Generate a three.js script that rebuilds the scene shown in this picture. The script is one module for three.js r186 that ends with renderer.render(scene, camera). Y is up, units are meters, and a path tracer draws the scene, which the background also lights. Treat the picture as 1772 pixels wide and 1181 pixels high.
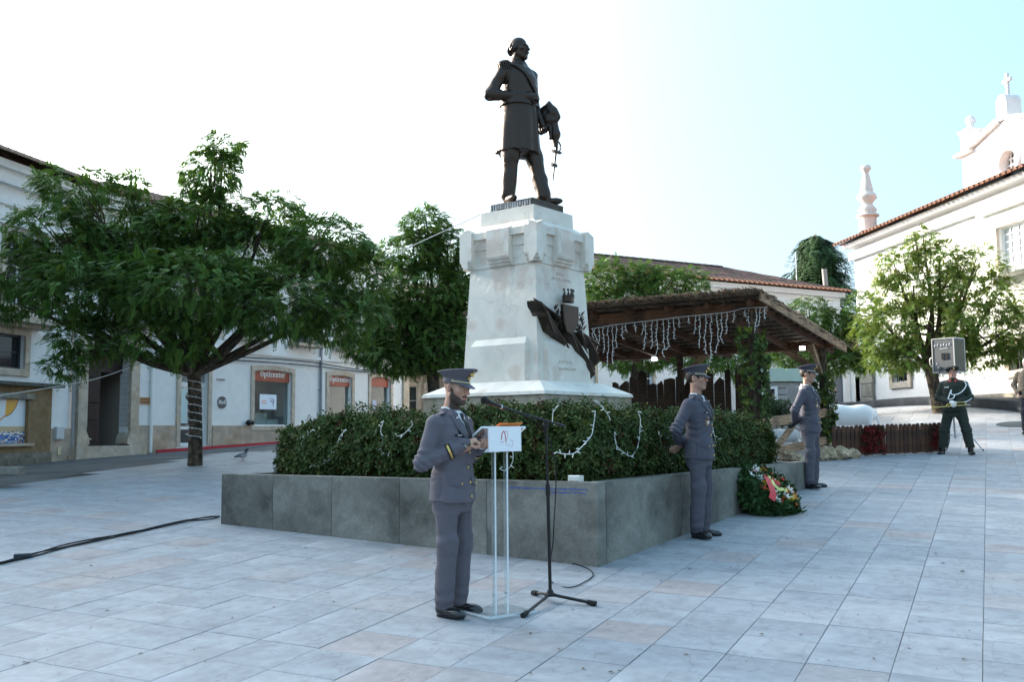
import * as THREE from 'three';
import { mergeGeometries } from 'three/addons/utils/BufferGeometryUtils.js';
import { RoundedBoxGeometry } from 'three/addons/geometries/RoundedBoxGeometry.js';
import { TextGeometry } from 'three/addons/geometries/TextGeometry.js';
import { FontLoader } from 'three/addons/loaders/FontLoader.js';

// ---------------------------------------------------------------- camera, sky, sun, exposure
const scene = new THREE.Scene();
const EYE = 1.79, FOC = 1700;                               // eye height above the paving, focal length in photo pixels
const camera = new THREE.PerspectiveCamera(2 * Math.atan(590.5 / FOC) * 180 / Math.PI, 1772 / 1181, 0.1, 600);
camera.rotation.order = 'YXZ';
camera.position.set(0, EYE, 0);
camera.rotation.set(5.29 * Math.PI / 180, 0, -0.46 * Math.PI / 180);
camera.updateMatrixWorld(true);

const SUN = new THREE.Vector3(-0.78, 0.34, -0.62).normalize();
{ // clear sky of a low sun: white haze round the sun, pale cyan away from it, deeper blue overhead
  const W = 512, H = 256, data = new Float32Array(W * H * 4);
  for (let r = 0; r < H; r++) for (let c = 0; c < W; c++) {
    const up = ((r + 0.5) / H - 0.5) * Math.PI, az = ((c + 0.5) / W - 0.5) * 2 * Math.PI;
    const x = Math.cos(az) * Math.cos(up), y = Math.sin(up), z = Math.sin(az) * Math.cos(up);
    const cs = x * SUN.x + y * SUN.y + z * SUN.z, ang = Math.acos(Math.max(-1, Math.min(1, cs)));
    const e = Math.max(0, y), h = Math.pow(1 - e, 3.2), glow = Math.exp(-ang * 2.5), core = Math.exp(-ang * 6);
    const zen = [0.165, 0.315, 0.465], hor = [0.32, 0.40, 0.43], i = (r * W + c) * 4;
    for (let k = 0; k < 3; k++) {
      let v = zen[k] + (hor[k] - zen[k]) * h + glow * [0.95, 1.02, 1.08][k] + core * [29, 27.5, 25.5][k];
      if (y < 0) v *= Math.max(0.35, 1 + y * 3);
      data[i + k] = v;
    }
    data[i + 3] = 1;
  }
  const sky = new THREE.DataTexture(data, W, H, THREE.RGBAFormat, THREE.FloatType);
  sky.mapping = THREE.EquirectangularReflectionMapping; sky.magFilter = THREE.LinearFilter; sky.needsUpdate = true;
  scene.background = sky; scene.environment = sky;
}
const sun = new THREE.DirectionalLight(new THREE.Color(1, 0.9, 0.76), 4.6);
sun.name = 'sun'; sun.position.copy(SUN).multiplyScalar(90).add(new THREE.Vector3(0, 0, -20)); sun.target.position.set(0, 0, -20);
sun.castShadow = true; sun.shadow.mapSize.set(4096, 4096);
Object.assign(sun.shadow.camera, { left: -45, right: 45, top: 40, bottom: -40, near: 1, far: 220 });
scene.add(sun, sun.target);

const renderer = new THREE.WebGLRenderer({ antialias: true });
renderer.setSize(1024, 683);
renderer.toneMapping = THREE.LinearToneMapping;
renderer.toneMappingExposure = 2.55;
renderer.shadowMap.enabled = true;

// ---------------------------------------------------------------- helpers
const V = (x, y, z) => new THREE.Vector3(x, y, z), PI = Math.PI, rad = (a) => a * PI / 180;
let seedNow = 20231;
const rnd = () => { seedNow = (seedNow + 0x6d2b79f5) | 0; let t = Math.imul(seedNow ^ (seedNow >>> 15), 1 | seedNow); t = (t + Math.imul(t ^ (t >>> 7), 61 | t)) ^ t; return ((t ^ (t >>> 14)) >>> 0) / 4294967296; };
const rr = (a, b) => a + (b - a) * rnd(), pick = (l) => l[Math.floor(rnd() * l.length)];
const clamp = (x, a = 0, b = 1) => Math.min(b, Math.max(a, x)), ss = (a, b, x) => { const t = clamp((x - a) / (b - a)); return t * t * (3 - 2 * t); }, mix = (a, b, t) => a + (b - a) * t;
const hash3 = (x, y, z) => { let h = Math.imul(x | 0, 374761393) ^ Math.imul(y | 0, 668265263) ^ Math.imul(z | 0, 2147483647 - 1013); h = Math.imul(h ^ (h >>> 13), 1274126177); return ((h ^ (h >>> 16)) >>> 0) / 4294967296; };
function noise3(x, y, z) {
  const ix = Math.floor(x), iy = Math.floor(y), iz = Math.floor(z), fx = x - ix, fy = y - iy, fz = z - iz;
  const u = fx * fx * (3 - 2 * fx), v = fy * fy * (3 - 2 * fy), w = fz * fz * (3 - 2 * fz);
  const L = (k) => mix(mix(hash3(ix, iy, iz + k), hash3(ix + 1, iy, iz + k), u), mix(hash3(ix, iy + 1, iz + k), hash3(ix + 1, iy + 1, iz + k), u), v);
  return mix(L(0), L(1), w);
}
const fbm3 = (x, y, z, o = 4) => { let s = 0, a = 0.5, t = 0; for (let i = 0; i < o; i++) { s += a * noise3(x, y, z); t += a; a *= 0.5; x = x * 2.03 + 7.1; y = y * 2.03 + 3.7; z = z * 2.03 + 1.3; } return s / t; };
// tileable fbm over the unit square
function tnoise(u, v, f, s) {
  const x = u * f, y = v * f, ix = Math.floor(x), iy = Math.floor(y), fx = x - ix, fy = y - iy, m = (n) => ((n % f) + f) % f;
  const a = fx * fx * (3 - 2 * fx), b = fy * fy * (3 - 2 * fy);
  return mix(mix(hash3(m(ix), m(iy), s), hash3(m(ix + 1), m(iy), s), a), mix(hash3(m(ix), m(iy + 1), s), hash3(m(ix + 1), m(iy + 1), s), a), b);
}
const tfbm = (u, v, f, s, o = 5) => { let r = 0, a = 0.5, t = 0; for (let i = 0; i < o; i++) { r += a * tnoise(u, v, f, s + i * 17); t += a; a *= 0.5; f *= 2; } return r / t; };
function dataTex(n, fn, srgb = true) {
  const d = new Uint8Array(n * n * 4);
  for (let j = 0; j < n; j++) for (let i = 0; i < n; i++) { const c = fn((i + 0.5) / n, (j + 0.5) / n); const k = (j * n + i) * 4; for (let q = 0; q < 3; q++) d[k + q] = clamp(c[q]) * 255; d[k + 3] = 255; }
  const t = new THREE.DataTexture(d, n, n); t.magFilter = THREE.LinearFilter; t.minFilter = THREE.LinearFilter; t.wrapS = t.wrapT = THREE.RepeatWrapping; if (srgb) t.colorSpace = THREE.SRGBColorSpace; t.needsUpdate = true; return t;
}
const rep = (t, a, b = a) => { const c = t.clone(); c.repeat.set(a, b); c.needsUpdate = true; return c; };
function canvasTex(w, h, draw) { const c = document.createElement('canvas'); c.width = w; c.height = h; const g = c.getContext('2d'); draw(g, w, h); const t = new THREE.CanvasTexture(c); t.colorSpace = THREE.SRGBColorSpace; return t; }
const rgb = (r, g, b) => new THREE.Color().setRGB(r, g, b);
const mat = (c, roughness = 0.8, o = {}) => new THREE.MeshStandardMaterial({ color: Array.isArray(c) ? rgb(...c) : c, roughness, ...o });
const phys = (c, roughness = 0.8, o = {}) => new THREE.MeshPhysicalMaterial({ color: Array.isArray(c) ? rgb(...c) : c, roughness, ...o });

// geometry
const clean = (g) => { g = g.index ? g.toNonIndexed() : g; for (const k of Object.keys(g.attributes)) if (!['position', 'normal', 'uv', 'color'].includes(k)) g.deleteAttribute(k); return g; };
const M = (...l) => { l = l.flat().filter(Boolean).map(clean); const col = l.some((g) => g.attributes.color); if (col) l.forEach((g) => { if (!g.attributes.color) g.setAttribute('color', new THREE.BufferAttribute(new Float32Array(g.attributes.position.count * 3).fill(1), 3)); }); return l.length === 1 ? l[0] : mergeGeometries(l); };
const box = (w, h, d, x = 0, y = 0, z = 0) => new THREE.BoxGeometry(w, h, d).translate(x, y, z);
const rbox = (w, h, d, r, x = 0, y = 0, z = 0, s = 2) => new RoundedBoxGeometry(w, h, d, s, Math.min(r, w / 2.01, h / 2.01, d / 2.01)).translate(x, y, z);
// box with chamfered edges (44 triangles), centred
function chamfer(w, h, d, c) {
  const s = new THREE.Shape(); const a = w / 2 - c, b = h / 2 - c; s.moveTo(-a, -b); s.lineTo(a, -b); s.lineTo(a, b); s.lineTo(-a, b);
  return new THREE.ExtrudeGeometry(s, { depth: d - 2 * c, bevelEnabled: true, bevelSize: c, bevelThickness: c, bevelSegments: 1 }).translate(0, 0, -(d - 2 * c) / 2);
}
const turn = (g, x = 0, y = 0, z = 0) => { if (x) g.rotateX(x); if (y) g.rotateY(y); if (z) g.rotateZ(z); return g; };
function rod(a, b, r0, r1 = r0, n = 8) { // tapered round bar between two points
  const g = new THREE.CylinderGeometry(r1, r0, a.distanceTo(b), n, 1), q = new THREE.Quaternion().setFromUnitVectors(V(0, 1, 0), b.clone().sub(a).normalize());
  return g.applyQuaternion(q).translate((a.x + b.x) / 2, (a.y + b.y) / 2, (a.z + b.z) / 2);
}
function beam(a, b, w, h, up = V(0, 1, 0)) { // rectangular bar between two points
  const x = b.clone().sub(a), L = x.length(); x.normalize(); const z = x.clone().cross(up).normalize(), y = z.clone().cross(x);
  return box(L, h, w).applyMatrix4(new THREE.Matrix4().makeBasis(x, y, z)).translate((a.x + b.x) / 2, (a.y + b.y) / 2, (a.z + b.z) / 2);
}
const tube = (pts, r, seg = pts.length * 6, n = 6) => new THREE.TubeGeometry(new THREE.CatmullRomCurve3(pts), seg, r, n);
function taper(pts, radii, n = 8, seg = 6) { // tapering branch through points
  const c = new THREE.CatmullRomCurve3(pts), N = (pts.length - 1) * seg, g = new THREE.TubeGeometry(c, N, 1, n), p = g.attributes.position;
  for (let i = 0; i <= N; i++) {
    const t = i / N * (radii.length - 1), k = Math.min(radii.length - 2, Math.floor(t)), r = mix(radii[k], radii[k + 1], t - k), o = c.getPointAt(i / N);
    for (let j = 0; j <= n; j++) { const q = i * (n + 1) + j; p.setXYZ(q, o.x + (p.getX(q) - o.x) * r, o.y + (p.getY(q) - o.y) * r, o.z + (p.getZ(q) - o.z) * r); }
  }
  g.computeVertexNormals(); return g;
}
// texture coordinates in metres from position and facing
function planar(g, s = 1) {
  g = clean(g); const p = g.attributes.position, uv = new Float32Array(p.count * 2), a = V(), b = V(), c = V(), n = V();
  for (let i = 0; i < p.count; i += 3) {
    a.fromBufferAttribute(p, i); b.fromBufferAttribute(p, i + 1); c.fromBufferAttribute(p, i + 2);
    n.copy(b).sub(a).cross(c.clone().sub(a)); const x = Math.abs(n.x), y = Math.abs(n.y), z = Math.abs(n.z);
    [a, b, c].forEach((q, k) => { const [u, v] = y >= x && y >= z ? [q.x, q.z] : x >= z ? [q.z, q.y] : [q.x, q.y]; uv[(i + k) * 2] = u * s; uv[(i + k) * 2 + 1] = v * s; });
  }
  g.setAttribute('uv', new THREE.BufferAttribute(uv, 2)); return g;
}
function loft(rings, capA = true, capB = true) { // closed rings of equal length
  const n = rings[0].length, pos = [], uv = [], idx = [];
  rings.forEach((r, i) => r.forEach((p, j) => { pos.push(p.x, p.y, p.z); uv.push(j / n, i / (rings.length - 1)); }));
  for (let i = 0; i + 1 < rings.length; i++) for (let j = 0; j < n; j++) { const a = i * n + j, b = i * n + (j + 1) % n; idx.push(a, b, a + n, b, b + n, a + n); }
  const cap = (i, flip) => { const c = rings[i].reduce((s, p) => s.add(p), V()).divideScalar(n), k = pos.length / 3; pos.push(c.x, c.y, c.z); uv.push(0.5, 0.5); for (let j = 0; j < n; j++) { const a = i * n + j, b = i * n + (j + 1) % n; flip ? idx.push(k, b, a) : idx.push(k, a, b); } };
  if (capA) cap(0, true); if (capB) cap(rings.length - 1, false);
  const g = new THREE.BufferGeometry(); g.setAttribute('position', new THREE.Float32BufferAttribute(pos, 3)); g.setAttribute('uv', new THREE.Float32BufferAttribute(uv, 2)); g.setIndex(idx); g.computeVertexNormals(); return g;
}
const prism = (pts, depth, bevel = 0) => { const s = new THREE.Shape(); pts.forEach(([x, y], i) => (i ? s.lineTo(x, y) : s.moveTo(x, y))); return new THREE.ExtrudeGeometry(s, { depth, bevelEnabled: bevel > 0, bevelSize: bevel, bevelThickness: bevel, bevelSegments: 1 }); };
const lathe = (pts, n = 24) => new THREE.LatheGeometry(pts.map(([r, y]) => new THREE.Vector2(r, y)), n);

// objects
const used = {};
const numbered = (n) => { const k = used[n] = (used[n] ?? -1) + 1; return k ? n + '_' + String(k).padStart(3, '0') : n; };
const shade = (o) => { o.castShadow = o.receiveShadow = true; return o; };
function part(name, geo, m, parent, label) { const o = shade(new THREE.Mesh(Array.isArray(geo) ? M(geo) : geo, m)); o.name = name; if (label) o.userData.label = label; parent.add(o); return o; }
function thing(name, label, category, pos = V(), turnY = 0, group) { const o = new THREE.Group(); o.name = numbered(name); o.position.copy(pos); o.rotation.y = turnY; o.userData = { label, category }; if (group) o.userData.group = group; scene.add(o); return o; }
function single(name, geo, m, label, category, group) { const o = part(numbered(name), geo, m, scene); o.userData = { label, category }; if (group) o.userData.group = group; return o; }
function setting(name, geo, m) { const o = part(numbered(name), geo, m, scene); o.userData.kind = 'structure'; return o; }
function copies(name, geo, m, mats, parent, cols) { const o = shade(new THREE.InstancedMesh(geo, m, mats.length)); mats.forEach((x, i) => o.setMatrixAt(i, x)); if (cols) cols.forEach((c, i) => o.setColorAt(i, c)); o.name = name; o.userData.kind = 'stuff'; parent.add(o); return o; }

// ground height (x to the right, d metres ahead) and photo pixels turned into places
const facadeX = (d) => (d < 27.2 ? -18.81 + 0.2435 * d : -26.86 + 0.5376 * d);
const smin2 = (a, b, k) => -k * Math.log(Math.exp(-a / k) + Math.exp(-b / k));
function ground(x, d) {
  const dd = d > 44 ? 44 + (d - 44) * 0.15 : d, plane = 0.0653 * dd, street = 1.12 + 0.04 * (dd - 27.2) + 0.07 * (x - facadeX(Math.max(dd, 0)));
  return smin2(plane, Math.max(street, -1.5), 0.06) + 0.58 * ss(7.5, 14.6, x) * ss(17, 29, d) * (1 - ss(30, 40, d));
}
const onG = (x, d, up = 0) => V(x, ground(x, d) + up, -d);
const ray = (u, v) => V((u - 886) / FOC, (590.5 - v) / FOC, -1).applyQuaternion(camera.quaternion);
const at = (u, v, d) => { const r = ray(u, v); return V(0, EYE, 0).addScaledVector(r, d / -r.z); };          // the point seen at a pixel, d metres ahead
function hit(u, v) { const r = ray(u, v); r.multiplyScalar(1 / -r.z); for (let d = 2; d < 80; d += 0.02) { if (EYE + r.y * d < ground(r.x * d, d)) return V(r.x * d, ground(r.x * d, d), -d); } return V(r.x * 60, 2, -60); }
// a vertical face from plan point A to plan point B (left to right as seen); local x along it, z outward
function face(A, B, y0 = 0) { const o = new THREE.Group(); o.position.set(A[0], y0, -A[1]); o.rotation.y = Math.atan2(B[1] - A[1], B[0] - A[0]); o.updateMatrixWorld(true); return o; }
function onFace(o, u, v, off = 0) { o.updateMatrixWorld(true); const inv = o.matrixWorld.clone().invert(), e = V(0, EYE, 0).applyMatrix4(inv), f = V(0, EYE, 0).add(ray(u, v)).applyMatrix4(inv).sub(e); return e.addScaledVector(f, (off - e.z) / f.z); }
function rectOn(o, u0, u1, v0, v1, off = 0) { const vm = (v0 + v1) / 2, um = (u0 + u1) / 2; return { x0: onFace(o, u0, vm, off).x, x1: onFace(o, u1, vm, off).x, y1: onFace(o, um, v0, off).y, y0: onFace(o, um, v1, off).y }; }

// signed distances and their mesh (surface nets)
const sm = (a, b, k) => { const h = Math.max(k - Math.abs(a - b), 0) / k; return Math.min(a, b) - h * h * k * 0.25; };
const cap = (a, b, ra, rb) => { const bx = b[0] - a[0], by = b[1] - a[1], bz = b[2] - a[2], L = bx * bx + by * by + bz * bz || 1e-9; return (x, y, z) => { const px = x - a[0], py = y - a[1], pz = z - a[2], h = clamp((px * bx + py * by + pz * bz) / L), ex = px - bx * h, ey = py - by * h, ez = pz - bz * h; return Math.sqrt(ex * ex + ey * ey + ez * ez) - (ra + (rb - ra) * h); }; };
const ell = (c, r) => { const m = Math.min(...r); return (x, y, z) => { const px = (x - c[0]) / r[0], py = (y - c[1]) / r[1], pz = (z - c[2]) / r[2], k = Math.sqrt(px * px + py * py + pz * pz); const gx = px / r[0], gy = py / r[1], gz = pz / r[2], g = Math.sqrt(gx * gx + gy * gy + gz * gz); return g > 1e-6 ? k * (k - 1) / g : -m; }; };
const uni = (k, ...fs) => (x, y, z) => { let d = fs[0](x, y, z); for (let i = 1; i < fs.length; i++) d = sm(d, fs[i](x, y, z), k); return d; };
const cut = (k, a, b) => (x, y, z) => -sm(-a(x, y, z), b(x, y, z), k);
function column(rows, ex = 2) { // rows of [y, half width, half depth, centre z, centre x], closed at both ends
  return (x, y, z) => {
    let i = 0; while (i < rows.length - 2 && y > rows[i + 1][0]) i++;
    const A = rows[i], B = rows[i + 1], t = clamp((y - A[0]) / (B[0] - A[0])), s = t * t * (3 - 2 * t) * 0.5 + t * 0.5, a = mix(A[1], B[1], s), b = mix(A[2], B[2], s);
    const px = Math.abs(x - mix(A[4] || 0, B[4] || 0, s)) / a, pz = Math.abs(z - mix(A[3] || 0, B[3] || 0, s)) / b;
    const k = ex === 2 ? Math.sqrt(px * px + pz * pz) : Math.pow(Math.pow(px, ex) + Math.pow(pz, ex), 1 / ex);
    const side = (k - 1) * Math.min(a, b), ends = Math.max(rows[0][0] - y, y - rows[rows.length - 1][0]);
    return Math.max(side, ends);
  };
}
function nets(f, lo, hi, cell, color) {
  const nx = Math.ceil((hi[0] - lo[0]) / cell) + 2, ny = Math.ceil((hi[1] - lo[1]) / cell) + 2, nz = Math.ceil((hi[2] - lo[2]) / cell) + 2, G = new Float32Array(nx * ny * nz);
  let q = 0; for (let k = 0; k < nz; k++) for (let j = 0; j < ny; j++) for (let i = 0; i < nx; i++) G[q++] = f(lo[0] + (i - 0.5) * cell, lo[1] + (j - 0.5) * cell, lo[2] + (k - 0.5) * cell);
  const id = new Int32Array(nx * ny * nz).fill(-1), pos = [], idx = [], at3 = (i, j, k) => (k * ny + j) * nx + i, sx = 1, sy = nx, sz = nx * ny;
  const off = [0, sx, sy, sx + sy, sz, sx + sz, sy + sz, sx + sy + sz], ED = [[0, 1], [2, 3], [4, 5], [6, 7], [0, 2], [1, 3], [4, 6], [5, 7], [0, 4], [1, 5], [2, 6], [3, 7]];
  for (let k = 0; k < nz - 1; k++) for (let j = 0; j < ny - 1; j++) for (let i = 0; i < nx - 1; i++) {
    const b = at3(i, j, k); let mask = 0; for (let c = 0; c < 8; c++) if (G[b + off[c]] < 0) mask |= 1 << c;
    if (mask === 0 || mask === 255) continue;
    let X = 0, Y = 0, Z = 0, n = 0;
    for (const [a, c] of ED) { const ia = (mask >> a) & 1, ic = (mask >> c) & 1; if (ia === ic) continue; const ga = G[b + off[a]], gc = G[b + off[c]], t = ga / (ga - gc); X += mix(a & 1, c & 1, t); Y += mix((a >> 1) & 1, (c >> 1) & 1, t); Z += mix((a >> 2) & 1, (c >> 2) & 1, t); n++; }
    id[b] = pos.length / 3; pos.push(lo[0] + (i - 0.5 + X / n) * cell, lo[1] + (j - 0.5 + Y / n) * cell, lo[2] + (k - 0.5 + Z / n) * cell);
  }
  const quad = (a, b, c, d, flip) => { if (a < 0 || b < 0 || c < 0 || d < 0) return; flip ? idx.push(a, b, c, a, c, d) : idx.push(a, c, b, a, d, c); };
  for (let k = 1; k < nz - 1; k++) for (let j = 1; j < ny - 1; j++) for (let i = 1; i < nx - 1; i++) {
    const b = at3(i, j, k), s = G[b] < 0;
    if (s !== G[b + sx] < 0) quad(id[b], id[b - sy], id[b - sy - sz], id[b - sz], s);
    if (s !== G[b + sy] < 0) quad(id[b], id[b - sz], id[b - sx - sz], id[b - sx], s);
    if (s !== G[b + sz] < 0) quad(id[b], id[b - sx], id[b - sx - sy], id[b - sy], s);
  }
  const n = pos.length / 3, nor = new Float32Array(n * 3), uv = new Float32Array(n * 2), e = cell * 0.5, col = color && new Float32Array(n * 3);
  for (let i = 0; i < n; i++) {
    const x = pos[i * 3], y = pos[i * 3 + 1], z = pos[i * 3 + 2]; let a = f(x + e, y, z) - f(x - e, y, z), b = f(x, y + e, z) - f(x, y - e, z), c = f(x, y, z + e) - f(x, y, z - e); const l = Math.hypot(a, b, c) || 1;
    nor[i * 3] = a / l; nor[i * 3 + 1] = b / l; nor[i * 3 + 2] = c / l; uv[i * 2] = x + z; uv[i * 2 + 1] = y;
    if (col) { const k = color(x, y, z, b / l); col[i * 3] = k[0]; col[i * 3 + 1] = k[1]; col[i * 3 + 2] = k[2]; }
  }
  const g = new THREE.BufferGeometry(); g.setAttribute('position', new THREE.Float32BufferAttribute(pos, 3)); g.setAttribute('normal', new THREE.BufferAttribute(nor, 3)); g.setAttribute('uv', new THREE.BufferAttribute(uv, 2)); if (col) g.setAttribute('color', new THREE.BufferAttribute(col, 3)); g.setIndex(idx); return g;
}
// a thin curved sheet laid on a distance field, from a four-cornered outline in the x-y plane, pressed along z from the side given by dir
function sheet(f, quad, lift, thick, dir = 1, nu = 6, nv = 10, fromX = 0) {
  const pos = [], uv = [], idx = [], P = (u, v) => [0, 1].map((c) => mix(mix(quad[0][c], quad[1][c], u), mix(quad[3][c], quad[2][c], u), v));
  const drop = (a, b) => { let t = 0.5; for (let i = 0; i < 60; i++) { const d = fromX ? f(t * dir, b, a) : f(a, b, t * dir); if (d < 0.0005) break; t -= Math.max(0.0006, d * 0.7); if (t < 0.01) { t = 0.01; break; } } return t; };
  for (const h of [lift + thick, lift - 0.004]) for (let j = 0; j <= nv; j++) for (let i = 0; i <= nu; i++) { const [a, b] = P(i / nu, j / nv), t = (drop(a, b) + h) * dir; fromX ? pos.push(t, b, a) : pos.push(a, b, t); uv.push(i / nu, 1 - j / nv); }
  const w = nu + 1, S = w * (nv + 1), q = (a, b, c, d) => idx.push(a, b, c, a, c, d);
  for (let j = 0; j < nv; j++) for (let i = 0; i < nu; i++) { const a = j * w + i; q(a, a + w, a + w + 1, a + 1); }
  for (let i = 0; i < nu; i++) { q(i, i + 1, S + i + 1, S + i); const b = nv * w + i; q(b, S + b, S + b + 1, b + 1); }
  for (let j = 0; j < nv; j++) { const a = j * w; q(a, S + a, S + a + w, a + w); const b = j * w + nu; q(b, b + w, S + b + w, S + b); }
  const g = new THREE.BufferGeometry(); g.setAttribute('position', new THREE.Float32BufferAttribute(pos, 3)); g.setAttribute('uv', new THREE.Float32BufferAttribute(uv, 2)); g.setIndex(idx);
  const k = g.toNonIndexed(); k.computeVertexNormals(); return k;
}

// ---------------------------------------------------------------- textures and shared materials
const gray = (v) => [v, v, v];
const TX = {
  slab: dataTex(1024, (u, v) => { const a = tfbm(u, v, 4, 1, 6), b = tfbm(u, v, 40, 31, 3), c = tfbm(u, v, 16, 77, 4), p = ss(0.74, 0.84, b * 0.72 + c * 0.36), w = ss(0.53, 0.545, tfbm(u + 0.02 * a, v * 0.5, 8, 9, 5)) * ss(0.565, 0.55, tfbm(u + 0.02 * a, v * 0.5, 8, 9, 5)); const k = 0.80 + (a - 0.5) * 0.15 + (c - 0.5) * 0.15 + (b - 0.5) * 0.1 - p * 0.11 - w * 0.06; return [k, k * 1.0, k * 1.005]; }),
  slabBump: dataTex(512, (u, v) => gray(0.6 + (tfbm(u, v, 16, 5, 5) - 0.5) * 0.6 - ss(0.70, 0.78, tfbm(u, v, 40, 31, 3) * 0.72 + tfbm(u, v, 16, 77, 4) * 0.36) * 0.4), false),
  concrete: dataTex(1024, (u, v) => { const a = tfbm(u, v, 3, 11, 6), b = tfbm(u, v, 24, 12, 4), c = tfbm(u, v, 96, 13, 2), d = tfbm(u, v, 6, 19, 5); const k = 0.76 + (a - 0.5) * 0.5 + (b - 0.5) * 0.16 + (c - 0.5) * 0.10 - ss(0.5, 0.75, d) * 0.11 + ss(0.80, 0.86, c) * 0.08; return [k * 1.0, k * 1.0, k * 0.97]; }),
  plaster: dataTex(512, (u, v) => { const a = tfbm(u, v, 3, 41, 6), b = tfbm(u, v, 24, 42, 4); const k = 0.965 + (a - 0.5) * 0.09 + (b - 0.5) * 0.05; return [k, k, k * 1.0]; }),
  dado: dataTex(512, (u, v) => { const a = tfbm(u, v, 4, 51, 6), b = tfbm(u, v, 16, 52, 5), s = ss(0.42, 0.66, a), k = 0.80 + (b - 0.5) * 0.2; return [k * mix(1, 0.97, s), k * mix(0.955, 0.9, s), k * mix(0.91, 0.82, s)]; }),
  marble: dataTex(1024, (u, v) => { const a = tfbm(u, v, 3, 61, 6), b = tfbm(u, v, 14, 62, 5), w = 1 - Math.abs(tfbm(u + a * 0.1, v, 4, 63, 6) - 0.5) * 2, c = tfbm(u, v, 7, 66, 5); const s = ss(0.56, 0.75, c), k = 0.93 + (a - 0.5) * 0.12 + (b - 0.5) * 0.10 - ss(0.975, 0.999, w) * 0.07; return [k * mix(1, 0.95, s), k * mix(0.99, 0.90, s), k * mix(0.97, 0.87, s)]; }),
  wood: dataTex(512, (u, v) => { const a = tfbm(u, v * 0.999, 4, 71, 5), g = tnoise(u, v, 64, 72) * 0.5 + tnoise(u, (v * 4) % 1, 96, 73) * 0.2, r = 0.5 + 0.5 * Math.sin((v * 14 + a * 2.4 + tnoise(u, v, 3, 75)) * 6.283); const k = 0.66 + (a - 0.5) * 0.5 + (g - 0.35) * 0.25 - r * 0.16; return [k, k * 0.95, k * 0.9]; }),
  bark: dataTex(512, (u, v) => { const a = tfbm(u, v, 6, 81, 5), r = tfbm(u, (v * 0.5) % 1, 24, 82, 4); const k = 0.6 + (a - 0.5) * 0.7 + (r - 0.5) * 0.8; return [k, k * 0.96, k * 0.9]; }),
  fabric: dataTex(256, (u, v) => gray(0.5 + (tnoise(u, v, 128, 91) - 0.5) * 0.6 + (tfbm(u, v, 8, 92, 4) - 0.5) * 0.5), false),
  asphalt: dataTex(512, (u, v) => { const a = tfbm(u, v, 4, 101, 6), b = tnoise(u, v, 160, 102), k = 0.62 + (a - 0.5) * 0.4 + (b - 0.5) * 0.2; return [k, k, k]; }),
  roof: dataTex(512, (u, v) => { const a = tfbm(u, v, 8, 111, 5), t = hash3(Math.floor(u * 24), Math.floor(v * 12), 5), k = 0.6 + (a - 0.5) * 0.7 + (t - 0.5) * 0.35; return [k, k * 0.94, k * 0.9]; }),
};
const MT = {
  plaster: mat([0.86, 0.855, 0.845], 0.9, { map: rep(TX.plaster, 0.25) }),
  stone: mat([0.46, 0.42, 0.37], 0.85, { map: rep(TX.concrete, 0.4), bumpMap: rep(TX.slabBump, 0.8), bumpScale: 0.006 }),
  paleStone: mat([0.84, 0.79, 0.72], 0.85, { map: rep(TX.dado, 0.5) }),
  dado: mat([0.74, 0.66, 0.58], 0.9, { map: rep(TX.dado, 0.33) }),
  roof: mat([0.26, 0.15, 0.10], 0.9, { map: rep(TX.roof, 0.3) }),
  redRoof: mat([0.58, 0.29, 0.18], 0.9, { map: rep(TX.roof, 0.3) }),
  dark: mat([0.012, 0.012, 0.013], 0.9), iron: mat([0.02, 0.02, 0.022], 0.5, { metalness: 0.6 }),
  glass: phys([0.02, 0.025, 0.028], 0.06, { specularIntensity: 1 }), whitePaint: mat([0.78, 0.78, 0.77], 0.5), blackMetal: mat([0.012, 0.012, 0.013], 0.35, { metalness: 0.3 }),
  steel: mat([0.55, 0.55, 0.56], 0.3, { metalness: 1 }), gold: mat([0.72, 0.50, 0.16], 0.32, { metalness: 1 }),
  marble: mat([0.89, 0.85, 0.795], 0.62, { map: rep(TX.marble, 0.45), bumpMap: rep(TX.slabBump, 0.9), bumpScale: 0.003 }),
  bronze: mat([0.062, 0.046, 0.038], 0.40, { metalness: 0.85, bumpMap: rep(TX.slabBump, 2), bumpScale: 0.003 }),
  wood: mat([0.34, 0.17, 0.09], 0.8, { map: rep(TX.wood, 1) }), palewood: mat([0.80, 0.56, 0.36], 0.75, { map: rep(TX.wood, 1) }), darkwood: mat([0.15, 0.095, 0.062], 0.85, { map: rep(TX.wood, 1) }),
  bark: mat([0.22, 0.17, 0.125], 0.95, { map: rep(TX.bark, 1), bumpMap: rep(TX.bark, 1), bumpScale: 0.012 }),
};
MT.roof.side = MT.redRoof.side = THREE.DoubleSide;
// ---------------------------------------------------------------- ground, street, paving slabs
function terrain(fn, xs, ds, lift, keep) { // sheet over plan samples
  const pos = [], uv = [], idx = [], n = xs.length;
  for (const d of ds) for (const x of xs) { pos.push(x, ground(x, d) + lift, -d); uv.push(x, d); }
  for (let j = 0; j + 1 < ds.length; j++) for (let i = 0; i + 1 < n; i++) { if (keep && !keep((xs[i] + xs[i + 1]) / 2, (ds[j] + ds[j + 1]) / 2)) continue; const a = j * n + i; idx.push(a, a + 1, a + n + 1, a, a + n + 1, a + n); }
  const g = new THREE.BufferGeometry(); g.setAttribute('position', new THREE.Float32BufferAttribute(pos, 3)); g.setAttribute('uv', new THREE.Float32BufferAttribute(uv, 2)); g.setIndex(idx); g.computeVertexNormals(); return g;
}
const steps = (a, b, s) => { const l = []; for (let x = a; x <= b + 1e-6; x += s) l.push(x); return l; };
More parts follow.
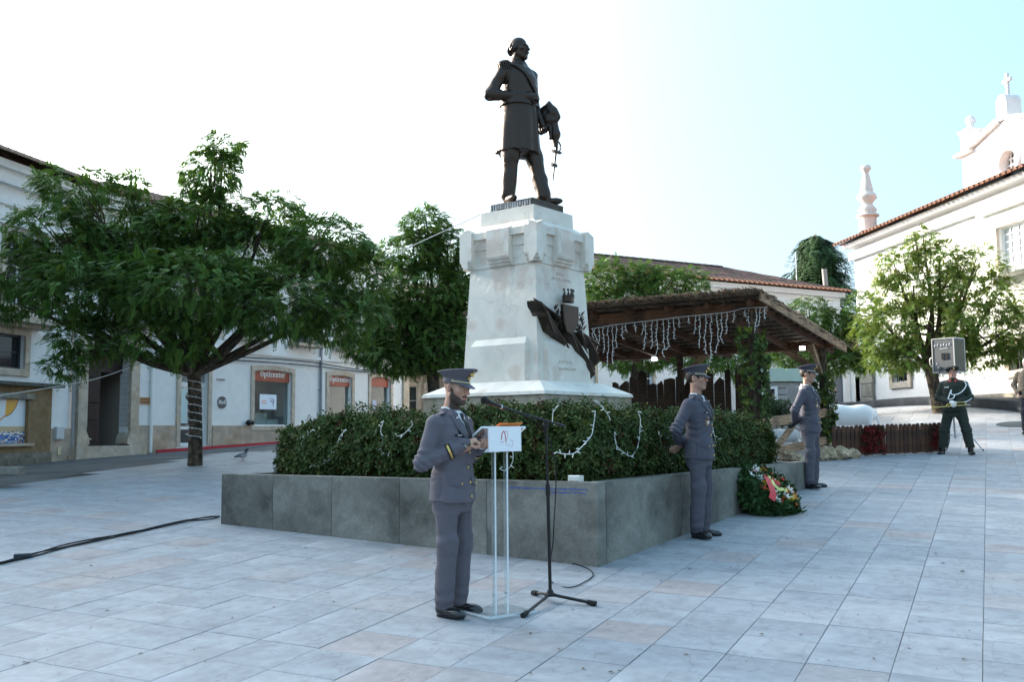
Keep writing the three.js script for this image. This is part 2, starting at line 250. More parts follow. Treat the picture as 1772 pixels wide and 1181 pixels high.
const inStreet = (x, d) => x - facadeX(d) < 7.2 - 1.6 * ss(20, 30, d) && d > 8;
setting('ground', terrain(null, [-300, -120, -60, ...steps(-40, 40, 1), 60, 120, 300], [-60, -30, ...steps(-12, 60, 1), 90, 150, 400], -0.016), mat([0.36, 0.35, 0.32], 0.95, { map: rep(TX.asphalt, 0.7) }));
setting('street', terrain(null, steps(-30, 4, 0.4), steps(2, 60, 0.4), -0.006, (x, d) => inStreet(x, d) && x > facadeX(d) - 0.3), mat([0.27, 0.265, 0.26], 0.85, { map: rep(TX.asphalt, 0.35), bumpMap: rep(TX.asphalt, 1.5), bumpScale: 0.004 }));
{
  const plaza = new THREE.Group(); plaza.name = 'pavement'; plaza.userData.kind = 'structure'; scene.add(plaza);
  const E1 = [0.436, 0.900], E2 = [0.900, -0.436], S = 0.478, O = [0.9, 5.4];
  const tone = [[0.50, 0.52, 0.55], [0.54, 0.555, 0.58], [0.475, 0.50, 0.535], [0.53, 0.48, 0.475], [0.515, 0.505, 0.515], [0.455, 0.48, 0.515]].map((c) => c.map((v) => v * 0.95));
  const slabMats = tone.map((c) => mat(c, 0.62, { map: rep(TX.slab, 0.5), bumpMap: rep(TX.slabBump, 1), bumpScale: 0.002 }));
  const slabGeo = (hx, hy, ou, ov) => { // chamfered paving slab, 18 triangles
    const c = 0.0028, t = 0.03, L = [[hx - c, hy - c, 0], [hx, hy, -c], [hx, hy, -t]], pos = [], uv = [];
    const P = (l, i) => { const [a, b, h] = L[l], s = [[-1, -1], [1, -1], [1, 1], [-1, 1]][i % 4]; return [s[0] * a, h, -s[1] * b]; };
    const tri = (...q) => q.forEach((p) => { pos.push(...p); uv.push(p[0] + ou, p[2] + p[1] + ov); });
    tri(P(0, 0), P(0, 1), P(0, 2)); tri(P(0, 0), P(0, 2), P(0, 3));
    for (let l = 0; l < 2; l++) for (let i = 0; i < 4; i++) { tri(P(l, i), P(l + 1, i), P(l + 1, i + 1)); tri(P(l, i), P(l + 1, i + 1), P(l, i + 1)); }
    const g = new THREE.BufferGeometry(); g.setAttribute('position', new THREE.Float32BufferAttribute(pos, 3)); g.setAttribute('uv', new THREE.Float32BufferAttribute(uv, 2)); g.computeVertexNormals(); return g;
  };
  const shapes = Array.from({ length: 14 }, () => slabGeo(S / 2 - rr(0.0008, 0.0022), S / 2 - rr(0.0008, 0.0022), rr(0, 4), rr(0, 4)));
  const list = [], proj = camera.matrixWorldInverse;
  for (let i = -60; i < 90; i++) for (let j = -60; j < 60; j++) {
    const bump = (hash3(j, 7, 3) - 0.5) * 0.05, a = (i + 0.5) * S + bump, b = (j + 0.5) * S, x = O[0] + E1[0] * a + E2[0] * b, d = O[1] + E1[1] * a + E2[1] * b;
    if (d < 1.5 || d > 40 || x < -14 || x > 15.5 || inStreet(x, d) || (d > 22 && x < -3) || (d > 30 && x < 4) || Math.abs(x) > d * 0.62 + 2) continue;
    if (x > 13.3 + (38.5 - d) * 0.125) continue;
    const lx = (x - 0.754) * -0.844 + (d - 8.9) * 0.536, ly = (x - 0.754) * 0.543 + (d - 8.9) * 0.84;   // under the planter
    if (lx > 0.35 && ly > 0.35 && lx < 4.6 && ly < 6) continue;
    const p = V(x, ground(x, d), -d), q = p.clone().applyMatrix4(proj), su = q.x / -q.z * FOC / 886, sv = q.y / -q.z * FOC / 590.5;
    const vis = Math.abs(su) < 1.05 && sv > -1.1 && sv < 0.2;
    const h = hash3(i, j, 11); let t = h < 0.30 ? 0 : h < 0.56 ? 1 : h < 0.78 ? 2 : h < 0.86 ? 5 : h < 0.93 ? 4 : 3;
    list.push({ x, d, p, t, vis, n: V(-(ground(x + 0.2, d) - ground(x - 0.2, d)) / 0.4, 1, (ground(x, d + 0.2) - ground(x, d - 0.2)) / 0.4).normalize(), i, j });
  }
  list.sort((a, b) => (b.vis - a.vis) || a.d - b.d);
  const X = V(E2[0], 0, -E2[1]), rest = [], cols = [];
  list.forEach((s, k) => {
    const y = s.n, z = X.clone().cross(y).normalize(), x = y.clone().cross(z), m = new THREE.Matrix4().makeBasis(x, y, z), q = new THREE.Quaternion().setFromRotationMatrix(m), g = shapes[Math.floor(hash3(s.i, s.j, 5) * 14)];
    s.p.y += (hash3(s.i, s.j, 9) - 0.5) * 0.003;
    if (k < 300) { const o = part('slab', g, slabMats[s.t], plaza); o.position.copy(s.p); o.quaternion.copy(q); return; }
    const c = g.clone().applyQuaternion(q).translate(s.p.x, s.p.y, s.p.z), n = c.attributes.position.count, col = new Float32Array(n * 3);
    for (let v = 0; v < n; v++) col.set(tone[s.t], v * 3);
    c.setAttribute('color', new THREE.BufferAttribute(col, 3)); rest.push(c);
  });
  const o = part('slabs', mergeGeometries(rest), mat([1, 1, 1], 0.62, { vertexColors: true, map: rep(TX.slab, 0.5), bumpMap: rep(TX.slabBump, 1), bumpScale: 0.002 }), plaza); o.userData.kind = 'stuff';
  console.log('slabs', list.length);
}
// ---------------------------------------------------------------- buildings
const FONT = await new FontLoader().loadAsync('fonts/droid/droid_serif_bold.typeface.json');
const FONTS = await new FontLoader().loadAsync('fonts/droid/droid_sans_bold.typeface.json');
function letters(str, size, depth, font = FONTS) { const g = new TextGeometry(str, { font, size, depth, curveSegments: 4, bevelEnabled: false }); g.computeBoundingBox(); const b = g.boundingBox; return g.translate(-(b.min.x + b.max.x) / 2, -(b.min.y + b.max.y) / 2, 0); }
function rectPath(r, arch = 0) { const p = new THREE.Path(); p.moveTo(r.x0, r.y0); p.lineTo(r.x1, r.y0); p.lineTo(r.x1, r.y1 - arch); if (arch) p.quadraticCurveTo((r.x0 + r.x1) / 2, r.y1 + arch, r.x0, r.y1 - arch); else p.lineTo(r.x0, r.y1); return p; }
function wallWith(x0, x1, y0, y1, holes, thick = 0.35) { const s = new THREE.Shape(); s.moveTo(x0, y0); s.lineTo(x1, y0); s.lineTo(x1, y1); s.lineTo(x0, y1); for (const h of holes) s.holes.push(rectPath(h, h.arch || 0)); return new THREE.ExtrudeGeometry(s, { depth: thick, bevelEnabled: false, curveSegments: 8 }).translate(0, 0, -thick); }
function surround(r, w, t, z = 0, arch = 0, bottom = true) {
  const s = new THREE.Shape(), o = { x0: r.x0 - w, x1: r.x1 + w, y0: r.y0 - (bottom ? w : 0), y1: r.y1 + w }, top = (p, q, rev) => { const [a, c] = rev ? [q.x0, q.x1] : [q.x1, q.x0]; p.lineTo(a, q.y1 - arch); if (arch) p.quadraticCurveTo((q.x0 + q.x1) / 2, q.y1 + arch, c, q.y1 - arch); else p.lineTo(c, q.y1); };
  s.moveTo(o.x0, o.y0); s.lineTo(bottom ? o.x1 : o.x0, o.y0);
  if (bottom) { top(s, o); s.holes.push(rectPath(r, arch)); } else { top(s, o, true); s.lineTo(o.x1, o.y0); s.lineTo(r.x1, r.y0); top(s, r); s.lineTo(r.x0, r.y0); }
  return new THREE.ExtrudeGeometry(s, { depth: t, bevelEnabled: true, bevelSize: 0.008, bevelThickness: 0.008, bevelSegments: 1, curveSegments: 8 }).translate(0, 0, z);
}
const bxr = (r, z0, z1) => box(r.x1 - r.x0, r.y1 - r.y0, z1 - z0, (r.x0 + r.x1) / 2, (r.y0 + r.y1) / 2, (z0 + z1) / 2);
const grow = (r, a, b = a) => ({ x0: r.x0 - a, x1: r.x1 + a, y0: r.y0 - b, y1: r.y1 + b });
function building(name, label, A, B, y0, group) { const o = face(A, B, y0), g = thing(name, label, 'building', o.position, o.rotation.y, group); g.updateMatrixWorld(true); return g; }
// corrugated clay tile slope between eave and ridge, in the building's own axes (x along the eave, climbing towards -z)
function tileSlope(x0, x1, ye, ze, yr, zr, pitch = 0.22, hipL = 0, hipR = 0) {
  const n = Math.round((x1 - x0) / pitch), sub = 6, rows = 10, pos = [], uv = [], idx = [], W = n * sub + 1, dir = V(0, yr - ye, zr - ze), L = dir.length(), nor = V(0, -dir.z, dir.y).normalize(); if (nor.y < 0) nor.negate();
  for (let j = 0; j <= rows; j++) for (let i = 0; i < W; i++) { const t = j / rows, a = mix(x0, x1, i / (W - 1)), x = clamp(a, x0 + hipL * t, x1 - hipR * t), h = Math.abs(Math.sin(i / sub * PI)) * 0.065 + 0.02 * (1 - (j % 2)); pos.push(x, ye + dir.y * t + nor.y * h, ze + dir.z * t + nor.z * h); uv.push(x, t * L); }
  for (let j = 0; j < rows; j++) for (let i = 0; i + 1 < W; i++) { const a = j * W + i; idx.push(a, a + 1, a + W + 1, a, a + W + 1, a + W); }
  const g = new THREE.BufferGeometry(); g.setAttribute('position', new THREE.Float32BufferAttribute(pos, 3)); g.setAttribute('uv', new THREE.Float32BufferAttribute(uv, 2)); g.setIndex(idx); g.computeVertexNormals(); return g;
}
function hipEnd(xe, xr, ye, yr, z0, z1, zr) { const g = new THREE.BufferGeometry(); g.setAttribute('position', new THREE.Float32BufferAttribute([xe, ye, z0, xe, ye, z1, xr, yr, zr], 3)); g.setAttribute('uv', new THREE.Float32BufferAttribute([0, 0, 10, 0, 5, 5], 2)); g.computeVertexNormals(); return g; }
const eaveTiles = (x0, x1, y, z, pitch = 0.22) => { const l = []; for (let x = x0 + pitch / 2; x < x1; x += pitch) l.push(new THREE.CylinderGeometry(0.085, 0.095, 0.4, 8, 1, false, 0, PI).rotateZ(PI / 2).rotateY(PI / 2).rotateX(0.35).translate(x, y, z + 0.02)); return M(l); };
function windowIn(b, r, o = {}) { // frame, panes and what shows behind them, set back in the opening
  const f = part('window', M(surround(grow(r, -0.05), 0.05, 0.05, -0.16, o.arch || 0)), o.frame || MT.whitePaint, b);
  const nx = o.nx || 2, ny = o.ny || 3, bars = [];
  for (let i = 1; i < nx; i++) bars.push(box(0.035, r.y1 - r.y0 - 0.1, 0.035, mix(r.x0, r.x1, i / nx), (r.y0 + r.y1) / 2, -0.135));
  for (let j = 1; j < ny; j++) bars.push(box(r.x1 - r.x0 - 0.1, 0.03, 0.03, (r.x0 + r.x1) / 2, mix(r.y0, r.y1, j / ny), -0.135));
  if (bars.length) part('glazing_bar', M(bars), o.frame || MT.whitePaint, f);
  part('pane', bxr(grow(r, -0.02), -0.165, -0.155), o.glass || MT.glass, f);
  return f;
}

{ // ---- townhouse with shop windows, along the street on the left
  const A = [-12.19, 27.2], B = [-4.44, 41.7], b = building('townhouse', 'white townhouse with stone door, red-topped shop windows and brown tiled roof behind the street tree', A, B, 0);
  const L = Math.hypot(B[0] - A[0], B[1] - A[1]), R = (...q) => rectOn(b, ...q), yb = (x) => 1.02 + x / L * 0.5, top = 8.55;
  const door = R(147, 222, 607, 772), shop = R(311, 359, 640, 771), w1 = { ...R(439, 504, 641, 738), arch: 0.06 }, w2 = { ...R(568, 608, 650, 752), arch: 0.06 }, w3 = { ...R(641, 675, 653, 752), arch: 0.06 };
  const upper = []; for (let i = 0; i < 6; i++) { const x = 1.4 + i * 2.55; upper.push({ x0: x, x1: x + 1.05, y0: 5.05, y1: 7.2 }); }
  part('wall', wallWith(0, L, 0.3, top, [door, shop, w1, w2, w3, ...upper]), MT.plaster, b);
  const dy = onFace(b, 400, 737).y, seg = (x0, x1) => planar(box(x1 - x0, dy - 0.6, 0.05, (x0 + x1) / 2, (dy + 0.6) / 2, 0.02)), dj = [0.02, door.x0 - 0.3, door.x1 + 0.3, shop.x0 - 0.13, shop.x1 + 0.22, w1.x0 - 0.16, w1.x1 + 0.16, w2.x0 - 0.16, w2.x1 + 0.16, w3.x0 - 0.16, w3.x1 + 0.16, L - 0.4];
  for (let i = 0; i < dj.length; i += 2) part('dado', seg(dj[i], dj[i + 1]), MT.dado, b);
  for (const w of [w1]) part('dado', planar(box(w.x1 - w.x0 + 0.3, w.y0 - 0.18 - 0.6, 0.05, (w.x0 + w.x1) / 2, (w.y0 - 0.18 + 0.6) / 2, 0.022)), MT.dado, b);
  // carved stone doorway
  const dw = 0.3, jamb = (s) => { const x = s < 0 ? door.x0 : door.x1, k = s; return prism([[x, door.y0], [x - k * 0.1, door.y0 + 0.06], [x - k * 0.08, door.y0 + 0.22], [x + k * 0.02, door.y0 + 0.42], [x, door.y0 + 0.55], [x, door.y1], [x + k * dw, door.y1], [x + k * dw, door.y0]].map((p) => p), 0.5).translate(0, 0, -0.36); };
  const ds = part('doorway', M(jamb(-1), jamb(1), planar(box(door.x1 - door.x0 + 2 * dw, 0.34, 0.5, (door.x0 + door.x1) / 2, door.y1 + 0.17, -0.11))), MT.paleStone, b);
  part('door_step', planar(box(door.x1 - door.x0 + 0.9, 0.5, 0.5, (door.x0 + door.x1) / 2, door.y0 - 0.25, 0.06)), MT.paleStone, ds);
  const dm = mat([0.055, 0.018, 0.014], 0.55, { map: rep(TX.wood, 1) }), cx = (door.x0 + door.x1) / 2, lw = (cx - door.x0) * 0.98, dl = part('door', M(box(lw, door.y1 - door.y0 - 0.62, 0.06, door.x0 + lw / 2, (door.y0 + door.y1 - 0.62) / 2, -0.3), box(door.x1 - door.x0, 0.6, 0.06, cx, door.y1 - 0.31, -0.3)), dm, b);
  for (const [a, c] of [[0.12, 0.62], [0.74, 1.1], [1.22, 1.95]]) part('panel', chamfer(lw - 0.16, c - a, 0.05, 0.015).translate(door.x0 + lw / 2, door.y0 + (a + c) / 2, -0.27), dm, dl);
  part('panel', new THREE.TorusGeometry(0.15, 0.03, 6, 20).translate(cx, door.y1 - 0.3, -0.27), dm, dl);
  part('letter_slot', box(0.16, 0.03, 0.02, door.x0 + lw / 2, door.y0 + 0.2, -0.235), MT.steel, dl);
  { const w = door.x1 - door.x0 + 0.5, h = door.y1 - door.y0 + 0.2, ym = (door.y0 + door.y1) / 2; part('hallway', M(box(w, h, 0.06, cx, ym, -5.4), box(0.06, h, 5, cx - w / 2, ym, -2.88), box(0.06, h, 5, cx + w / 2, ym, -2.88), box(w, 0.06, 5, cx, ym + h / 2, -2.88), box(w, 0.06, 5, cx, ym - h / 2 + 0.06, -2.88)), mat([0.40, 0.34, 0.29], 0.9), b); }
  // plaque, downpipes, round shop sign, bracket
  const pl = R(239, 260, 688, 700), plq = part('plaque', bxr(pl, 0.0, 0.03), mat([0.42, 0.22, 0.09], 0.45), b);
  part('engraved_lines', M([0.3, 0.66].map((t) => box((pl.x1 - pl.x0) * 0.66, 0.035, 0.008, (pl.x0 + pl.x1) / 2, mix(pl.y0, pl.y1, t), 0.032))), mat([0.16, 0.07, 0.03], 0.6), plq);
  const pipe = (u, m, v0 = 780) => { const x = onFace(b, u, 700, 0.06).x; return part('downpipe', M(new THREE.CylinderGeometry(0.05, 0.05, top - 1.25, 10).translate(x, (top + 1.25) / 2, 0.07), ...[1.6, 3.4, 5.2, 7].map((y) => box(0.14, 0.03, 0.08, x, y, 0.04))), m, b); };
  pipe(262.5, MT.whitePaint); pipe(555, mat([0.25, 0.27, 0.3], 0.6)); pipe(127, mat([0.3, 0.3, 0.3], 0.7));
  const rs = onFace(b, 384, 697), rd = part('round_sign', new THREE.CylinderGeometry(0.2, 0.2, 0.03, 32).rotateX(PI / 2).translate(rs.x, rs.y, 0.015), mat([0.07, 0.07, 0.075], 0.5), b);
  part('lettering', letters('Bull', 0.13, 0.006, FONT).applyMatrix4(new THREE.Matrix4().makeShear(0, 0, 0.25, 0, 0, 0)).translate(rs.x, rs.y + 0.02, 0.032), MT.whitePaint, rd);
  part('sign_bracket', (() => { const p = onFace(b, 381, 657); return box(0.34, 0.03, 0.05, p.x, p.y, 0.03); })(), mat([0.2, 0.2, 0.2], 0.6), b);
  { const p = onFace(b, 427, 732); part('wall_spotlight', M(new THREE.SphereGeometry(0.1, 12, 10).translate(p.x - 0.05, p.y, 0.14), new THREE.SphereGeometry(0.075, 10, 8).translate(p.x + 0.14, p.y, 0.12)), MT.blackMetal, b); }
  // shop door with louvre over it
  const sw = part('doorway', surround(shop, 0.14, 0.06, 0, 0, false), MT.paleStone, b); void sw;
  const dLeaf = { ...shop, y1: onFace(b, 335, 667).y }, sd = part('shop_door', M(surround(grow(dLeaf, -0.07), 0.06, 0.06, -0.2), box(shop.x1 - shop.x0, 0.1, 0.07, (shop.x0 + shop.x1) / 2, mix(dLeaf.y0, dLeaf.y1, 0.29), -0.17)), MT.whitePaint, b);
  const louv = []; for (let i = 0; i < 9; i++) louv.push(turn(box(shop.x1 - shop.x0, 0.05, 0.015), 0.5).translate((shop.x0 + shop.x1) / 2, mix(dLeaf.y1 + 0.08, shop.y1 - 0.02, i / 8), -0.16)); part('louvre', M(louv), mat([0.3, 0.3, 0.3], 0.6), sd);
  part('door_head', box(shop.x1 - shop.x0, 0.12, 0.06, (shop.x0 + shop.x1) / 2, dLeaf.y1 + 0.03, -0.14), MT.whitePaint, sd);
  const fw = shop.x1 - shop.x0 - 0.2, y29 = mix(dLeaf.y0, dLeaf.y1, 0.32), fh = dLeaf.y1 - 0.1 - y29;
  const poster = canvasTex(256, 420, (g, w, h) => { // portrait of a dark-haired model, simplified
    g.fillStyle = '#b9d3d6'; g.fillRect(0, 0, w, h); g.fillStyle = '#0c0b0d'; g.beginPath(); g.moveTo(w * 0.45, h); g.quadraticCurveTo(w * 0.3, 0, w * 0.75, 0); g.lineTo(w, 0); g.lineTo(w, h); g.fill();
    g.fillStyle = '#e7c6a6'; g.beginPath(); g.ellipse(w * 0.66, h * 0.47, w * 0.17, h * 0.26, 0, 0, 7); g.fill(); g.fillStyle = '#d3a37d'; g.fillRect(w * 0.6, h * 0.7, w * 0.16, h * 0.2); g.fillStyle = '#0c0b0d'; g.beginPath(); g.ellipse(w * 0.55, h * 0.22, w * 0.24, h * 0.14, 0.6, 0, 7); g.fill();
    g.fillStyle = '#2a1c18'; g.fillRect(w * 0.58, h * 0.42, w * 0.09, h * 0.02); g.fillRect(w * 0.71, h * 0.42, w * 0.08, h * 0.02); g.fillStyle = '#a8524b'; g.fillRect(w * 0.61, h * 0.62, w * 0.12, h * 0.02); g.fillStyle = '#1b2328'; g.fillRect(0, h * 0.93, w, h * 0.07);
  });
  part('poster', new THREE.PlaneGeometry(fw, fh).translate((shop.x0 + shop.x1) / 2, y29 + fh / 2, -0.175), phys([1, 1, 1], 0.35, { map: poster, clearcoat: 0.6 }), sd);
  part('kick_panel', bxr({ x0: shop.x0 + 0.1, x1: shop.x1 - 0.1, y0: dLeaf.y0 + 0.1, y1: mix(dLeaf.y0, dLeaf.y1, 0.26) }, -0.2, -0.17), mat([0.03, 0.035, 0.045], 0.3), sd);
  // shop windows with red sign boards
  const signRed = mat([0.30, 0.045, 0.012], 0.45);
  [[w1, 661, 472, true, 0.37], [w2, 669, 588, true, 0.26], [w3, 670, 658, false, 0.3]].forEach(([w, vb, um, text]) => {
    part('surround', surround(w, 0.15, 0.05, 0.0, 0.06, w === w1), MT.paleStone, b);
    const ys = onFace(b, um, vb).y, f = part('shop_window', M(surround(grow(w, -0.045), 0.045, 0.06, -0.14, 0.06)), MT.whitePaint, b);
    part('pane', bxr({ ...grow(w, -0.03), y1: ys + 0.01 }, -0.13, -0.12), phys([0.82, 0.86, 0.86], 0.02, { transmission: 1, thickness: 0 }), f);
    { const W = w.x1 - w.x0 + 0.3, cx2 = (w.x0 + w.x1) / 2, H = w.y1 - w.y0 + 0.3, ym = (w.y0 + w.y1) / 2, D = 3; const room = part('shop_interior', M(box(W, H, 0.05, cx2, ym, -D - 0.4), box(0.05, H, D, cx2 - W / 2, ym, -D / 2 - 0.38), box(0.05, H, D, cx2 + W / 2, ym, -D / 2 - 0.38), box(W, 0.05, D, cx2, ym + H / 2, -D / 2 - 0.38), box(W, 0.05, D, cx2, ym - H / 2 + 0.03, -D / 2 - 0.38)), mat([0.5, 0.49, 0.47], 0.8), f); part('display', M([0, 1, 2].map((i) => box(W * 0.26, 0.25 + 0.22 * (2 - i), 0.3, cx2 - W * 0.3 + i * W * 0.27, w.y0 + (0.25 + 0.22 * (2 - i)) / 2, -0.62))), mat([0.42, 0.5, 0.48], 0.6), room); part('shelf', M([0.35, 0.7, 1.05, 1.4].map((y) => box(W * 0.8, 0.03, 0.25, cx2, w.y0 + y, -2.4))), MT.whitePaint, room); }
    const sg = part('sign_board', prism([[w.x0 + 0.04, ys], [w.x1 - 0.04, ys], [w.x1 - 0.04, w.y1 - 0.08], [(w.x0 + w.x1) / 2 + 0.3, w.y1 - 0.02], [(w.x0 + w.x1) / 2 - 0.3, w.y1 - 0.02], [w.x0 + 0.04, w.y1 - 0.08]], 0.04).translate(0, 0, -0.1), signRed, f);
    if (text) { const t = letters('Opticenter', 1, 0.02, FONT); t.computeBoundingBox(); const k = (w.x1 - w.x0) * (w === w1 ? 0.66 : 0.86) / (t.boundingBox.max.x - t.boundingBox.min.x); t.scale(k, k * 1.1, 0.5); part('lettering', t.translate((w.x0 + w.x1) / 2 + 0.05, (ys + w.y1) / 2 + 0.03, -0.056), MT.whitePaint, sg); }
  });
  const ps = R(450, 479, 683, 709, -0.1); part('poster', bxr(ps, -0.115, -0.108), mat([1, 1, 1], 0.5, { map: canvasTex(256, 256, (g, w, h) => { g.fillStyle = '#dfe9f6'; g.fillRect(0, 0, w, h); g.fillStyle = '#e88b63'; g.font = 'bold 40px sans-serif'; g.fillText('50%', 26, 130); g.fillRect(26, 145, 86, 8); g.fillRect(40, 165, 60, 6); g.strokeStyle = '#2b3c66'; g.lineWidth = 9; g.beginPath(); g.moveTo(150, 70); g.quadraticCurveTo(215, 60, 215, 110); g.lineTo(160, 118); g.moveTo(215, 110); g.lineTo(205, 200); g.moveTo(160, 100); g.lineTo(205, 150); g.stroke(); }) }), b, 'white shop poster with orange print');
  part('notice', bxr(R(645, 652, 693, 708, -0.1), -0.115, -0.108), mat([0.45, 0.5, 0.65], 0.5), b);
  // corner pilaster, cornices, upper windows with balconies, roof, cables
  part('pilaster', planar(box(0.42, top - 0.4, 0.12, L - 0.21, (top + 0.4) / 2, 0.03)), MT.paleStone, b);
  const cor = part('cornice', M(planar(box(L, 0.22, 0.3, L / 2, top - 0.11, 0.12)), planar(box(L, 0.14, 0.46, L / 2, top + 0.07, 0.2)), planar(box(L, 0.12, 0.1, L / 2, 4.55, 0.04))), MT.plaster, b); void cor;
  upper.forEach((u) => { part('surround', surround(u, 0.13, 0.05, 0), MT.paleStone, b); windowIn(b, u, { nx: 2, ny: 4 }); const bl = part('balcony', M(box(1.5, 0.1, 0.55, (u.x0 + u.x1) / 2, u.y0 - 0.08, 0.27)), MT.paleStone, b), rl = [box(1.44, 0.03, 0.03, (u.x0 + u.x1) / 2, u.y0 + 0.9, 0.5)]; for (let i = 0; i <= 12; i++) rl.push(box(0.015, 0.92, 0.015, u.x0 - 0.19 + i * 0.12, u.y0 + 0.43, 0.5)); part('railing', M(rl), MT.iron, bl); });
  const rf = part('roof', M(tileSlope(-0.15, L + 0.4, top + 0.16, 0.45, top + 2.0, -4.6, 0.24, 4.9, 0), tileSlope(-0.15, L + 0.4, top + 0.16, -9.6, top + 2.0, -4.6, 0.24, 4.9, 0), hipEnd(-0.15, 4.75, top + 0.18, top + 2.02, 0.45, -9.6, -4.6)), MT.roof, b); part('eave_tiles', eaveTiles(0, L + 0.3, top + 0.2, 0.42, 0.24), MT.roof, rf);
  part('side_wall', M(planar(box(0.35, top, 9, L - 0.175, top / 2, -4.86)), planar(box(L, top, 0.35, L / 2, top / 2, -9.3)), prism([[-9.4, top], [0.2, top], [-4.6, top + 1.9]], 0.3).rotateY(-PI / 2).translate(L - 0.02, 0, 0)), MT.plaster, b);
  const cab = (y, sag, z) => tube([0, 0.2, 0.4, 0.6, 0.8, 1].map((t) => V(t * L, y + yb(t * L) * 0.1 - sag * Math.sin(t * 9), z)), 0.018, 60, 5); part('cable', M(cab(4.1, 0.05, 0.09), cab(4.2, 0.09, 0.11)), MT.dark, b);
}
// low red border standing along the foot of the townhouse
{ const rings = []; for (let i = 0; i <= 14; i++) { const d = mix(29.6, 39, i / 14), x = facadeX(d) + 0.32, y = ground(x, d); rings.push([V(x, y - 0.05, -d), V(x, y + 0.1, -d), V(x - 0.05, y + 0.1, -d), V(x - 0.05, y - 0.05, -d)]); } single('red_border', loft(rings), mat([0.42, 0.025, 0.04], 0.8), 'low red border strip along the foot of the shop wall', 'border'); }

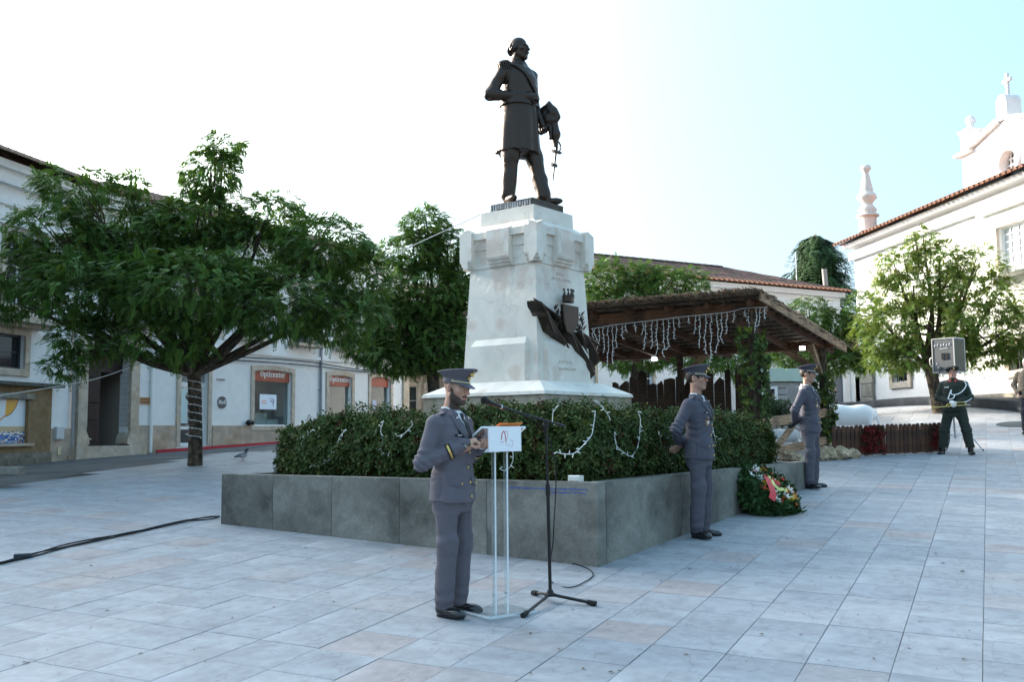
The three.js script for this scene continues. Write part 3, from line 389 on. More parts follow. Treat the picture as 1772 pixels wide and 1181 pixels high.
{ // ---- older house at the left edge
  const A = [-18.4, 1.7], B = [-12.22, 27.15], b = building('corner_house', 'white house with brown stone shop front and big tiled eave beside the stone doorway', A, B, 0), L = Math.hypot(B[0] - A[0], B[1] - A[1]), R = (...q) => rectOn(b, ...q), top = 8.55;
  const w = R(-40, 42, 576, 637), up = [], pw = R(-45, 46, 690, 768, 0.1), wu = [];
  for (let i = 0; i < 8; i++) { const x = L - 2.6 - i * 3; up.push({ x0: x, x1: x + 1.15, y0: 5.15, y1: 7.15, arch: 0.12 }); }
  for (let i = 0; i < 5; i++) { const x = L - 9.5 - i * 3; wu.push({ x0: x, x1: x + 1.2, y0: 1.9, y1: 3.6 }); }
  part('wall', wallWith(0, L, -0.6, top, [w, ...up, ...wu], 0.4), MT.plaster, b);
  part('surround', surround(w, 0.17, 0.06), MT.paleStone, b); windowIn(b, w, { nx: 2, ny: 2, frame: mat([0.03, 0.035, 0.045], 0.4) });
  up.forEach((u) => { part('surround', surround(u, 0.15, 0.06, 0, 0.12), MT.paleStone, b); windowIn(b, u, { nx: 2, ny: 4, arch: 0.12 }); });
  wu.forEach((u) => { part('surround', surround(u, 0.15, 0.06), MT.paleStone, b); windowIn(b, u); });
  const lx = L - 1.4, bal = part('balcony', planar(M(box(7, 0.16, 0.7, lx - 3.4, 4.72, 0.34), box(7, 0.1, 0.4, lx - 3.4, 4.6, 0.2))), MT.paleStone, b), rl = [box(6.9, 0.04, 0.04, lx - 3.4, 5.72, 0.64)]; for (let i = 0; i <= 56; i++) rl.push(box(0.018, 0.95, 0.018, lx - 6.8 + i * 0.122, 5.27, 0.64)); part('railing', M(rl), MT.iron, bal);
  const cr = part('cornice', M([[0, 0.34, 0.22, 0.10], [0.34, 0.2, 0.42, 0.18], [-0.5, 0.1, 0.1, 0.04], [-1.0, 0.12, 0.14, 0.06]].map(([y, h, dpt, z]) => planar(box(L + 0.2, h, dpt, L / 2, top - 0.4 + y + h / 2, z)))), MT.plaster, b); void cr;
  const rf = part('roof', M(tileSlope(-0.2, L + 0.25, top + 0.22, 0.62, top + 2.1, -4.6, 0.25, 0, 5.2), tileSlope(-0.2, L + 0.25, top + 0.22, -9.6, top + 2.1, -4.6, 0.25, 0, 5.2), hipEnd(L + 0.25, L - 4.95, top + 0.24, top + 2.12, 0.62, -9.6, -4.6)), MT.roof, b); part('eave_tiles', eaveTiles(0, L + 0.2, top + 0.26, 0.6, 0.25), mat([0.36, 0.26, 0.2], 0.9), rf);
  part('gable_wall', M(prism([[-9.4, -0.6], [-0.4, -0.6], [-0.4, top], [-9.4, top]], 0.3).rotateY(-PI / 2).translate(L, 0, 0), planar(box(L, top + 0.6, 0.3, L / 2, top / 2 - 0.3, -9.3))), MT.plaster, b);
  // brown stone shop front with its poster
  const sf = R(-60, 87, 667, 800, 0.12), tan = mat([0.40, 0.30, 0.18], 0.9, { map: rep(TX.dado, 0.6), bumpMap: rep(TX.slabBump, 1), bumpScale: 0.01 }), yg = 0.7;
  const shop = part('shop_front', planar(wallWith(sf.x0, sf.x1, yg, sf.y1, [pw], 0.16)).translate(0, 0, 0.16), tan, b);
  part('rough_base', planar(box(sf.x1 - sf.x0 + 0.02, 0.42, 0.05, (sf.x0 + sf.x1) / 2, 1.15, 0.18)), mat([0.34, 0.30, 0.25], 0.95, { map: rep(TX.concrete, 1), bumpMap: rep(TX.slabBump, 1), bumpScale: 0.02 }), shop);
  part('ledge', planar(box(sf.x1 - sf.x0 + 0.3, 0.09, 0.36, (sf.x0 + sf.x1) / 2 + 0.1, sf.y1 + 0.045, 0.18)), mat([0.2, 0.19, 0.17], 0.95, { map: rep(TX.concrete, 1) }), shop);
  part('lintel', planar(box(pw.x1 - pw.x0 + 0.34, 0.14, 0.05, (pw.x0 + pw.x1) / 2, pw.y1 + 0.08, 0.18)), MT.stone, shop); part('sill', planar(box(pw.x1 - pw.x0 + 0.3, 0.07, 0.1, (pw.x0 + pw.x1) / 2, pw.y0 - 0.04, 0.2)), MT.paleStone, shop);
  part('advertising_panel', new THREE.PlaneGeometry(pw.x1 - pw.x0, pw.y1 - pw.y0).translate((pw.x0 + pw.x1) / 2, (pw.y0 + pw.y1) / 2, 0.06), phys([1, 1, 1], 0.3, { map: canvasTex(512, 340, (g, w2, h) => {
    g.fillStyle = '#dfe6ec'; g.fillRect(0, 0, w2, h); g.fillStyle = '#c9b08a'; g.fillRect(0, h * 0.62, w2, h * 0.14); g.fillStyle = '#2d66ae'; g.fillRect(0, h * 0.8, w2, h * 0.2);
    for (let i = 0; i < 260; i++) { g.fillStyle = pick(['#3c78c0', '#e8eef4', '#1d3f7e', '#b78b62', '#f1e4c6']); g.fillRect(rr(0, w2), rr(h * 0.72, h), rr(8, 34), rr(4, 12)); }
    g.fillStyle = '#e3a51e'; g.beginPath(); g.moveTo(w2 * 0.62, 0); g.lineTo(w2 * 0.86, 0); g.quadraticCurveTo(w2 * 0.78, h * 0.34, w2 * 0.6, h * 0.4); g.closePath(); g.fill(); g.strokeStyle = '#3a2a20'; g.lineWidth = 6; g.beginPath(); g.moveTo(w2 * 0.86, 0); g.quadraticCurveTo(w2 * 0.78, h * 0.36, w2 * 0.6, h * 0.4); g.stroke();
    g.strokeStyle = '#d7a27e'; g.lineWidth = 16; g.beginPath(); g.moveTo(w2 * 0.62, h * 0.36); g.quadraticCurveTo(w2 * 0.4, h * 0.6, w2 * 0.2, h * 0.75); g.stroke();
  }), clearcoat: 0.5 }), shop);
  const cp = R(79, 124, 742, 799, 0.05); part('base_panel', planar(bxr({ ...cp, y0: 0.7, x1: L }, 0, 0.06)), MT.dado, b);
  part('meter_box', chamfer(0.3, 0.34, 0.1, 0.01).translate(onFace(b, 103, 750, 0.1).x, onFace(b, 103, 750, 0.1).y, 0.1), mat([0.55, 0.56, 0.57], 0.6), b);
  { const p = onFace(b, 103, 781, 0.08); part('wall_plate', chamfer(0.12, 0.22, 0.03, 0.008).translate(p.x, p.y, 0.075), mat([0.62, 0.56, 0.36], 0.6), b); }
}

{ // ---- grey stone house glimpsed beyond the townhouse corner
  const A = [-5.4, 47.5], B = [2.4, 49.5], b = building('grey_house', 'grey stone house with dark windows beyond the townhouse corner', A, B, 0), L = Math.hypot(B[0] - A[0], B[1] - A[1]), R = (...q) => rectOn(b, ...q), gm = mat([0.40, 0.375, 0.33], 0.9, { map: rep(TX.dado, 0.4) });
  const w1 = R(706, 723, 668, 720), w2 = R(739, 754, 668, 720), more = [4.2, 5.9].map((x) => ({ x0: x, x1: x + 0.5, y0: 2.7, y1: 4.2 })), up = [0.8, 2.6, 4.4, 6.2].map((x) => ({ x0: x, x1: x + 0.7, y0: 5.6, y1: 7.2 }));
  part('wall', wallWith(0, L, 0, 8.2, [w1, w2, ...more, ...up], 0.3), gm, b);
  [w1, w2, ...more, ...up].forEach((w) => { part('surround', surround(w, 0.16, 0.06), mat([0.46, 0.44, 0.40], 0.9, { map: rep(TX.dado, 0.5) }), b); windowIn(b, w, { nx: 1, ny: 2, frame: mat([0.35, 0.35, 0.34], 0.7) }); });
  const bal = part('balcony', box(L, 0.2, 0.5, L / 2, onFace(b, 730, 640).y, 0.25), gm, b), rl = []; for (let i = 0; i < 40; i++) rl.push(box(0.025, 0.9, 0.025, i * 0.2 + 0.1, onFace(b, 730, 640).y + 0.5, 0.42)); part('railing', M(rl), mat([0.5, 0.5, 0.5], 0.6), bal);
  part('roof', M(tileSlope(-0.2, L + 0.2, 8.2, 0.4, 9.6, -4, 0.3), planar(box(0.3, 8, 6, L - 0.15, 4, -3.4)), planar(box(L, 8, 0.3, L / 2, 4, -6))), MT.roof, b);
}

{ // ---- long white building behind the wooden shelter
  const Br = at(1455, 560, 48), A = [Br.x - 0.872 * 16.6, 48 - 0.49 * 16.6], B = [Br.x, 48], b = building('long_building', 'long white building with brown tiled hip roof behind the wooden shelter', A, B, 0), L = 16.6, R = (...q) => rectOn(b, ...q);
  const e = onFace(b, 1450, 508).y, ho = []; for (let i = 0; i < 5; i++) { const x = 1 + i * 3; ho.push({ x0: x, x1: x + 1, y0: 5.6, y1: 7.3 }, { x0: x, x1: x + 1, y0: 2.9, y1: 4.6 }); }
  part('wall', wallWith(0, L, 0.5, e, ho, 0.35), MT.plaster, b); part('side_wall', M(planar(box(0.3, e - 0.5, 7.5, L - 0.15, (e + 0.5) / 2, -4.1)), planar(box(L, e, 0.3, L / 2, e / 2, -8))), MT.plaster, b);
  ho.forEach((w) => { part('surround', surround(w, 0.12, 0.05), MT.paleStone, b); windowIn(b, w, { nx: 2, ny: 3 }); });
  part('cornice', M(planar(box(L + 0.1, 0.24, 0.3, L / 2, e - 0.12, 0.15)), planar(box(L, 0.08, 0.08, L / 2, e - 0.75, 0.04))), MT.plaster, b);
  const rg = onFace(b, 1345, 474, -4).y, rf = part('roof', M(tileSlope(-0.3, L + 0.4, e + 0.02, 0.5, rg, -4, 0.3, 0, 4.2), tileSlope(-0.3, L + 0.4, e + 0.02, -8.5, rg, -4, 0.3, 0, 4.2)), mat([0.20, 0.105, 0.085], 0.9, { map: rep(TX.roof, 0.3), side: THREE.DoubleSide }), b);
  part('hip_roof', (() => { const g = new THREE.BufferGeometry(); g.setAttribute('position', new THREE.Float32BufferAttribute([L + 0.4, e + 0.05, 0.5, L + 0.4, e + 0.05, -8.5, L - 3.8, rg + 0.03, -4], 3)); g.setAttribute('uv', new THREE.Float32BufferAttribute([0, 0, 9, 0, 4.5, 5], 2)); g.computeVertexNormals(); return g; })(), MT.roof, rf);
  part('gable_wall', planar(prism([[-7.9, 0.5], [-0.36, 0.5], [-0.36, e], [-4, rg - 0.12], [-7.9, e]], 0.3).rotateY(-PI / 2).translate(0.31, 0, 0)), MT.plaster, b); part('eave_tiles', eaveTiles(0, L + 0.3, e + 0.05, 0.5, 0.3), MT.redRoof, rf); part('ridge_tiles', M(steps(0, L - 4.2, 0.4).map((x) => new THREE.CylinderGeometry(0.13, 0.11, 0.42, 8, 1, false, -PI / 2, PI).rotateZ(PI / 2).translate(x, rg + 0.02, -4))), MT.roof, rf);
  const an = onFace(b, 1378, 480, -4.5); part('aerial', M(rod(V(an.x, rg - 1, -4.5), V(an.x, rg + 1.4, -4.5), 0.015), ...[0.5, 0.8, 1.1].map((y) => box(0.5 - y * 0.2, 0.015, 0.015, an.x, rg + y, -4.5))), MT.steel, b);
  const ch = onFace(b, 1432, 500, -2); part('chimney_pole', rod(V(ch.x, e - 1, -2), V(ch.x - 0.2, onFace(b, 1430, 466, -2).y, -2), 0.13), mat([0.33, 0.29, 0.26], 0.9), b);
}

{ // ---- low house between the long building and the church
  const A = [11.4, 43.5], B = [16.3, 42.2], b = building('low_house', 'low house with grey shutter and dark doorway beside the church corner', A, B, 0), L = Math.hypot(B[0] - A[0], B[1] - A[1]), R = (...q) => rectOn(b, ...q);
  const ga = R(1438, 1459, 650, 706), dr = R(1479, 1503, 652, 712), topY = onFace(b, 1460, 610).y;
  part('wall', wallWith(0, L, 0.8, topY, [ga, dr], 0.35), MT.plaster, b);
  const sh = part('shutter', box(0.01, 0.01, 0.01, ga.x0, ga.y0, -0.2), mat([0.2, 0.2, 0.22], 0.6), b); for (let y = ga.y0; y < ga.y1; y += 0.09) part('slat', chamfer(ga.x1 - ga.x0, 0.085, 0.03, 0.01).translate((ga.x0 + ga.x1) / 2, y + 0.045, -0.12), sh.material, sh);
  { const w = dr.x1 - dr.x0 + 0.2, h = dr.y1 - dr.y0 + 0.2, cx = (dr.x0 + dr.x1) / 2, ym = (dr.y0 + dr.y1) / 2; part('hallway', M(box(w, h, 0.06, cx, ym, -4.4), box(0.06, h, 4, cx - w / 2, ym, -2.38), box(0.06, h, 4, cx + w / 2, ym, -2.38), box(w, 0.06, 4, cx, ym + h / 2, -2.38), box(w, 0.06, 4, cx, ym - h / 2 + 0.05, -2.38)), mat([0.4, 0.36, 0.32], 0.9), b); } part('pilaster', M([1461, 1476].map((u) => box(0.16, topY - 1, 0.08, onFace(b, u, 660).x, (topY + 1) / 2, 0.04))), MT.whitePaint, b);
  part('door_leaf', box(0.28, dr.y1 - dr.y0, 0.06, dr.x1 - 0.14, (dr.y0 + dr.y1) / 2, -0.1), mat([0.4, 0.34, 0.2], 0.8, { map: rep(TX.dado, 1) }), b);
  part('roof', tileSlope(-0.2, L + 0.2, topY, 0.4, topY + 1.2, -4, 0.3), MT.redRoof, b);
}

{ // ---- church side at the right
  const A = [13.6, 38.5], B = [15.6, 22.5], b = building('church', 'tall white church with tiled eave, round window gable and cross', A, B, 0), L = Math.hypot(B[0] - A[0], B[1] - A[1]), R = (...q) => rectOn(b, ...q), e = 9.1, wm = mat([0.82, 0.80, 0.785], 0.9, { map: rep(TX.plaster, 0.2) });
  const big = R(1729, 1800, 383, 464), sm1 = R(1546, 1573, 640, 662), sm2 = R(1748, 1800, 596, 640);
  part('wall', wallWith(0, L, 1.2, e, [big, sm1, sm2], 0.4), wm, b);
  part('end_wall', planar(box(9, e - 1.2, 0.4).rotateY(PI / 2).translate(0.2, (e + 1.2) / 2, -4.9)), wm, b);
  part('plinth', planar(box(L, 1.55, 0.1, L / 2, 2.05, 0.03)), mat([0.42, 0.39, 0.34], 0.95, { map: rep(TX.concrete, 0.5), bumpMap: rep(TX.slabBump, 0.7), bumpScale: 0.015 }), b);
  { const q = R(1503, 1524, 655, 712), st = part('corner_stones', box(0.01, 0.01, 0.01, 0.3, 2, 0), MT.stone, b); for (let i = 0; i < 4; i++) part('stone', planar(chamfer(rr(0.9, 1.15), 0.5, 0.14, 0.02).translate(0.75, 2.25 + i * 0.51, 0.06)), MT.stone, st); void q; }
  part('cornice', M(planar(box(L + 0.2, 0.3, 0.2, L / 2, e - 0.5, 0.1)), planar(box(L + 0.3, 0.16, 0.4, L / 2, e - 0.1, 0.2))), wm, b);
  const rf = part('roof', M(tileSlope(-0.35, L, e, 0.55, e + 2.3, -5, 0.26, 5, 0)), MT.redRoof, b); part('eave_tiles', eaveTiles(-0.3, L, e + 0.03, 0.55, 0.26), MT.redRoof, rf);
  part('hip_roof', (() => { const g = new THREE.BufferGeometry(); g.setAttribute('position', new THREE.Float32BufferAttribute([-0.35, e, 0.55, 4.65, e + 2.3, -5, -0.35, e, -9.4], 3)); g.setAttribute('uv', new THREE.Float32BufferAttribute([0, 0, 4.5, 5, 9, 0], 2)); g.computeVertexNormals(); return g; })(), MT.redRoof, rf);
  // gable that rises above the eave
  const G = (u, v) => onFace(b, u, v, -1.3), ga = G(1667, 330), gt = G(1662, 272), ap = G(1736, 210), gx0 = ga.x, gx1 = 2 * ap.x - gx0, gy = gt.y;
  const gable = part('gable', (() => { const s = new THREE.Shape(); s.moveTo(gx0, e - 0.6); s.lineTo(gx1, e - 0.6); s.lineTo(gx1, gy); s.lineTo(gx1 - 0.5, gy); s.lineTo(ap.x + 0.25, ap.y); s.lineTo(ap.x - 0.25, ap.y); s.lineTo(gx0 + 0.5, gy); s.lineTo(gx0, gy); const c = G(1746, 283); s.holes.push(new THREE.Path().absarc(c.x, c.y, 0.42, 0, PI * 2)); return new THREE.ExtrudeGeometry(s, { depth: 0.5, bevelEnabled: false, curveSegments: 28 }).translate(0, 0, -1.8); })(), wm, b);
  const c = G(1746, 283); part('window_ring', new THREE.TorusGeometry(0.5, 0.09, 8, 36).translate(c.x, c.y, -1.29), wm, gable);
  const rw = part('round_window', M(box(0.04, 0.84, 0.04, c.x, c.y, -1.5), box(0.84, 0.04, 0.04, c.x, c.y, -1.5), box(0.03, 0.8, 0.04, c.x - 0.2, c.y, -1.5), box(0.03, 0.8, 0.04, c.x + 0.2, c.y, -1.5), box(0.8, 0.03, 0.04, c.x, c.y + 0.2, -1.5), box(0.8, 0.03, 0.04, c.x, c.y - 0.2, -1.5)), MT.whitePaint, gable); part('pane', new THREE.CircleGeometry(0.43, 28).translate(c.x, c.y, -1.56), phys([0.16, 0.19, 0.2], 0.1), rw);
  const coping = (x0, y0, x1, y1) => planar(beam(V(x0, y0 + 0.06, -1.5), V(x1, y1 + 0.06, -1.5), 0.75, 0.13)); part('coping', M(coping(gx0 + 0.3, gy, ap.x - 0.2, ap.y), coping(ap.x + 0.2, ap.y, gx1 - 0.3, gy), planar(box(0.9, 0.12, 0.8, gx0 + 0.25, gy + 0.03, -1.5)), planar(box(0.9, 0.12, 0.8, gx1 - 0.25, gy + 0.03, -1.5))), wm, gable);
  for (const x of [gx0 + 0.28, gx1 - 0.28]) part('pinnacle', M(planar(box(0.5, 0.7, 0.5, x, gy + 0.44, -1.5)), planar(box(0.62, 0.08, 0.62, x, gy + 0.8, -1.5)), lathe([[0.3, 0], [0.12, 0.12], [0.09, 0.2], [0.17, 0.32], [0.14, 0.44], [0.02, 0.52]], 16).translate(x, gy + 0.84, -1.5)), wm, gable);
  const cb = part('cross_base', M(planar(box(0.52, 0.62, 0.52, ap.x, ap.y + 0.35, -1.5)), new THREE.CylinderGeometry(0.26, 0.26, 0.52, 16, 1, false).rotateX(PI / 2).translate(ap.x, ap.y + 0.62, -1.5)), wm, gable); part('cross', M(box(0.09, 0.8, 0.09, ap.x, ap.y + 1.2, -1.5), box(0.42, 0.09, 0.09, ap.x, ap.y + 1.36, -1.5)), wm, cb);
  // corner obelisk
  const fb = onFace(b, 1502, 400, -0.4), ft = onFace(b, 1500, 286, -0.4), k = (ft.y - fb.y) / 3.0, sq = [[0.36, 0], [0.36, 0.62], [0.48, 0.64], [0.48, 0.74], [0.3, 0.78], [0.4, 0.95], [0.3, 1.1], [0.22, 1.2], [0.24, 1.3], [0.42, 1.5], [0.38, 1.66], [0.26, 1.8], [0.28, 1.86], [0.13, 2.6], [0.12, 2.7], [0.23, 2.85], [0.2, 3.0], [0.02, 3.02]];
  part('obelisk', new THREE.LatheGeometry(sq.map(([r, y]) => new THREE.Vector2(r * k * 1.05, y * k)), 8).rotateY(PI / 8).translate(fb.x, fb.y, -0.4), mat([0.80, 0.73, 0.67], 0.9, { map: rep(TX.plaster, 0.5) }), b);
  part('surround', surround(big, 0.12, 0.08, 0.01), MT.paleStone, b); const bw = windowIn(b, big, { nx: 5, ny: 6, frame: mat([0.72, 0.73, 0.74], 0.6), glass: phys([0.42, 0.45, 0.47], 0.15) }); void bw;
  part('lintel_moulding', box(big.x1 - big.x0 + 1.2, 0.1, 0.2, (big.x0 + big.x1) / 2 - 0.2, big.y1 + 0.55, 0.1), wm, b); part('balcony', M(box(big.x1 - big.x0 + 0.7, 0.14, 0.6, (big.x0 + big.x1) / 2, big.y0 - 0.12, 0.3)), wm, b);
  for (const w of [sm1, sm2]) { part('surround', surround(w, 0.2, 0.08, 0.0), MT.paleStone, b); windowIn(b, w, { nx: 1, ny: 1 }); const br = []; for (let i = 1; i < 8; i++) br.push(box(0.025, w.y1 - w.y0, 0.025, mix(w.x0, w.x1, i / 8), (w.y0 + w.y1) / 2, -0.06)); part('bars', M(br, box(w.x1 - w.x0, 0.025, 0.02, (w.x0 + w.x1) / 2, (w.y0 + w.y1) / 2, -0.05)), MT.iron, b); }
  // raised dark kerb walk at the foot of the church
  const kb = face(A, B, 0), pts = []; void kb; for (let i = 0; i <= 16; i++) { const x = mix(1.2, L, i / 16), w = V(x, 0, 1.5).applyMatrix4(b.matrixWorld); pts.push([x, ground(w.x, -w.z)]); }
  const rings = pts.map(([x, y]) => [V(x, y - 0.4, 0.02), V(x, y + 0.28, 0.02), V(x, y + 0.28, 1.42), V(x, y + 0.25, 1.5), V(x, y - 0.4, 1.5)].map((p) => p.applyMatrix4(b.matrixWorld)));
  setting('raised_pavement', planar(loft(rings)), mat([0.13, 0.14, 0.16], 0.85, { map: rep(TX.asphalt, 0.5) }));
}
// ---------------------------------------------------------------- concrete planter, hedge, stone pedestal
const PL = { x: 0.754, d: 8.9, a: rad(32.5), top: 1.33, w: 4.94, l: 6.55 };
const planter = thing('planter', 'long grey concrete planter round the monument, blue handwriting on one corner panel', 'planter', V(PL.x, 0, -PL.d), -PL.a); planter.updateMatrixWorld(true);
const pw2 = (x, y, z) => V(x, y, z).applyMatrix4(planter.matrixWorld), pl2 = (p) => p.clone().applyMatrix4(planter.matrixWorld.clone().invert());
{
  const mk = (c, s, o) => mat(c, 0.85, { map: (() => { const t = rep(TX.concrete, s); t.offset.set(o, o * 1.7); return t; })(), bumpMap: rep(TX.slabBump, 1.2), bumpScale: 0.004 });
  const tones = [mk([0.335, 0.32, 0.298], 0.5, 0.1), mk([0.32, 0.306, 0.285], 0.6, 0.4), mk([0.35, 0.335, 0.31], 0.45, 0.7)];
  const xs = [383, 472, 574, 691, 842].map((u) => onFace(planter, u, 860).x).concat(0);
  for (let i = 0; i < 5; i++) { const x0 = xs[i] + 0.0015, x1 = xs[i + 1] - (i < 4 ? 0.0015 : 0), w = pw2((x0 + x1) / 2, 0, 0), y0 = ground(w.x, -w.z) - 0.35; part('panel', planar(chamfer(x1 - x0, PL.top - y0, 0.16, 0.004).translate((x0 + x1) / 2, (PL.top + y0) / 2, -0.08)), tones[[0, 1, 2, 0, 1][i]], planter); }
  const zs = [-0.165, -1.9, -3.5, -5.1, -PL.l];
  for (let i = 0; i < 4; i++) { const z0 = zs[i] - 0.0015, z1 = zs[i + 1] + 0.0015, w = pw2(0, 0, (z0 + z1) / 2), y0 = ground(w.x, -w.z) - 0.35; part('panel', planar(chamfer(0.16, PL.top - y0 - 0.002 * i, z0 - z1, 0.004).translate(-0.08, (PL.top + y0) / 2, (z0 + z1) / 2)), tones[(i + 2) % 3], planter); }
  part('panel', planar(box(0.16, 0.7, PL.l - 0.2, -PL.w + 0.08, PL.top - 0.36, -PL.l / 2 - 0.1)), tones[0], planter); part('panel', planar(box(PL.w - 0.36, 0.7, 0.16, -PL.w / 2, PL.top - 0.36, -PL.l + 0.08)), tones[1], planter);
  part('soil', box(PL.w - 0.34, 0.5, PL.l - 0.34, -PL.w / 2, PL.top - 0.36, -PL.l / 2), mat([0.045, 0.035, 0.026], 1, { map: rep(TX.asphalt, 1) }), planter);
  // blue handwriting near the corner, too faded to read
  const tx = canvasTex(1024, 96, (g, w, h) => { g.clearRect(0, 0, w, h); g.strokeStyle = '#1f4fb4'; g.lineWidth = 5; for (const [y, x0] of [[30, 10], [72, 560]]) { g.beginPath(); g.moveTo(x0, y); for (let x = x0; x < w - 20; x += 9) { const gap = rnd() < 0.1; gap ? g.moveTo(x + 12, y) : g.quadraticCurveTo(x + 3, y - rr(-14, 20), x + 9, y + rr(-8, 8)); } g.stroke(); } });
  const r = rectOn(planter, 880, 1018, 842, 856); part('handwriting', new THREE.PlaneGeometry(r.x1 - r.x0, r.y1 - r.y0).translate((r.x0 + r.x1) / 2, (r.y0 + r.y1) / 2, 0.003), mat([1, 1, 1], 0.8, { map: tx, alphaMap: null, transparent: true, alphaTest: 0.3 }), planter);
}

function leafGeo(L, W, fold = 0.25) { // pointed leaf, folded along its rib, 4 triangles
  const g = new THREE.BufferGeometry(), h = W * fold; g.setAttribute('position', new THREE.Float32BufferAttribute([0, 0, 0, W / 2, h, L * 0.45, 0, 0, L * 0.5, 0, 0, L, -W / 2, h, L * 0.45], 3)); g.setIndex([0, 1, 2, 1, 3, 2, 0, 2, 4, 4, 2, 3]); g.computeVertexNormals(); return g;
}
function sprig(n, L, leafL, leafW, spread = 1.0) { const l = []; for (let i = 0; i < n; i++) { const t = i / n, a = i * 2.4; l.push(leafGeo(leafL * rr(0.8, 1.1), leafW).rotateX(-0.5 * spread).rotateY(a).translate(Math.sin(a) * 0.006, t * L, Math.cos(a) * 0.006)); } return M(l); }
function orient(p, dir, roll, s) { const q = new THREE.Quaternion().setFromUnitVectors(V(0, 1, 0), dir.clone().normalize()).multiply(new THREE.Quaternion().setFromAxisAngle(V(0, 1, 0), roll)); return new THREE.Matrix4().compose(p, q, V(s, s, s)); }
const leafMat = (c, tr = 0.3, r = 0.6) => phys(c, r, { side: THREE.DoubleSide, transmission: tr, thickness: 0, specularIntensity: 0.35 });
const hedgeGeo = sprig(9, 0.085, 0.048, 0.024);
{
  const h = thing('hedge', 'clipped dark green hedge in the concrete planter with fairy lights', 'hedge', V(PL.x, PL.top - 0.1, -PL.d), -PL.a), m = [], cols = [], P = V(), topAt = (x, z) => 0.70 + 0.10 * (fbm3(x * 1.3, 3, z * 1.3, 3) - 0.5) * 2 + 0.05 * Math.sin(x * 3) - 0.2 * ss(-3.2, -4.3, x) - 0.06 * ss(-4.6, -6, z);
  const c1 = rgb(1, 1, 1), put = (x, y, z, nx, ny, nz) => { const n = V(nx + rr(-0.9, 0.9), ny + rr(-0.5, 1.0), nz + rr(-0.9, 0.9)); m.push(orient(P.set(x, y, z).clone(), n, rr(0, 6.3), rr(0.75, 1.35))); const k = rr(0.36, 0.66), w = rnd(); cols.push(w < 0.05 ? rgb(0.9 * k, 0.16 * k, 0.12 * k) : w < 0.17 ? rgb(1.45 * k, 1.2 * k, 0.8 * k) : rgb(0.9 * k, 1.0 * k, 0.85 * k)); };
  void c1;
  // the hedge is a band along the two faces: parametrise its outline
  const band = (n, along) => { for (let i = 0; i < n; i++) { const t = rnd(), dp = Math.pow(rnd(), 2.2) * 0.35, wob = (u, v) => (fbm3(u * 2.2, v * 2.6, 5, 3) - 0.5) * 0.28;
    const s = rnd(); let x, y, z, nx = 0, ny = 0, nz = 0;
    if (along === 'x') { x = mix(-4.42, -0.3, t); const H = topAt(x, -0.5), end = ss(-3.9, -4.42, x); if (s < 0.62) { y = mix(0.08, H, rnd()); const bulge = 0.10 * Math.sin(clamp(y / H) * PI); z = -0.42 + bulge - dp + wob(x, y) - end * 0.25; nz = 1; } else { z = mix(-1.35, -0.4, rnd()); y = H - dp * 0.6 + wob(x, z) * 0.6 - end * 0.05; ny = 1; } if (x < -4.0 && rnd() < 0.5) { x -= rr(0, 0.12); nx = -1; } }
    else { z = mix(-5.9, -0.3, t); const H = topAt(-0.5, z); if (s < 0.62) { y = mix(0.08, H, rnd()); x = -0.42 + 0.10 * Math.sin(clamp(y / H) * PI) - dp + wob(z, y); nx = 1; } else { x = mix(-1.3, -0.4, rnd()); y = H - dp * 0.6 + wob(x, z) * 0.6; ny = 1; } if (z < -5.6) nz = -1; }
    put(x, y, z, nx, ny, nz); } };
  band(8600, 'x'); band(9600, 'z');
  for (let i = 0; i < 900; i++) { const y = mix(0.1, 0.6, rnd()), z = mix(-1.4, -0.5, rnd()); put(-4.45 + rr(-0.12, 0.1) + 0.1 * Math.sin(y * 4), y, z, -1, 0, 0); }
  for (let i = 0; i < 420; i++) { const x = rr(-4.2, -0.2), H = topAt(x, -0.6); rnd() < 0.5 ? put(x, H + rr(0, 0.1), rr(-1.1, -0.4), 0, 2, 0) : put(rr(-1.1, -0.4), topAt(-0.5, x * 1.3) + rr(0, 0.1), x * 1.3, 0, 2, 0); }
  copies('foliage', hedgeGeo, leafMat([0.145, 0.205, 0.064], 0.3, 0.6), m, h, cols);
  const st = []; for (let i = 0; i < 60; i++) { const onX = i % 2, t = rnd(), x = onX ? mix(-4.3, -0.5, t) : -0.85 + rr(-0.2, 0.2), z = onX ? -0.85 + rr(-0.2, 0.2) : mix(-5.8, -0.5, t); st.push(rod(V(x, -0.05, z), V(x + rr(-0.2, 0.2), 0.55, z + rr(-0.2, 0.2)), 0.014, 0.006, 5)); } part('stem', M(st), MT.bark, h);
}

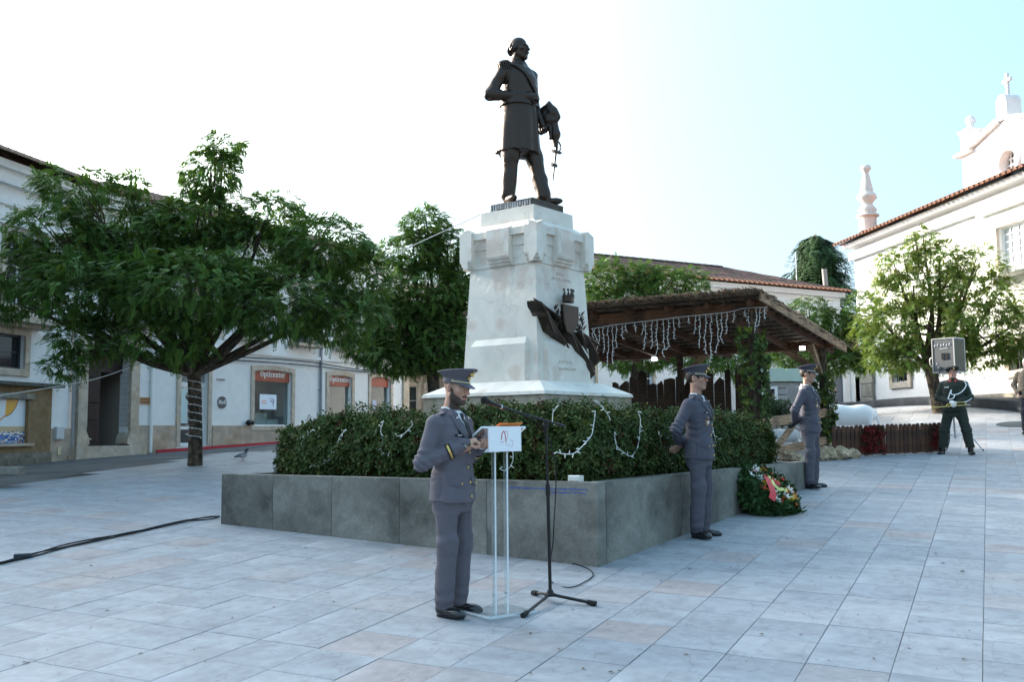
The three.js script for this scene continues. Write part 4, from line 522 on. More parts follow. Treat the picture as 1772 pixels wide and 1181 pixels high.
const PED = { x: 0.212, d: 12.815, a: rad(38.3) };
const ped = thing('pedestal', 'tall white marble pedestal with carved brackets under the bronze statue', 'pedestal', V(PED.x, 0, -PED.d), -PED.a); ped.updateMatrixWorld(true);
{
  const frust = (y0, a0, y1, a1) => planar(new THREE.CylinderGeometry(a1 * Math.SQRT2, a0 * Math.SQRT2, y1 - y0, 4, 1).rotateY(PI / 4).translate(0, (y0 + y1) / 2, 0).toNonIndexed()), flat = (g) => { g = g.index ? g.toNonIndexed() : g; g.computeVertexNormals(); return g; };
  const P = (n, g, p = ped, m = MT.marble) => part(n, planar(flat(M(g))), m, p);
  P('plinth', [frust(0.9, 0.97, 2.23, 0.965)], ped, MT.stone ? mat([0.62, 0.59, 0.52], 0.85, { map: rep(TX.dado, 0.8), bumpMap: rep(TX.slabBump, 1), bumpScale: 0.006 }) : 0);
  P('sloped_base', [frust(2.23, 0.985, 2.27, 0.975), frust(2.27, 0.975, 2.41, 0.70)]);
  const shaft = P('shaft', [frust(2.41, 0.605, 3.90, 0.532)]);
  for (let k = 0; k < 4; k++) { // raised block on each foot of the shaft, with splayed ends
    const g = flat(loft([[[-0.45, 2.412], [0.45, 2.412], 0.67], [[-0.44, 2.88], [0.44, 2.88], 0.645], [[-0.41, 2.97], [0.41, 2.97], 0.575]].map(([a, b, z]) => [V(a[0] - 0.06, a[1], 0.5), V(b[0] + 0.06, b[1], 0.5), V(b[0], b[1], z), V(a[0], a[1], z)])));
    P('foot_block', g.rotateY(k * PI / 2), ped);
  }
  // horizontal joint lines of the shaft as thin recessed courses, and the capital
  P('band', [frust(3.895, 0.545, 3.93, 0.545)], shaft);
  const capn = P('capital', [frust(3.93, 0.535, 4.14, 0.535), frust(4.14, 0.55, 4.27, 0.55), frust(4.27, 0.60, 4.36, 0.60), frust(4.36, 0.602, 4.47, 0.44), frust(4.47, 0.437, 4.66, 0.432)]);
  const bracket = (w) => M(prism([[0.5, 3.90], [0.565, 3.90], [0.575, 3.935], [0.595, 3.94], [0.6, 3.975], [0.622, 3.98], [0.632, 4.01], [0.632, 4.365], [0.5, 4.42]], w).translate(0, 0, -w / 2).rotateY(-PI / 2));
  for (let k = 0; k < 4; k++) { P('bracket', bracket(0.36).rotateY(k * PI / 2), capn); for (const s of [-1, 1]) P('bracket', bracket(0.2).translate(s * 0.531, 0, 0).rotateY(k * PI / 2), capn); }
  // faint worn lettering on the lit face
  const fr = face([PED.x + 0.6 * (Math.sin(-PED.a) + Math.cos(PED.a)), PED.d], [0, 0]); void fr;
  const ins = (y, n, w, x0, h, a) => { const l = []; for (let i = 0; i < n; i++) { const z = mix(-w / 2, w / 2, i / (n - 1)); l.push(box(0.004, h, 0.007, 0, 0, 0).translate(0, y + rr(-0.004, 0.004), z)); if (rnd() < 0.6) l.push(box(0.004, 0.007, 0.018, 0, y + pick([-1, 0, 1]) * h * 0.45, z + 0.008)); } return M(l).translate(x0, 0, a); };
  part('lettering', M(ins(3.80, 6, 0.16, 0.540, 0.035, 0.02), ins(3.725, 13, 0.40, 0.5435, 0.035, 0.0), ins(2.66, 7, 0.26, 0.664, 0.04, 0.1), ins(2.57, 11, 0.34, 0.668, 0.03, 0.06)), mat([0.62, 0.50, 0.42], 0.8), shaft);
}

{ // bronze coat of arms with crown and hanging flag on the pedestal
  const nx = Math.cos(PED.a), nd = -Math.sin(PED.a), h = 0.575, near = [PED.x + h * (nx - Math.sin(PED.a)), PED.d + h * (nd - Math.cos(PED.a))], far = [PED.x + h * (nx + Math.sin(PED.a)), PED.d + h * (nd + Math.cos(PED.a))];
  const fc = face(near, far, 0), t = thing('coat_of_arms', 'dark bronze shield with crown and draped flag on the white pedestal', 'emblem', fc.position, fc.rotation.y); t.updateMatrixWorld(true);
  const q = (u, v) => { const p = onFace(t, u, v, 0.06); return [p.x, p.y]; }, poly = (pts) => (x, y) => { let d = 1e9, s = 1; for (let i = 0, j = pts.length - 1; i < pts.length; j = i++) { const ex = pts[j][0] - pts[i][0], ey = pts[j][1] - pts[i][1], wx = x - pts[i][0], wy = y - pts[i][1], k = clamp((wx * ex + wy * ey) / (ex * ex + ey * ey)), bx = wx - ex * k, by = wy - ey * k; d = Math.min(d, bx * bx + by * by); const a = y >= pts[i][1], b = y < pts[j][1], c = ex * wy > ey * wx; if ((a && b && c) || (!a && !b && !c)) s = -s; } return s * Math.sqrt(d); };
  const flag = poly([[927, 519], [938, 522], [962, 545], [985, 577], [1005, 574], [1030, 592], [1034, 606], [1031, 640], [1024, 648], [1023, 663], [1012, 664], [1011, 628], [996, 612], [988, 608], [975, 600], [958, 582], [946, 574], [938, 548], [930, 540]].map(([u, v]) => q(u, v)));
  const c0 = q(985, 585);
  const fold = (x, y) => { const a = (x - c0[0]) * 0.8 + (y - c0[1]) * 0.62; return Math.sin(a * 62 + 3 * noise3(x * 7, y * 7, 1)) * 0.022 + Math.sin(a * 25 + 1 + (y - c0[1]) * 6) * 0.03; };
  const sd = (x, y, z) => { const k = 0.075 + fold(x, y), e = flag(x, y); return Math.max(e * 0.7 + Math.max(0, z - k * 0.6) * 0.3, Math.abs(z - 0.01) - k); };
  part('flag', nets((x, y, z) => sd(x, y, z), [q(920, 600)[0], q(980, 672)[1], -0.08], [q(1042, 600)[0], q(980, 510)[1], 0.2], 0.011), MT.bronze, t);
  const p0 = q(925, 519.5), p1 = q(1036, 598); part('flagstaff', M(rod(V(p0[0], p0[1], 0.07), V(p1[0], p1[1], 0.07), 0.017, 0.017, 8), new THREE.ConeGeometry(0.028, 0.11, 8).rotateZ(1.1).translate(p0[0], p0[1], 0.07), new THREE.SphereGeometry(0.035, 10, 8).translate(...q(934, 527), 0.07)), MT.bronze, t);
  const sh = [[972, 528], [997.5, 533], [998, 556], [993, 570], [986, 579], [978, 574], [974.5, 560]].map(([u, v]) => { const p = onFace(t, u, v, 0.12); return [p.x, p.y]; });
  part('shield', prism(sh, 0.03, 0.012).translate(0, 0, 0.11), MT.bronze, t);
  const cr = q(981, 524), w = 0.1; part('crown', M(lathe([[w, 0], [w * 1.04, 0.02], [w * 0.96, 0.03], [w * 1.05, 0.075], [w * 1.0, 0.085], [w * 0.8, 0.05], [w * 0.8, 0]], 20).scale(1, 1, 0.6), ...[-2, -1, 0, 1, 2].map((i) => M(new THREE.ConeGeometry(0.026, 0.09, 6).translate(i * 0.047, 0.115, Math.cos(i * 0.7) * 0.05), new THREE.SphereGeometry(0.016, 8, 6).translate(i * 0.053, 0.155, Math.cos(i * 0.7) * 0.05)))).translate(cr[0], cr[1], 0.08), MT.bronze, t);
  const lv = []; for (let i = 0; i < 34; i++) { const a = rr(0, 1), s = i % 2 ? 1 : -1, b = s < 0 ? q(mix(957, 974, rnd()), mix(535, 572, a)) : q(mix(998, 1006, rnd()), mix(548, 582, a)); lv.push(leafGeo(0.1, 0.04, 0.4).rotateX(-1.2).rotateZ(s * rr(-0.6, 1.0)).translate(b[0], b[1], 0.07 + rr(0, 0.03))); }
  part('laurel', M(lv), MT.bronze, t);
}
// ---------------------------------------------------------------- trees
function frondGeo(L, pairs, lw, droop) { // feathery compound leaf
  const l = []; for (let i = 0; i < pairs; i++) { const t = (i + 0.6) / pairs, y = -droop * t * t * L, z = t * L, s = Math.sin(Math.min(1, t * 1.35 + 0.25) * PI * 0.86) * L * 0.36; for (const k of [-1, 1]) { const g = new THREE.BufferGeometry(); const tip = [k * s * 0.92, y - 0.12 * s, z + s * 0.42]; g.setAttribute('position', new THREE.Float32BufferAttribute([0, y, z - lw * 0.3, k * s * 0.5, y + 0.01, z + s * 0.08 - lw * 0.5, ...tip, k * s * 0.45, y - 0.012, z + s * 0.3 + lw * 0.4], 3)); g.setIndex([0, 1, 3, 1, 2, 3]); g.computeVertexNormals(); l.push(g.toNonIndexed()); } }
  const p = leafGeo(L * 0.16, lw).translate(0, -droop * L, L); l.push(p.index ? p.toNonIndexed() : p); return mergeGeometries(l);
}
const FR = [frondGeo(0.46, 9, 0.05, 0.35), frondGeo(0.40, 8, 0.05, 0.2), frondGeo(0.52, 10, 0.052, 0.6)];
function foliageTree(o) {
  const base = o.base, t = thing('tree', o.label, 'tree', base.clone(), 0, 'trees round the square'), L = (p) => p.clone().sub(base), dens = o.density || 1, pxm = FOC / o.d;
  const clumps = o.clumps.map(([u, v, ru, rv, dz = 0]) => ({ c: L(at(u, v, o.d + dz)), r: V(ru / pxm, rv / pxm, Math.max(rv, ru) / pxm * 0.95) }));
  if (o.extra) clumps.push(...o.extra.map(([x, y, z, r]) => ({ c: V(x, y, z), r: V(r, r * 0.7, r) })));
  const fork = L(o.fork || base.clone().add(V(0, 2.2, 0))), tr = o.r || 0.13, br = [taper([V(0, -0.15, 0), V(o.bend || 0.02, fork.y * 0.5, 0), fork], [tr * 1.15, tr * 0.95, tr], 10, 8)];
  for (const [k, c] of clumps.entries()) { const e = c.c, m = fork.clone().lerp(e, 0.5).add(V(rr(-0.2, 0.2), (e.y > fork.y + 0.4 ? -0.06 : 0.14) * e.distanceTo(fork) + rr(-0.1, 0.15), rr(-0.2, 0.2))), r = tr * clamp(0.25 + (c.r.x + c.r.y) * 0.16, 0.22, 0.55); br.push(taper([fork.clone().add(V(0, -0.1, 0)), m, e.clone().add(V(0, c.r.y * 0.3, 0))], [r * 1.25, r * 0.75, r * 0.2], 7, 6));
    for (let i = 0; i < 5; i++) { const p = V(rr(-1, 1) * c.r.x, rr(-0.5, 1) * c.r.y, rr(-1, 1) * c.r.z).multiplyScalar(0.8).add(e); br.push(taper([m.clone().lerp(e, rr(0.4, 0.95)), m.clone().lerp(p, 0.6).add(V(0, 0.05, 0)), p], [r * 0.35, r * 0.22, 0.006], 5, 4)); } void k; }
  const trunk = part('trunk', M(br), MT.bark, t); void trunk;
  const lists = [[], [], []], cols = [[], [], []], s0 = o.leaf || 0.5;
  for (const c of clumps) {
    const n = Math.round(c.r.x * c.r.y * (c.r.z * 0.5 + 0.6) * 360 * dens / (s0 * s0)) + 14;
    for (let i = 0; i < n; i++) {
      const a = V(rr(-1, 1), rr(-1, 1), rr(-1, 1)); if (a.lengthSq() > 1) { i--; continue; } const r = a.length(); a.multiplyScalar(Math.pow(r, -0.45) * (0.92 + 0.2 * (noise3(a.x * 3 + c.c.x, a.y * 3, a.z * 3 + c.c.z) - 0.2)));
      const p = V(a.x * c.r.x, a.y * c.r.y, a.z * c.r.z).add(c.c);
      if (fbm3(p.x * 1.7 + 9, p.y * 1.9, p.z * 1.7, 2) < (o.gap || 0.36)) continue;                                            // gaps
      const out = V(a.x * 0.55 + rr(-0.8, 0.8), a.y * 0.3 + rr(-0.5, 0.3), a.z * 0.55 + rr(-0.8, 0.8)).normalize(), up = V(rr(-0.35, 0.35), 1, rr(-0.35, 0.35)), x = up.clone().cross(out).normalize(), y = out.clone().cross(x), s = s0 * rr(0.7, 1.25), k = i % 3;
      lists[k].push(new THREE.Matrix4().makeBasis(x, y, out).scale(V(s, s, s)).setPosition(p)); const b = rr(0.38, 0.62), w = rnd() < (o.yellow || 0.08); cols[k].push(w ? rgb(1.3 * b, 1.02 * b, 0.6 * b) : rgb(b * rr(0.85, 1.1), b, b * rr(0.7, 1.0)));
    }
  }
  const m = leafMat((o.color || [0.105, 0.195, 0.04]).map((v) => v * 2), 0.45, 0.75); lists.forEach((l, k) => copies('crown', FR[k], m, l, t, cols[k]));
  return t;
}
const treeOne = hit(338, 806);
foliageTree({ base: treeOne, d: 18.5, r: 0.125, fork: at(336, 640, 18.5), bend: -0.01, label: 'spreading green street tree with fairy lights wound round its trunk', clumps: [[128, 320, 62, 45, -0.3], [225, 322, 34, 26, 0.4], [105, 410, 95, 62, -0.4], [40, 470, 62, 42, -0.5], [240, 410, 110, 62, 0.5], [365, 300, 52, 46], [388, 252, 38, 26], [345, 385, 90, 56, 0.2], [470, 372, 66, 42, 0.3], [560, 425, 88, 52, -0.2], [618, 480, 58, 62, 0.4], [175, 500, 120, 62, -0.7], [330, 500, 140, 66, -0.9], [480, 520, 110, 58, -0.8], [590, 545, 78, 52, -0.3], [150, 585, 62, 34, -0.6], [110, 632, 32, 22, -0.5], [285, 585, 76, 34, -0.9], [20, 520, 42, 36, 0.4], [430, 440, 120, 60, 0.8], [200, 450, 120, 60, 0.9]] });
foliageTree({ base: onG(-2.0, 25), d: 25, r: 0.16, fork: at(748, 640, 25), label: 'dark leafy tree between the townhouse and the white pedestal', density: 1.2, clumps: [[738, 392, 44, 34], [715, 435, 58, 36], [775, 435, 45, 42], [740, 505, 78, 55], [790, 520, 44, 70, 0.5], [690, 560, 56, 60], [765, 590, 62, 58], [690, 615, 62, 34], [640, 600, 48, 32, 0.4], [720, 585, 60, 60, 1]] });
foliageTree({ base: onG(3.6, 29), d: 29, r: 0.16, fork: at(1110, 590, 29), label: 'bright green tree rising behind the roof of the wooden shelter', yellow: 0.1, color: [0.13, 0.23, 0.045], clumps: [[1048, 490, 44, 46], [1105, 480, 40, 30], [1140, 500, 60, 40], [1190, 492, 36, 34], [1085, 535, 66, 40], [1100, 600, 80, 44, 0.5], [1210, 610, 60, 40], [1280, 625, 50, 34, -1]] });
foliageTree({ base: onG(12.15, 28.0), d: 28, r: 0.17, fork: at(1610, 640, 28), bend: -0.12, label: 'sunlit feathery tree in front of the church wall behind the loudspeaker', gap: 0.43, density: 0.8, yellow: 0.15, color: [0.185, 0.27, 0.052], clumps: [[1597, 418, 32, 24], [1545, 462, 48, 34], [1625, 452, 52, 34], [1690, 455, 52, 30], [1580, 505, 70, 40], [1665, 510, 80, 44], [1730, 520, 42, 44], [1610, 560, 100, 46], [1525, 570, 56, 44], [1700, 570, 80, 46], [1755, 575, 34, 46], [1600, 610, 84, 30], [1540, 620, 46, 24], [1690, 612, 64, 26]] });
foliageTree({ base: onG(9.4, 31), d: 31, r: 0.14, fork: at(1400, 640, 31), label: 'green tree between the wooden shelter and the church tree', clumps: [[1400, 545, 40, 34], [1440, 570, 46, 36], [1380, 600, 56, 40], [1470, 590, 40, 44], [1490, 540, 26, 40], [1430, 620, 60, 28], [1500, 620, 30, 24]] });
{ // cedar far behind, between the long building and the church
  const base = onG(17.6, 56), t = thing('cedar_tree', 'tall dark cedar beyond the tiled roofs next to the church corner', 'tree', base, 0, 'trees round the square'), H = at(1478, 405, 56).y - base.y, m = [], cols = [], g = frondGeo(1.1, 8, 0.1, 0.7), br = [rod(V(0, -0.2, 0), V(0, H * 0.95, 0), 0.35, 0.05, 10)];
  for (let i = 0; i < 150; i++) { const y = mix(H * 0.3, H, Math.pow(i / 150, 0.8)), a = i * 2.39, R = ((1 - y / H) * 4.2 + 0.6) * rr(0.3, 1.45), e = V(Math.cos(a) * R, y - R * 0.25, Math.sin(a) * R); br.push(rod(V(0, y, 0), e, 0.05, 0.01, 4)); for (let k = 0; k < 16; k++) { const f = rr(0.2, 1.05), p = V(0, y, 0).lerp(e, f), out = V(Math.cos(a) + rr(-0.6, 0.6), rr(-1.2, -0.1), Math.sin(a) + rr(-0.6, 0.6)).normalize(), x = V(0, 1, 0.01).cross(out).normalize(); m.push(new THREE.Matrix4().makeBasis(x, out.clone().cross(x), out).scale(V(1, 1, 1).multiplyScalar(rr(0.6, 1.1))).setPosition(p)); const b = rr(0.5, 1); cols.push(rgb(b, b, b)); } }
  part('trunk', M(br), MT.bark, t); copies('crown', g, leafMat([0.08, 0.155, 0.055], 0.2), m, t, cols);
}
// ---------------------------------------------------------------- people and the statue
const A3 = (v) => [v.x, v.y, v.z];
const headFields = (o = {}) => { // head about its centre (eye level), face towards +z
  const skull = uni(0.03, ell([0, 0.028, -0.016], [0.075, 0.09, 0.094]), ell([0, -0.04, 0.024], [0.058, 0.076, 0.066]));
  let f = uni(0.022, skull, cap([-0.012, -0.1, 0.064], [0.012, -0.1, 0.064], 0.021, 0.021), cap([-0.05, -0.062, 0.0], [-0.018, -0.1, 0.055], 0.019, 0.016), cap([0.05, -0.062, 0.0], [0.018, -0.1, 0.055], 0.019, 0.016), ell([-0.043, -0.018, 0.058], [0.022, 0.018, 0.02]), ell([0.043, -0.018, 0.058], [0.022, 0.018, 0.02]));
  f = uni(0.012, f, cap([-0.034, 0.024, 0.077], [0.034, 0.024, 0.077], 0.012, 0.012), cap([0, 0.014, 0.086], [0, -0.026, 0.110], 0.0075, 0.0115), ell([-0.011, -0.031, 0.098], [0.0085, 0.0075, 0.010]), ell([0.011, -0.031, 0.098], [0.0085, 0.0075, 0.010]));
  f = cut(0.012, f, uni(0.004, ell([-0.032, 0.002, 0.097], [0.017, 0.011, 0.016]), ell([0.032, 0.002, 0.097], [0.017, 0.011, 0.016])));
  f = uni(0.007, f, cap([-0.02, -0.061, 0.083], [0, -0.058, 0.0905], 0.0065, 0.0075), cap([0.02, -0.061, 0.083], [0, -0.058, 0.0905], 0.0065, 0.0075), cap([-0.014, -0.072, 0.085], [0.014, -0.072, 0.085], 0.0085, 0.0085));
  f = uni(0.008, f, cut(0.006, ell([-0.08, -0.004, -0.012], [0.011, 0.033, 0.021]), ell([-0.09, -0.002, -0.006], [0.008, 0.02, 0.011])), cut(0.006, ell([0.08, -0.004, -0.012], [0.011, 0.033, 0.021]), ell([0.09, -0.002, -0.006], [0.008, 0.02, 0.011])));
  void o; return { f, skull };
};
function handField(side, pose) { // wrist at the origin, fingers towards -y, palm towards +z, thumb on the body side
  const s = side, c = pose.curl ?? 0.5, fs = [cap([0, 0.01, 0], [0, -0.03, 0], 0.026, 0.028), ell([0, -0.055, 0.0], [0.041, 0.045, 0.017])], L = [0.072, 0.08, 0.075, 0.058], x0 = [-0.03, -0.01, 0.01, 0.029];
  const fingers = x0.map((x, i) => { const r = [0.0095, 0.0098, 0.0095, 0.0082][i], xx = x * s, a = c * (1 + i * 0.06), b = a + c * 1.25, d = b + c * 0.9, l = L[i]; let p = [xx, -0.085 + Math.abs(i - 1.3) * 0.004, 0.0]; const seg = []; for (const [k, ang] of [[0.46, a], [0.32, b], [0.24, d]]) { const q = [p[0] + xx * 0.06, p[1] - Math.cos(ang) * l * k, p[2] + Math.sin(ang) * l * k]; seg.push(cap(p, q, r, r * 0.92)); p = q; } return uni(0.004, ...seg); });
  const th = pose.thumb ?? 0.5, t0 = [-0.032 * s, -0.03, 0.006], t1 = [-0.052 * s, -0.06, 0.018 + th * 0.012], t2 = [-0.044 * s + 0.02 * s * th, -0.092, 0.026 + th * 0.022];
  return uni(0.010, uni(0.012, ...fs), ...fingers, uni(0.006, cap(t0, t1, 0.014, 0.011), cap(t1, t2, 0.011, 0.009)));
}
function placed(g, m) { g.applyMatrix4(m); return g; }
const limb = (j, ra, rb, rc) => uni(0.03, cap(j[0], j[1], ra, rb), cap(j[1], j[2], rb, rc));
const lerp3 = (a, b, t) => a.map((v, i) => mix(v, b[i], t));
function handMatrix(elbow, wrist, palm) { // fingers continue the forearm, palm turned towards a direction
  const y = V(...elbow).sub(V(...wrist)).normalize(), z = V(...palm).sub(y.clone().multiplyScalar(V(...palm).dot(y))).normalize(), x = y.clone().cross(z); return new THREE.Matrix4().makeBasis(x, y, z).setPosition(V(...wrist));
}
const skinMat = mat([1, 1, 1], 0.5, { vertexColors: true });
const eyeMat = mat([0.7, 0.68, 0.66], 0.25), irisMat = mat([0.03, 0.02, 0.015], 0.2);
const vary = (c, x, y, z, f, a) => { const k = 1 + (noise3(x * f, y * f, z * f) - 0.5) * a; return [c[0] * k, c[1] * k, c[2] * k]; };

// a dressed person, facing +z, feet at y = 0
function person(o) {
  const g = thing('person', o.label, 'person', o.pos, o.turn, undefined), J = o.j, sk = o.skin || [0.48, 0.27, 0.19], P = o.mats;
  if (o.scale) g.scale.setScalar(o.scale);
  // --- clothes
  const legs = (s) => { const q = s < 0 ? J.legR : J.legL, f = uni(0.04, cap(q[0], q[1], o.thigh || 0.096, o.knee || 0.072), cap(q[1], q[2], o.knee || 0.072, o.cuff || 0.070)); return f; };
  const seat = column([[0.74, 0.15, 0.12], [0.86, 0.172, 0.128], [0.98, 0.165, 0.12], [1.06, 0.15, 0.11]]), lr = legs(-1), ll = legs(1), hemY = o.hem || 0.045;
  const wr = (x, y, z) => -0.007 * ss(0.02, 0.0, Math.abs(Math.abs(x) - mix(Math.abs(J.legL[2][0]), Math.abs(J.legL[0][0]), clamp(y / 0.9)))) * (z > 0 ? 1 : 0.3) + (noise3(x * 9, y * 16, z * 9) - 0.5) * 0.018 * ss(0.62, 0.5, Math.abs(y - 0.5) + 0.15) + Math.sin(y * 58 + noise3(x * 5, y * 3, z * 5) * 7) * 0.005 * (ss(0.3, 0.08, y) + ss(0.12, 0, Math.abs(y - 0.52)));
  const tro = (x, y, z) => Math.max(sm(sm(lr(x, y, z), ll(x, y, z), 0.012), seat(x, y, z), 0.05) + wr(x, y, z), hemY - y);
  part('trousers', nets(tro, [-0.42, hemY - 0.02, -0.3], [0.42, 1.0, 0.3], 0.0115), P.trousers, g);
  const hem = o.jacketHem || 0.80, tor = column(o.torso || [[hem, 0.198, 0.150, 0.0], [0.95, 0.186, 0.142, 0.0], [1.07, 0.168, 0.125, 0.004], [1.20, 0.182, 0.134, 0.008], [1.30, 0.192, 0.136, 0.006], [1.375, 0.182, 0.118, -0.004], [1.43, 0.125, 0.085, -0.012], [1.485, 0.064, 0.064, -0.015]], 2.3);
  const aR = o.sleeve || [0.073, 0.059, 0.047], armR = limb(J.armR, ...aR), armL = limb(J.armL, ...aR), elR = J.armR[1], elL = J.armL[1];
  const fold = (x, y, z) => { const d1 = Math.hypot(x - elR[0], y - elR[1], z - elR[2]), d2 = Math.hypot(x - elL[0], y - elL[1], z - elL[2]), e = Math.max(ss(0.2, 0.02, d1), ss(0.2, 0.02, d2)); return Math.sin((y * 0.9 + x * 0.5 + z * 0.4) * 120 + noise3(x * 11, y * 11, z * 11) * 9) * 0.0075 * e + (noise3(x * 7, y * 9, z * 7) - 0.5) * 0.014 + Math.sin((y + Math.abs(x) * 0.8) * 75 + noise3(x * 9, y * 4, z * 9) * 6) * 0.003 * ss(0.16, 0.04, Math.abs(y - 1.07)); };
  const open = (x, y, z) => (z > 0 && y < 1.22 ? -0.006 * ss(0.02, 0.005, x) * ss(0.02, 0.06, z) : 0);
  const jacket = (x, y, z) => { const t = Math.max(tor(x, y, z), hem - y) + open(x, y, z); return sm(sm(t, armR(x, y, z), 0.035), armL(x, y, z), 0.035) + fold(x, y, z); };
  // sleeves stop at the wrist
  const stop = (arm) => { const w = V(...arm[2]), d = V(...arm[2]).sub(V(...arm[1])).normalize(); return (x, y, z) => (Math.hypot(x - w.x, y - w.y, z - w.z) < 0.12 ? (x - w.x) * d.x + (y - w.y) * d.y + (z - w.z) * d.z : -1); };
  const sR = stop(J.armR), sL = stop(J.armL), tunic = (x, y, z) => Math.max(jacket(x, y, z), sR(x, y, z), sL(x, y, z));
  const xs = [J.armR, J.armL].flat().map((p) => p[0]), zs = [J.armR, J.armL].flat().map((p) => p[2]), jk = part(o.coatName || 'jacket', nets(tunic, [Math.min(-0.26, ...xs) - 0.1, hem - 0.03, Math.min(-0.17, ...zs) - 0.1], [Math.max(0.26, ...xs) + 0.1, 1.53, Math.max(0.18, ...zs) + 0.1], 0.0105), P.jacket, g);
  // --- body: limbs under the clothes, neck, head and hands in one skin
  const { f: hf, skull } = headFields(), hm = new THREE.Matrix4().compose(V(...J.head), new THREE.Quaternion().setFromEuler(new THREE.Euler(...(o.headTurn || [0, 0, 0]), 'YXZ')), V(1, 1, 1).multiplyScalar(o.headSize || 1.0)), hinv = hm.clone().invert(), hp = V(), hs = o.headSize || 1;
  const nb = V(0, 1.42, -0.02), nt = V(0, -0.06, -0.02).applyMatrix4(hm), neck = cap(A3(nb), A3(nt), 0.060, 0.054);
  const headW = (x, y, z) => { hp.set(x, y, z).applyMatrix4(hinv); return sm(hf(hp.x, hp.y, hp.z) * hs, neck(x, y, z), 0.03); };
  const beard = o.beard || (() => 0), hairline = o.cropped || (() => 0);
  const skinCol = (x, y, z) => { hp.set(x, y, z).applyMatrix4(hinv); let c = vary(sk, x, y, z, 60, 0.16); const q = hp, red = ss(0.05, 0, Math.hypot(q.x, q.y + 0.03, q.z - 0.1)) * 0.5 + ss(0.03, 0, Math.hypot(Math.abs(q.x) - 0.045, q.y + 0.03, q.z - 0.06)) * 0.6 + ss(0.03, 0, Math.hypot(Math.abs(q.x) - 0.083, q.y, q.z + 0.012)) * 0.5, lip = ss(0.012, 0.006, Math.hypot(q.x * 0.35, (q.y + 0.066) * 0.9, (q.z - 0.092) * 0.5)); c = [c[0] * (1 + red * 0.12), c[1] * (1 - red * 0.2), c[2] * (1 - red * 0.22)]; c = lerp3(c, [0.36, 0.13, 0.11], lip * 0.7); const b = Math.max(beard(q.x, q.y, q.z), hairline(q.x, q.y, q.z)), br = ss(0.008, 0.003, Math.abs(q.y - 0.026 + Math.abs(q.x) * 0.1)) * ss(0.008, 0.014, Math.abs(q.x)) * ss(0.055, 0.045, Math.abs(q.x)) * ss(0.05, 0.06, q.z); return lerp3(c, o.hairColor || [0.02, 0.014, 0.011], Math.max(b, br * 0.9)); };
  const hc = J.head, head = nets(headW, [hc[0] - 0.125, hc[1] - 0.20, hc[2] - 0.15], [hc[0] + 0.125, hc[1] + 0.145, hc[2] + 0.15], 0.0036, skinCol);
  const hand = (side, arm, pose, palm) => placed(nets(handField(side, pose), [-0.075, -0.19, -0.05], [0.075, 0.045, 0.10], 0.0042, (x, y, z) => vary(sk, x, y, z, 80, 0.16)), handMatrix(arm[1], arm[2], palm).multiply(new THREE.Matrix4().makeScale(1.0, 1.0, 1.0)));
  const inner = uni(0.03, cap(J.armR[0], J.armR[1], 0.05, 0.042), cap(J.armR[1], J.armR[2], 0.042, 0.03), cap(J.armL[0], J.armL[1], 0.05, 0.042), cap(J.armL[1], J.armL[2], 0.042, 0.03), cap([0, 1.0, 0], [0, 1.36, 0], 0.10, 0.10), cap(J.legR[0], J.legR[1], 0.07, 0.05), cap(J.legR[1], J.legR[2], 0.05, 0.04), cap(J.legL[0], J.legL[1], 0.07, 0.05), cap(J.legL[1], J.legL[2], 0.05, 0.04), cap([0, 1.36, -0.01], [0, 1.45, -0.02], 0.07, 0.06));
  const hands = o.gloves ? [] : [hand(-1, J.armR, o.handR || {}, o.palmR || [0, 0, 1]), hand(1, J.armL, o.handL || {}, o.palmL || [0, 0, 1])];
  part('body', M(nets(inner, [-0.45, 0.08, -0.4], [0.45, 1.48, 0.5], 0.03, () => sk), head, ...hands), skinMat, g);
  if (o.gloves) for (const [s, a, p, pl] of [[-1, J.armR, o.handR || {}, o.palmR || [0, 0, 1]], [1, J.armL, o.handL || {}, o.palmL || [0, 0, 1]]]) part('glove', placed(nets((x, y, z) => handField(s, p)(x, y, z) - 0.002, [-0.08, -0.195, -0.055], [0.08, 0.05, 0.105], 0.006), handMatrix(a[1], a[2], pl)), o.gloves, g);
  const hd = new THREE.Group(); void hd;
  for (const s of [-1, 1]) { const e = part('eye', placed(new THREE.SphereGeometry(0.0125, 12, 10).translate(s * 0.032, 0.003, 0.0765), hm), eyeMat, g); part('iris', placed(new THREE.SphereGeometry(0.0062, 10, 8).scale(1, 1, 0.5).translate(s * 0.032, 0.002, 0.0875), hm), irisMat, e); part('eyelid', placed(new THREE.SphereGeometry(0.0138, 12, 8, 0, PI * 2, 0, PI * (o.lid || 0.42)).rotateX(0.45).translate(s * 0.032, 0.003, 0.0765), hm), mat(sk.map((v) => v * 0.9), 0.6), e); }
  if (o.hair) part('hair', placed(nets((x, y, z) => { const b = skull(x, y, z) - 0.009 - 0.004 * noise3(x * 90, y * 40, z * 90); return Math.max(b, -(skull(x, y, z) + 0.006), o.hair(x, y, z)); }, [-0.1, -0.12, -0.13], [0.1, 0.14, 0.11], 0.005), hm), mat(o.hairColor || [0.02, 0.014, 0.011], 0.65), g);
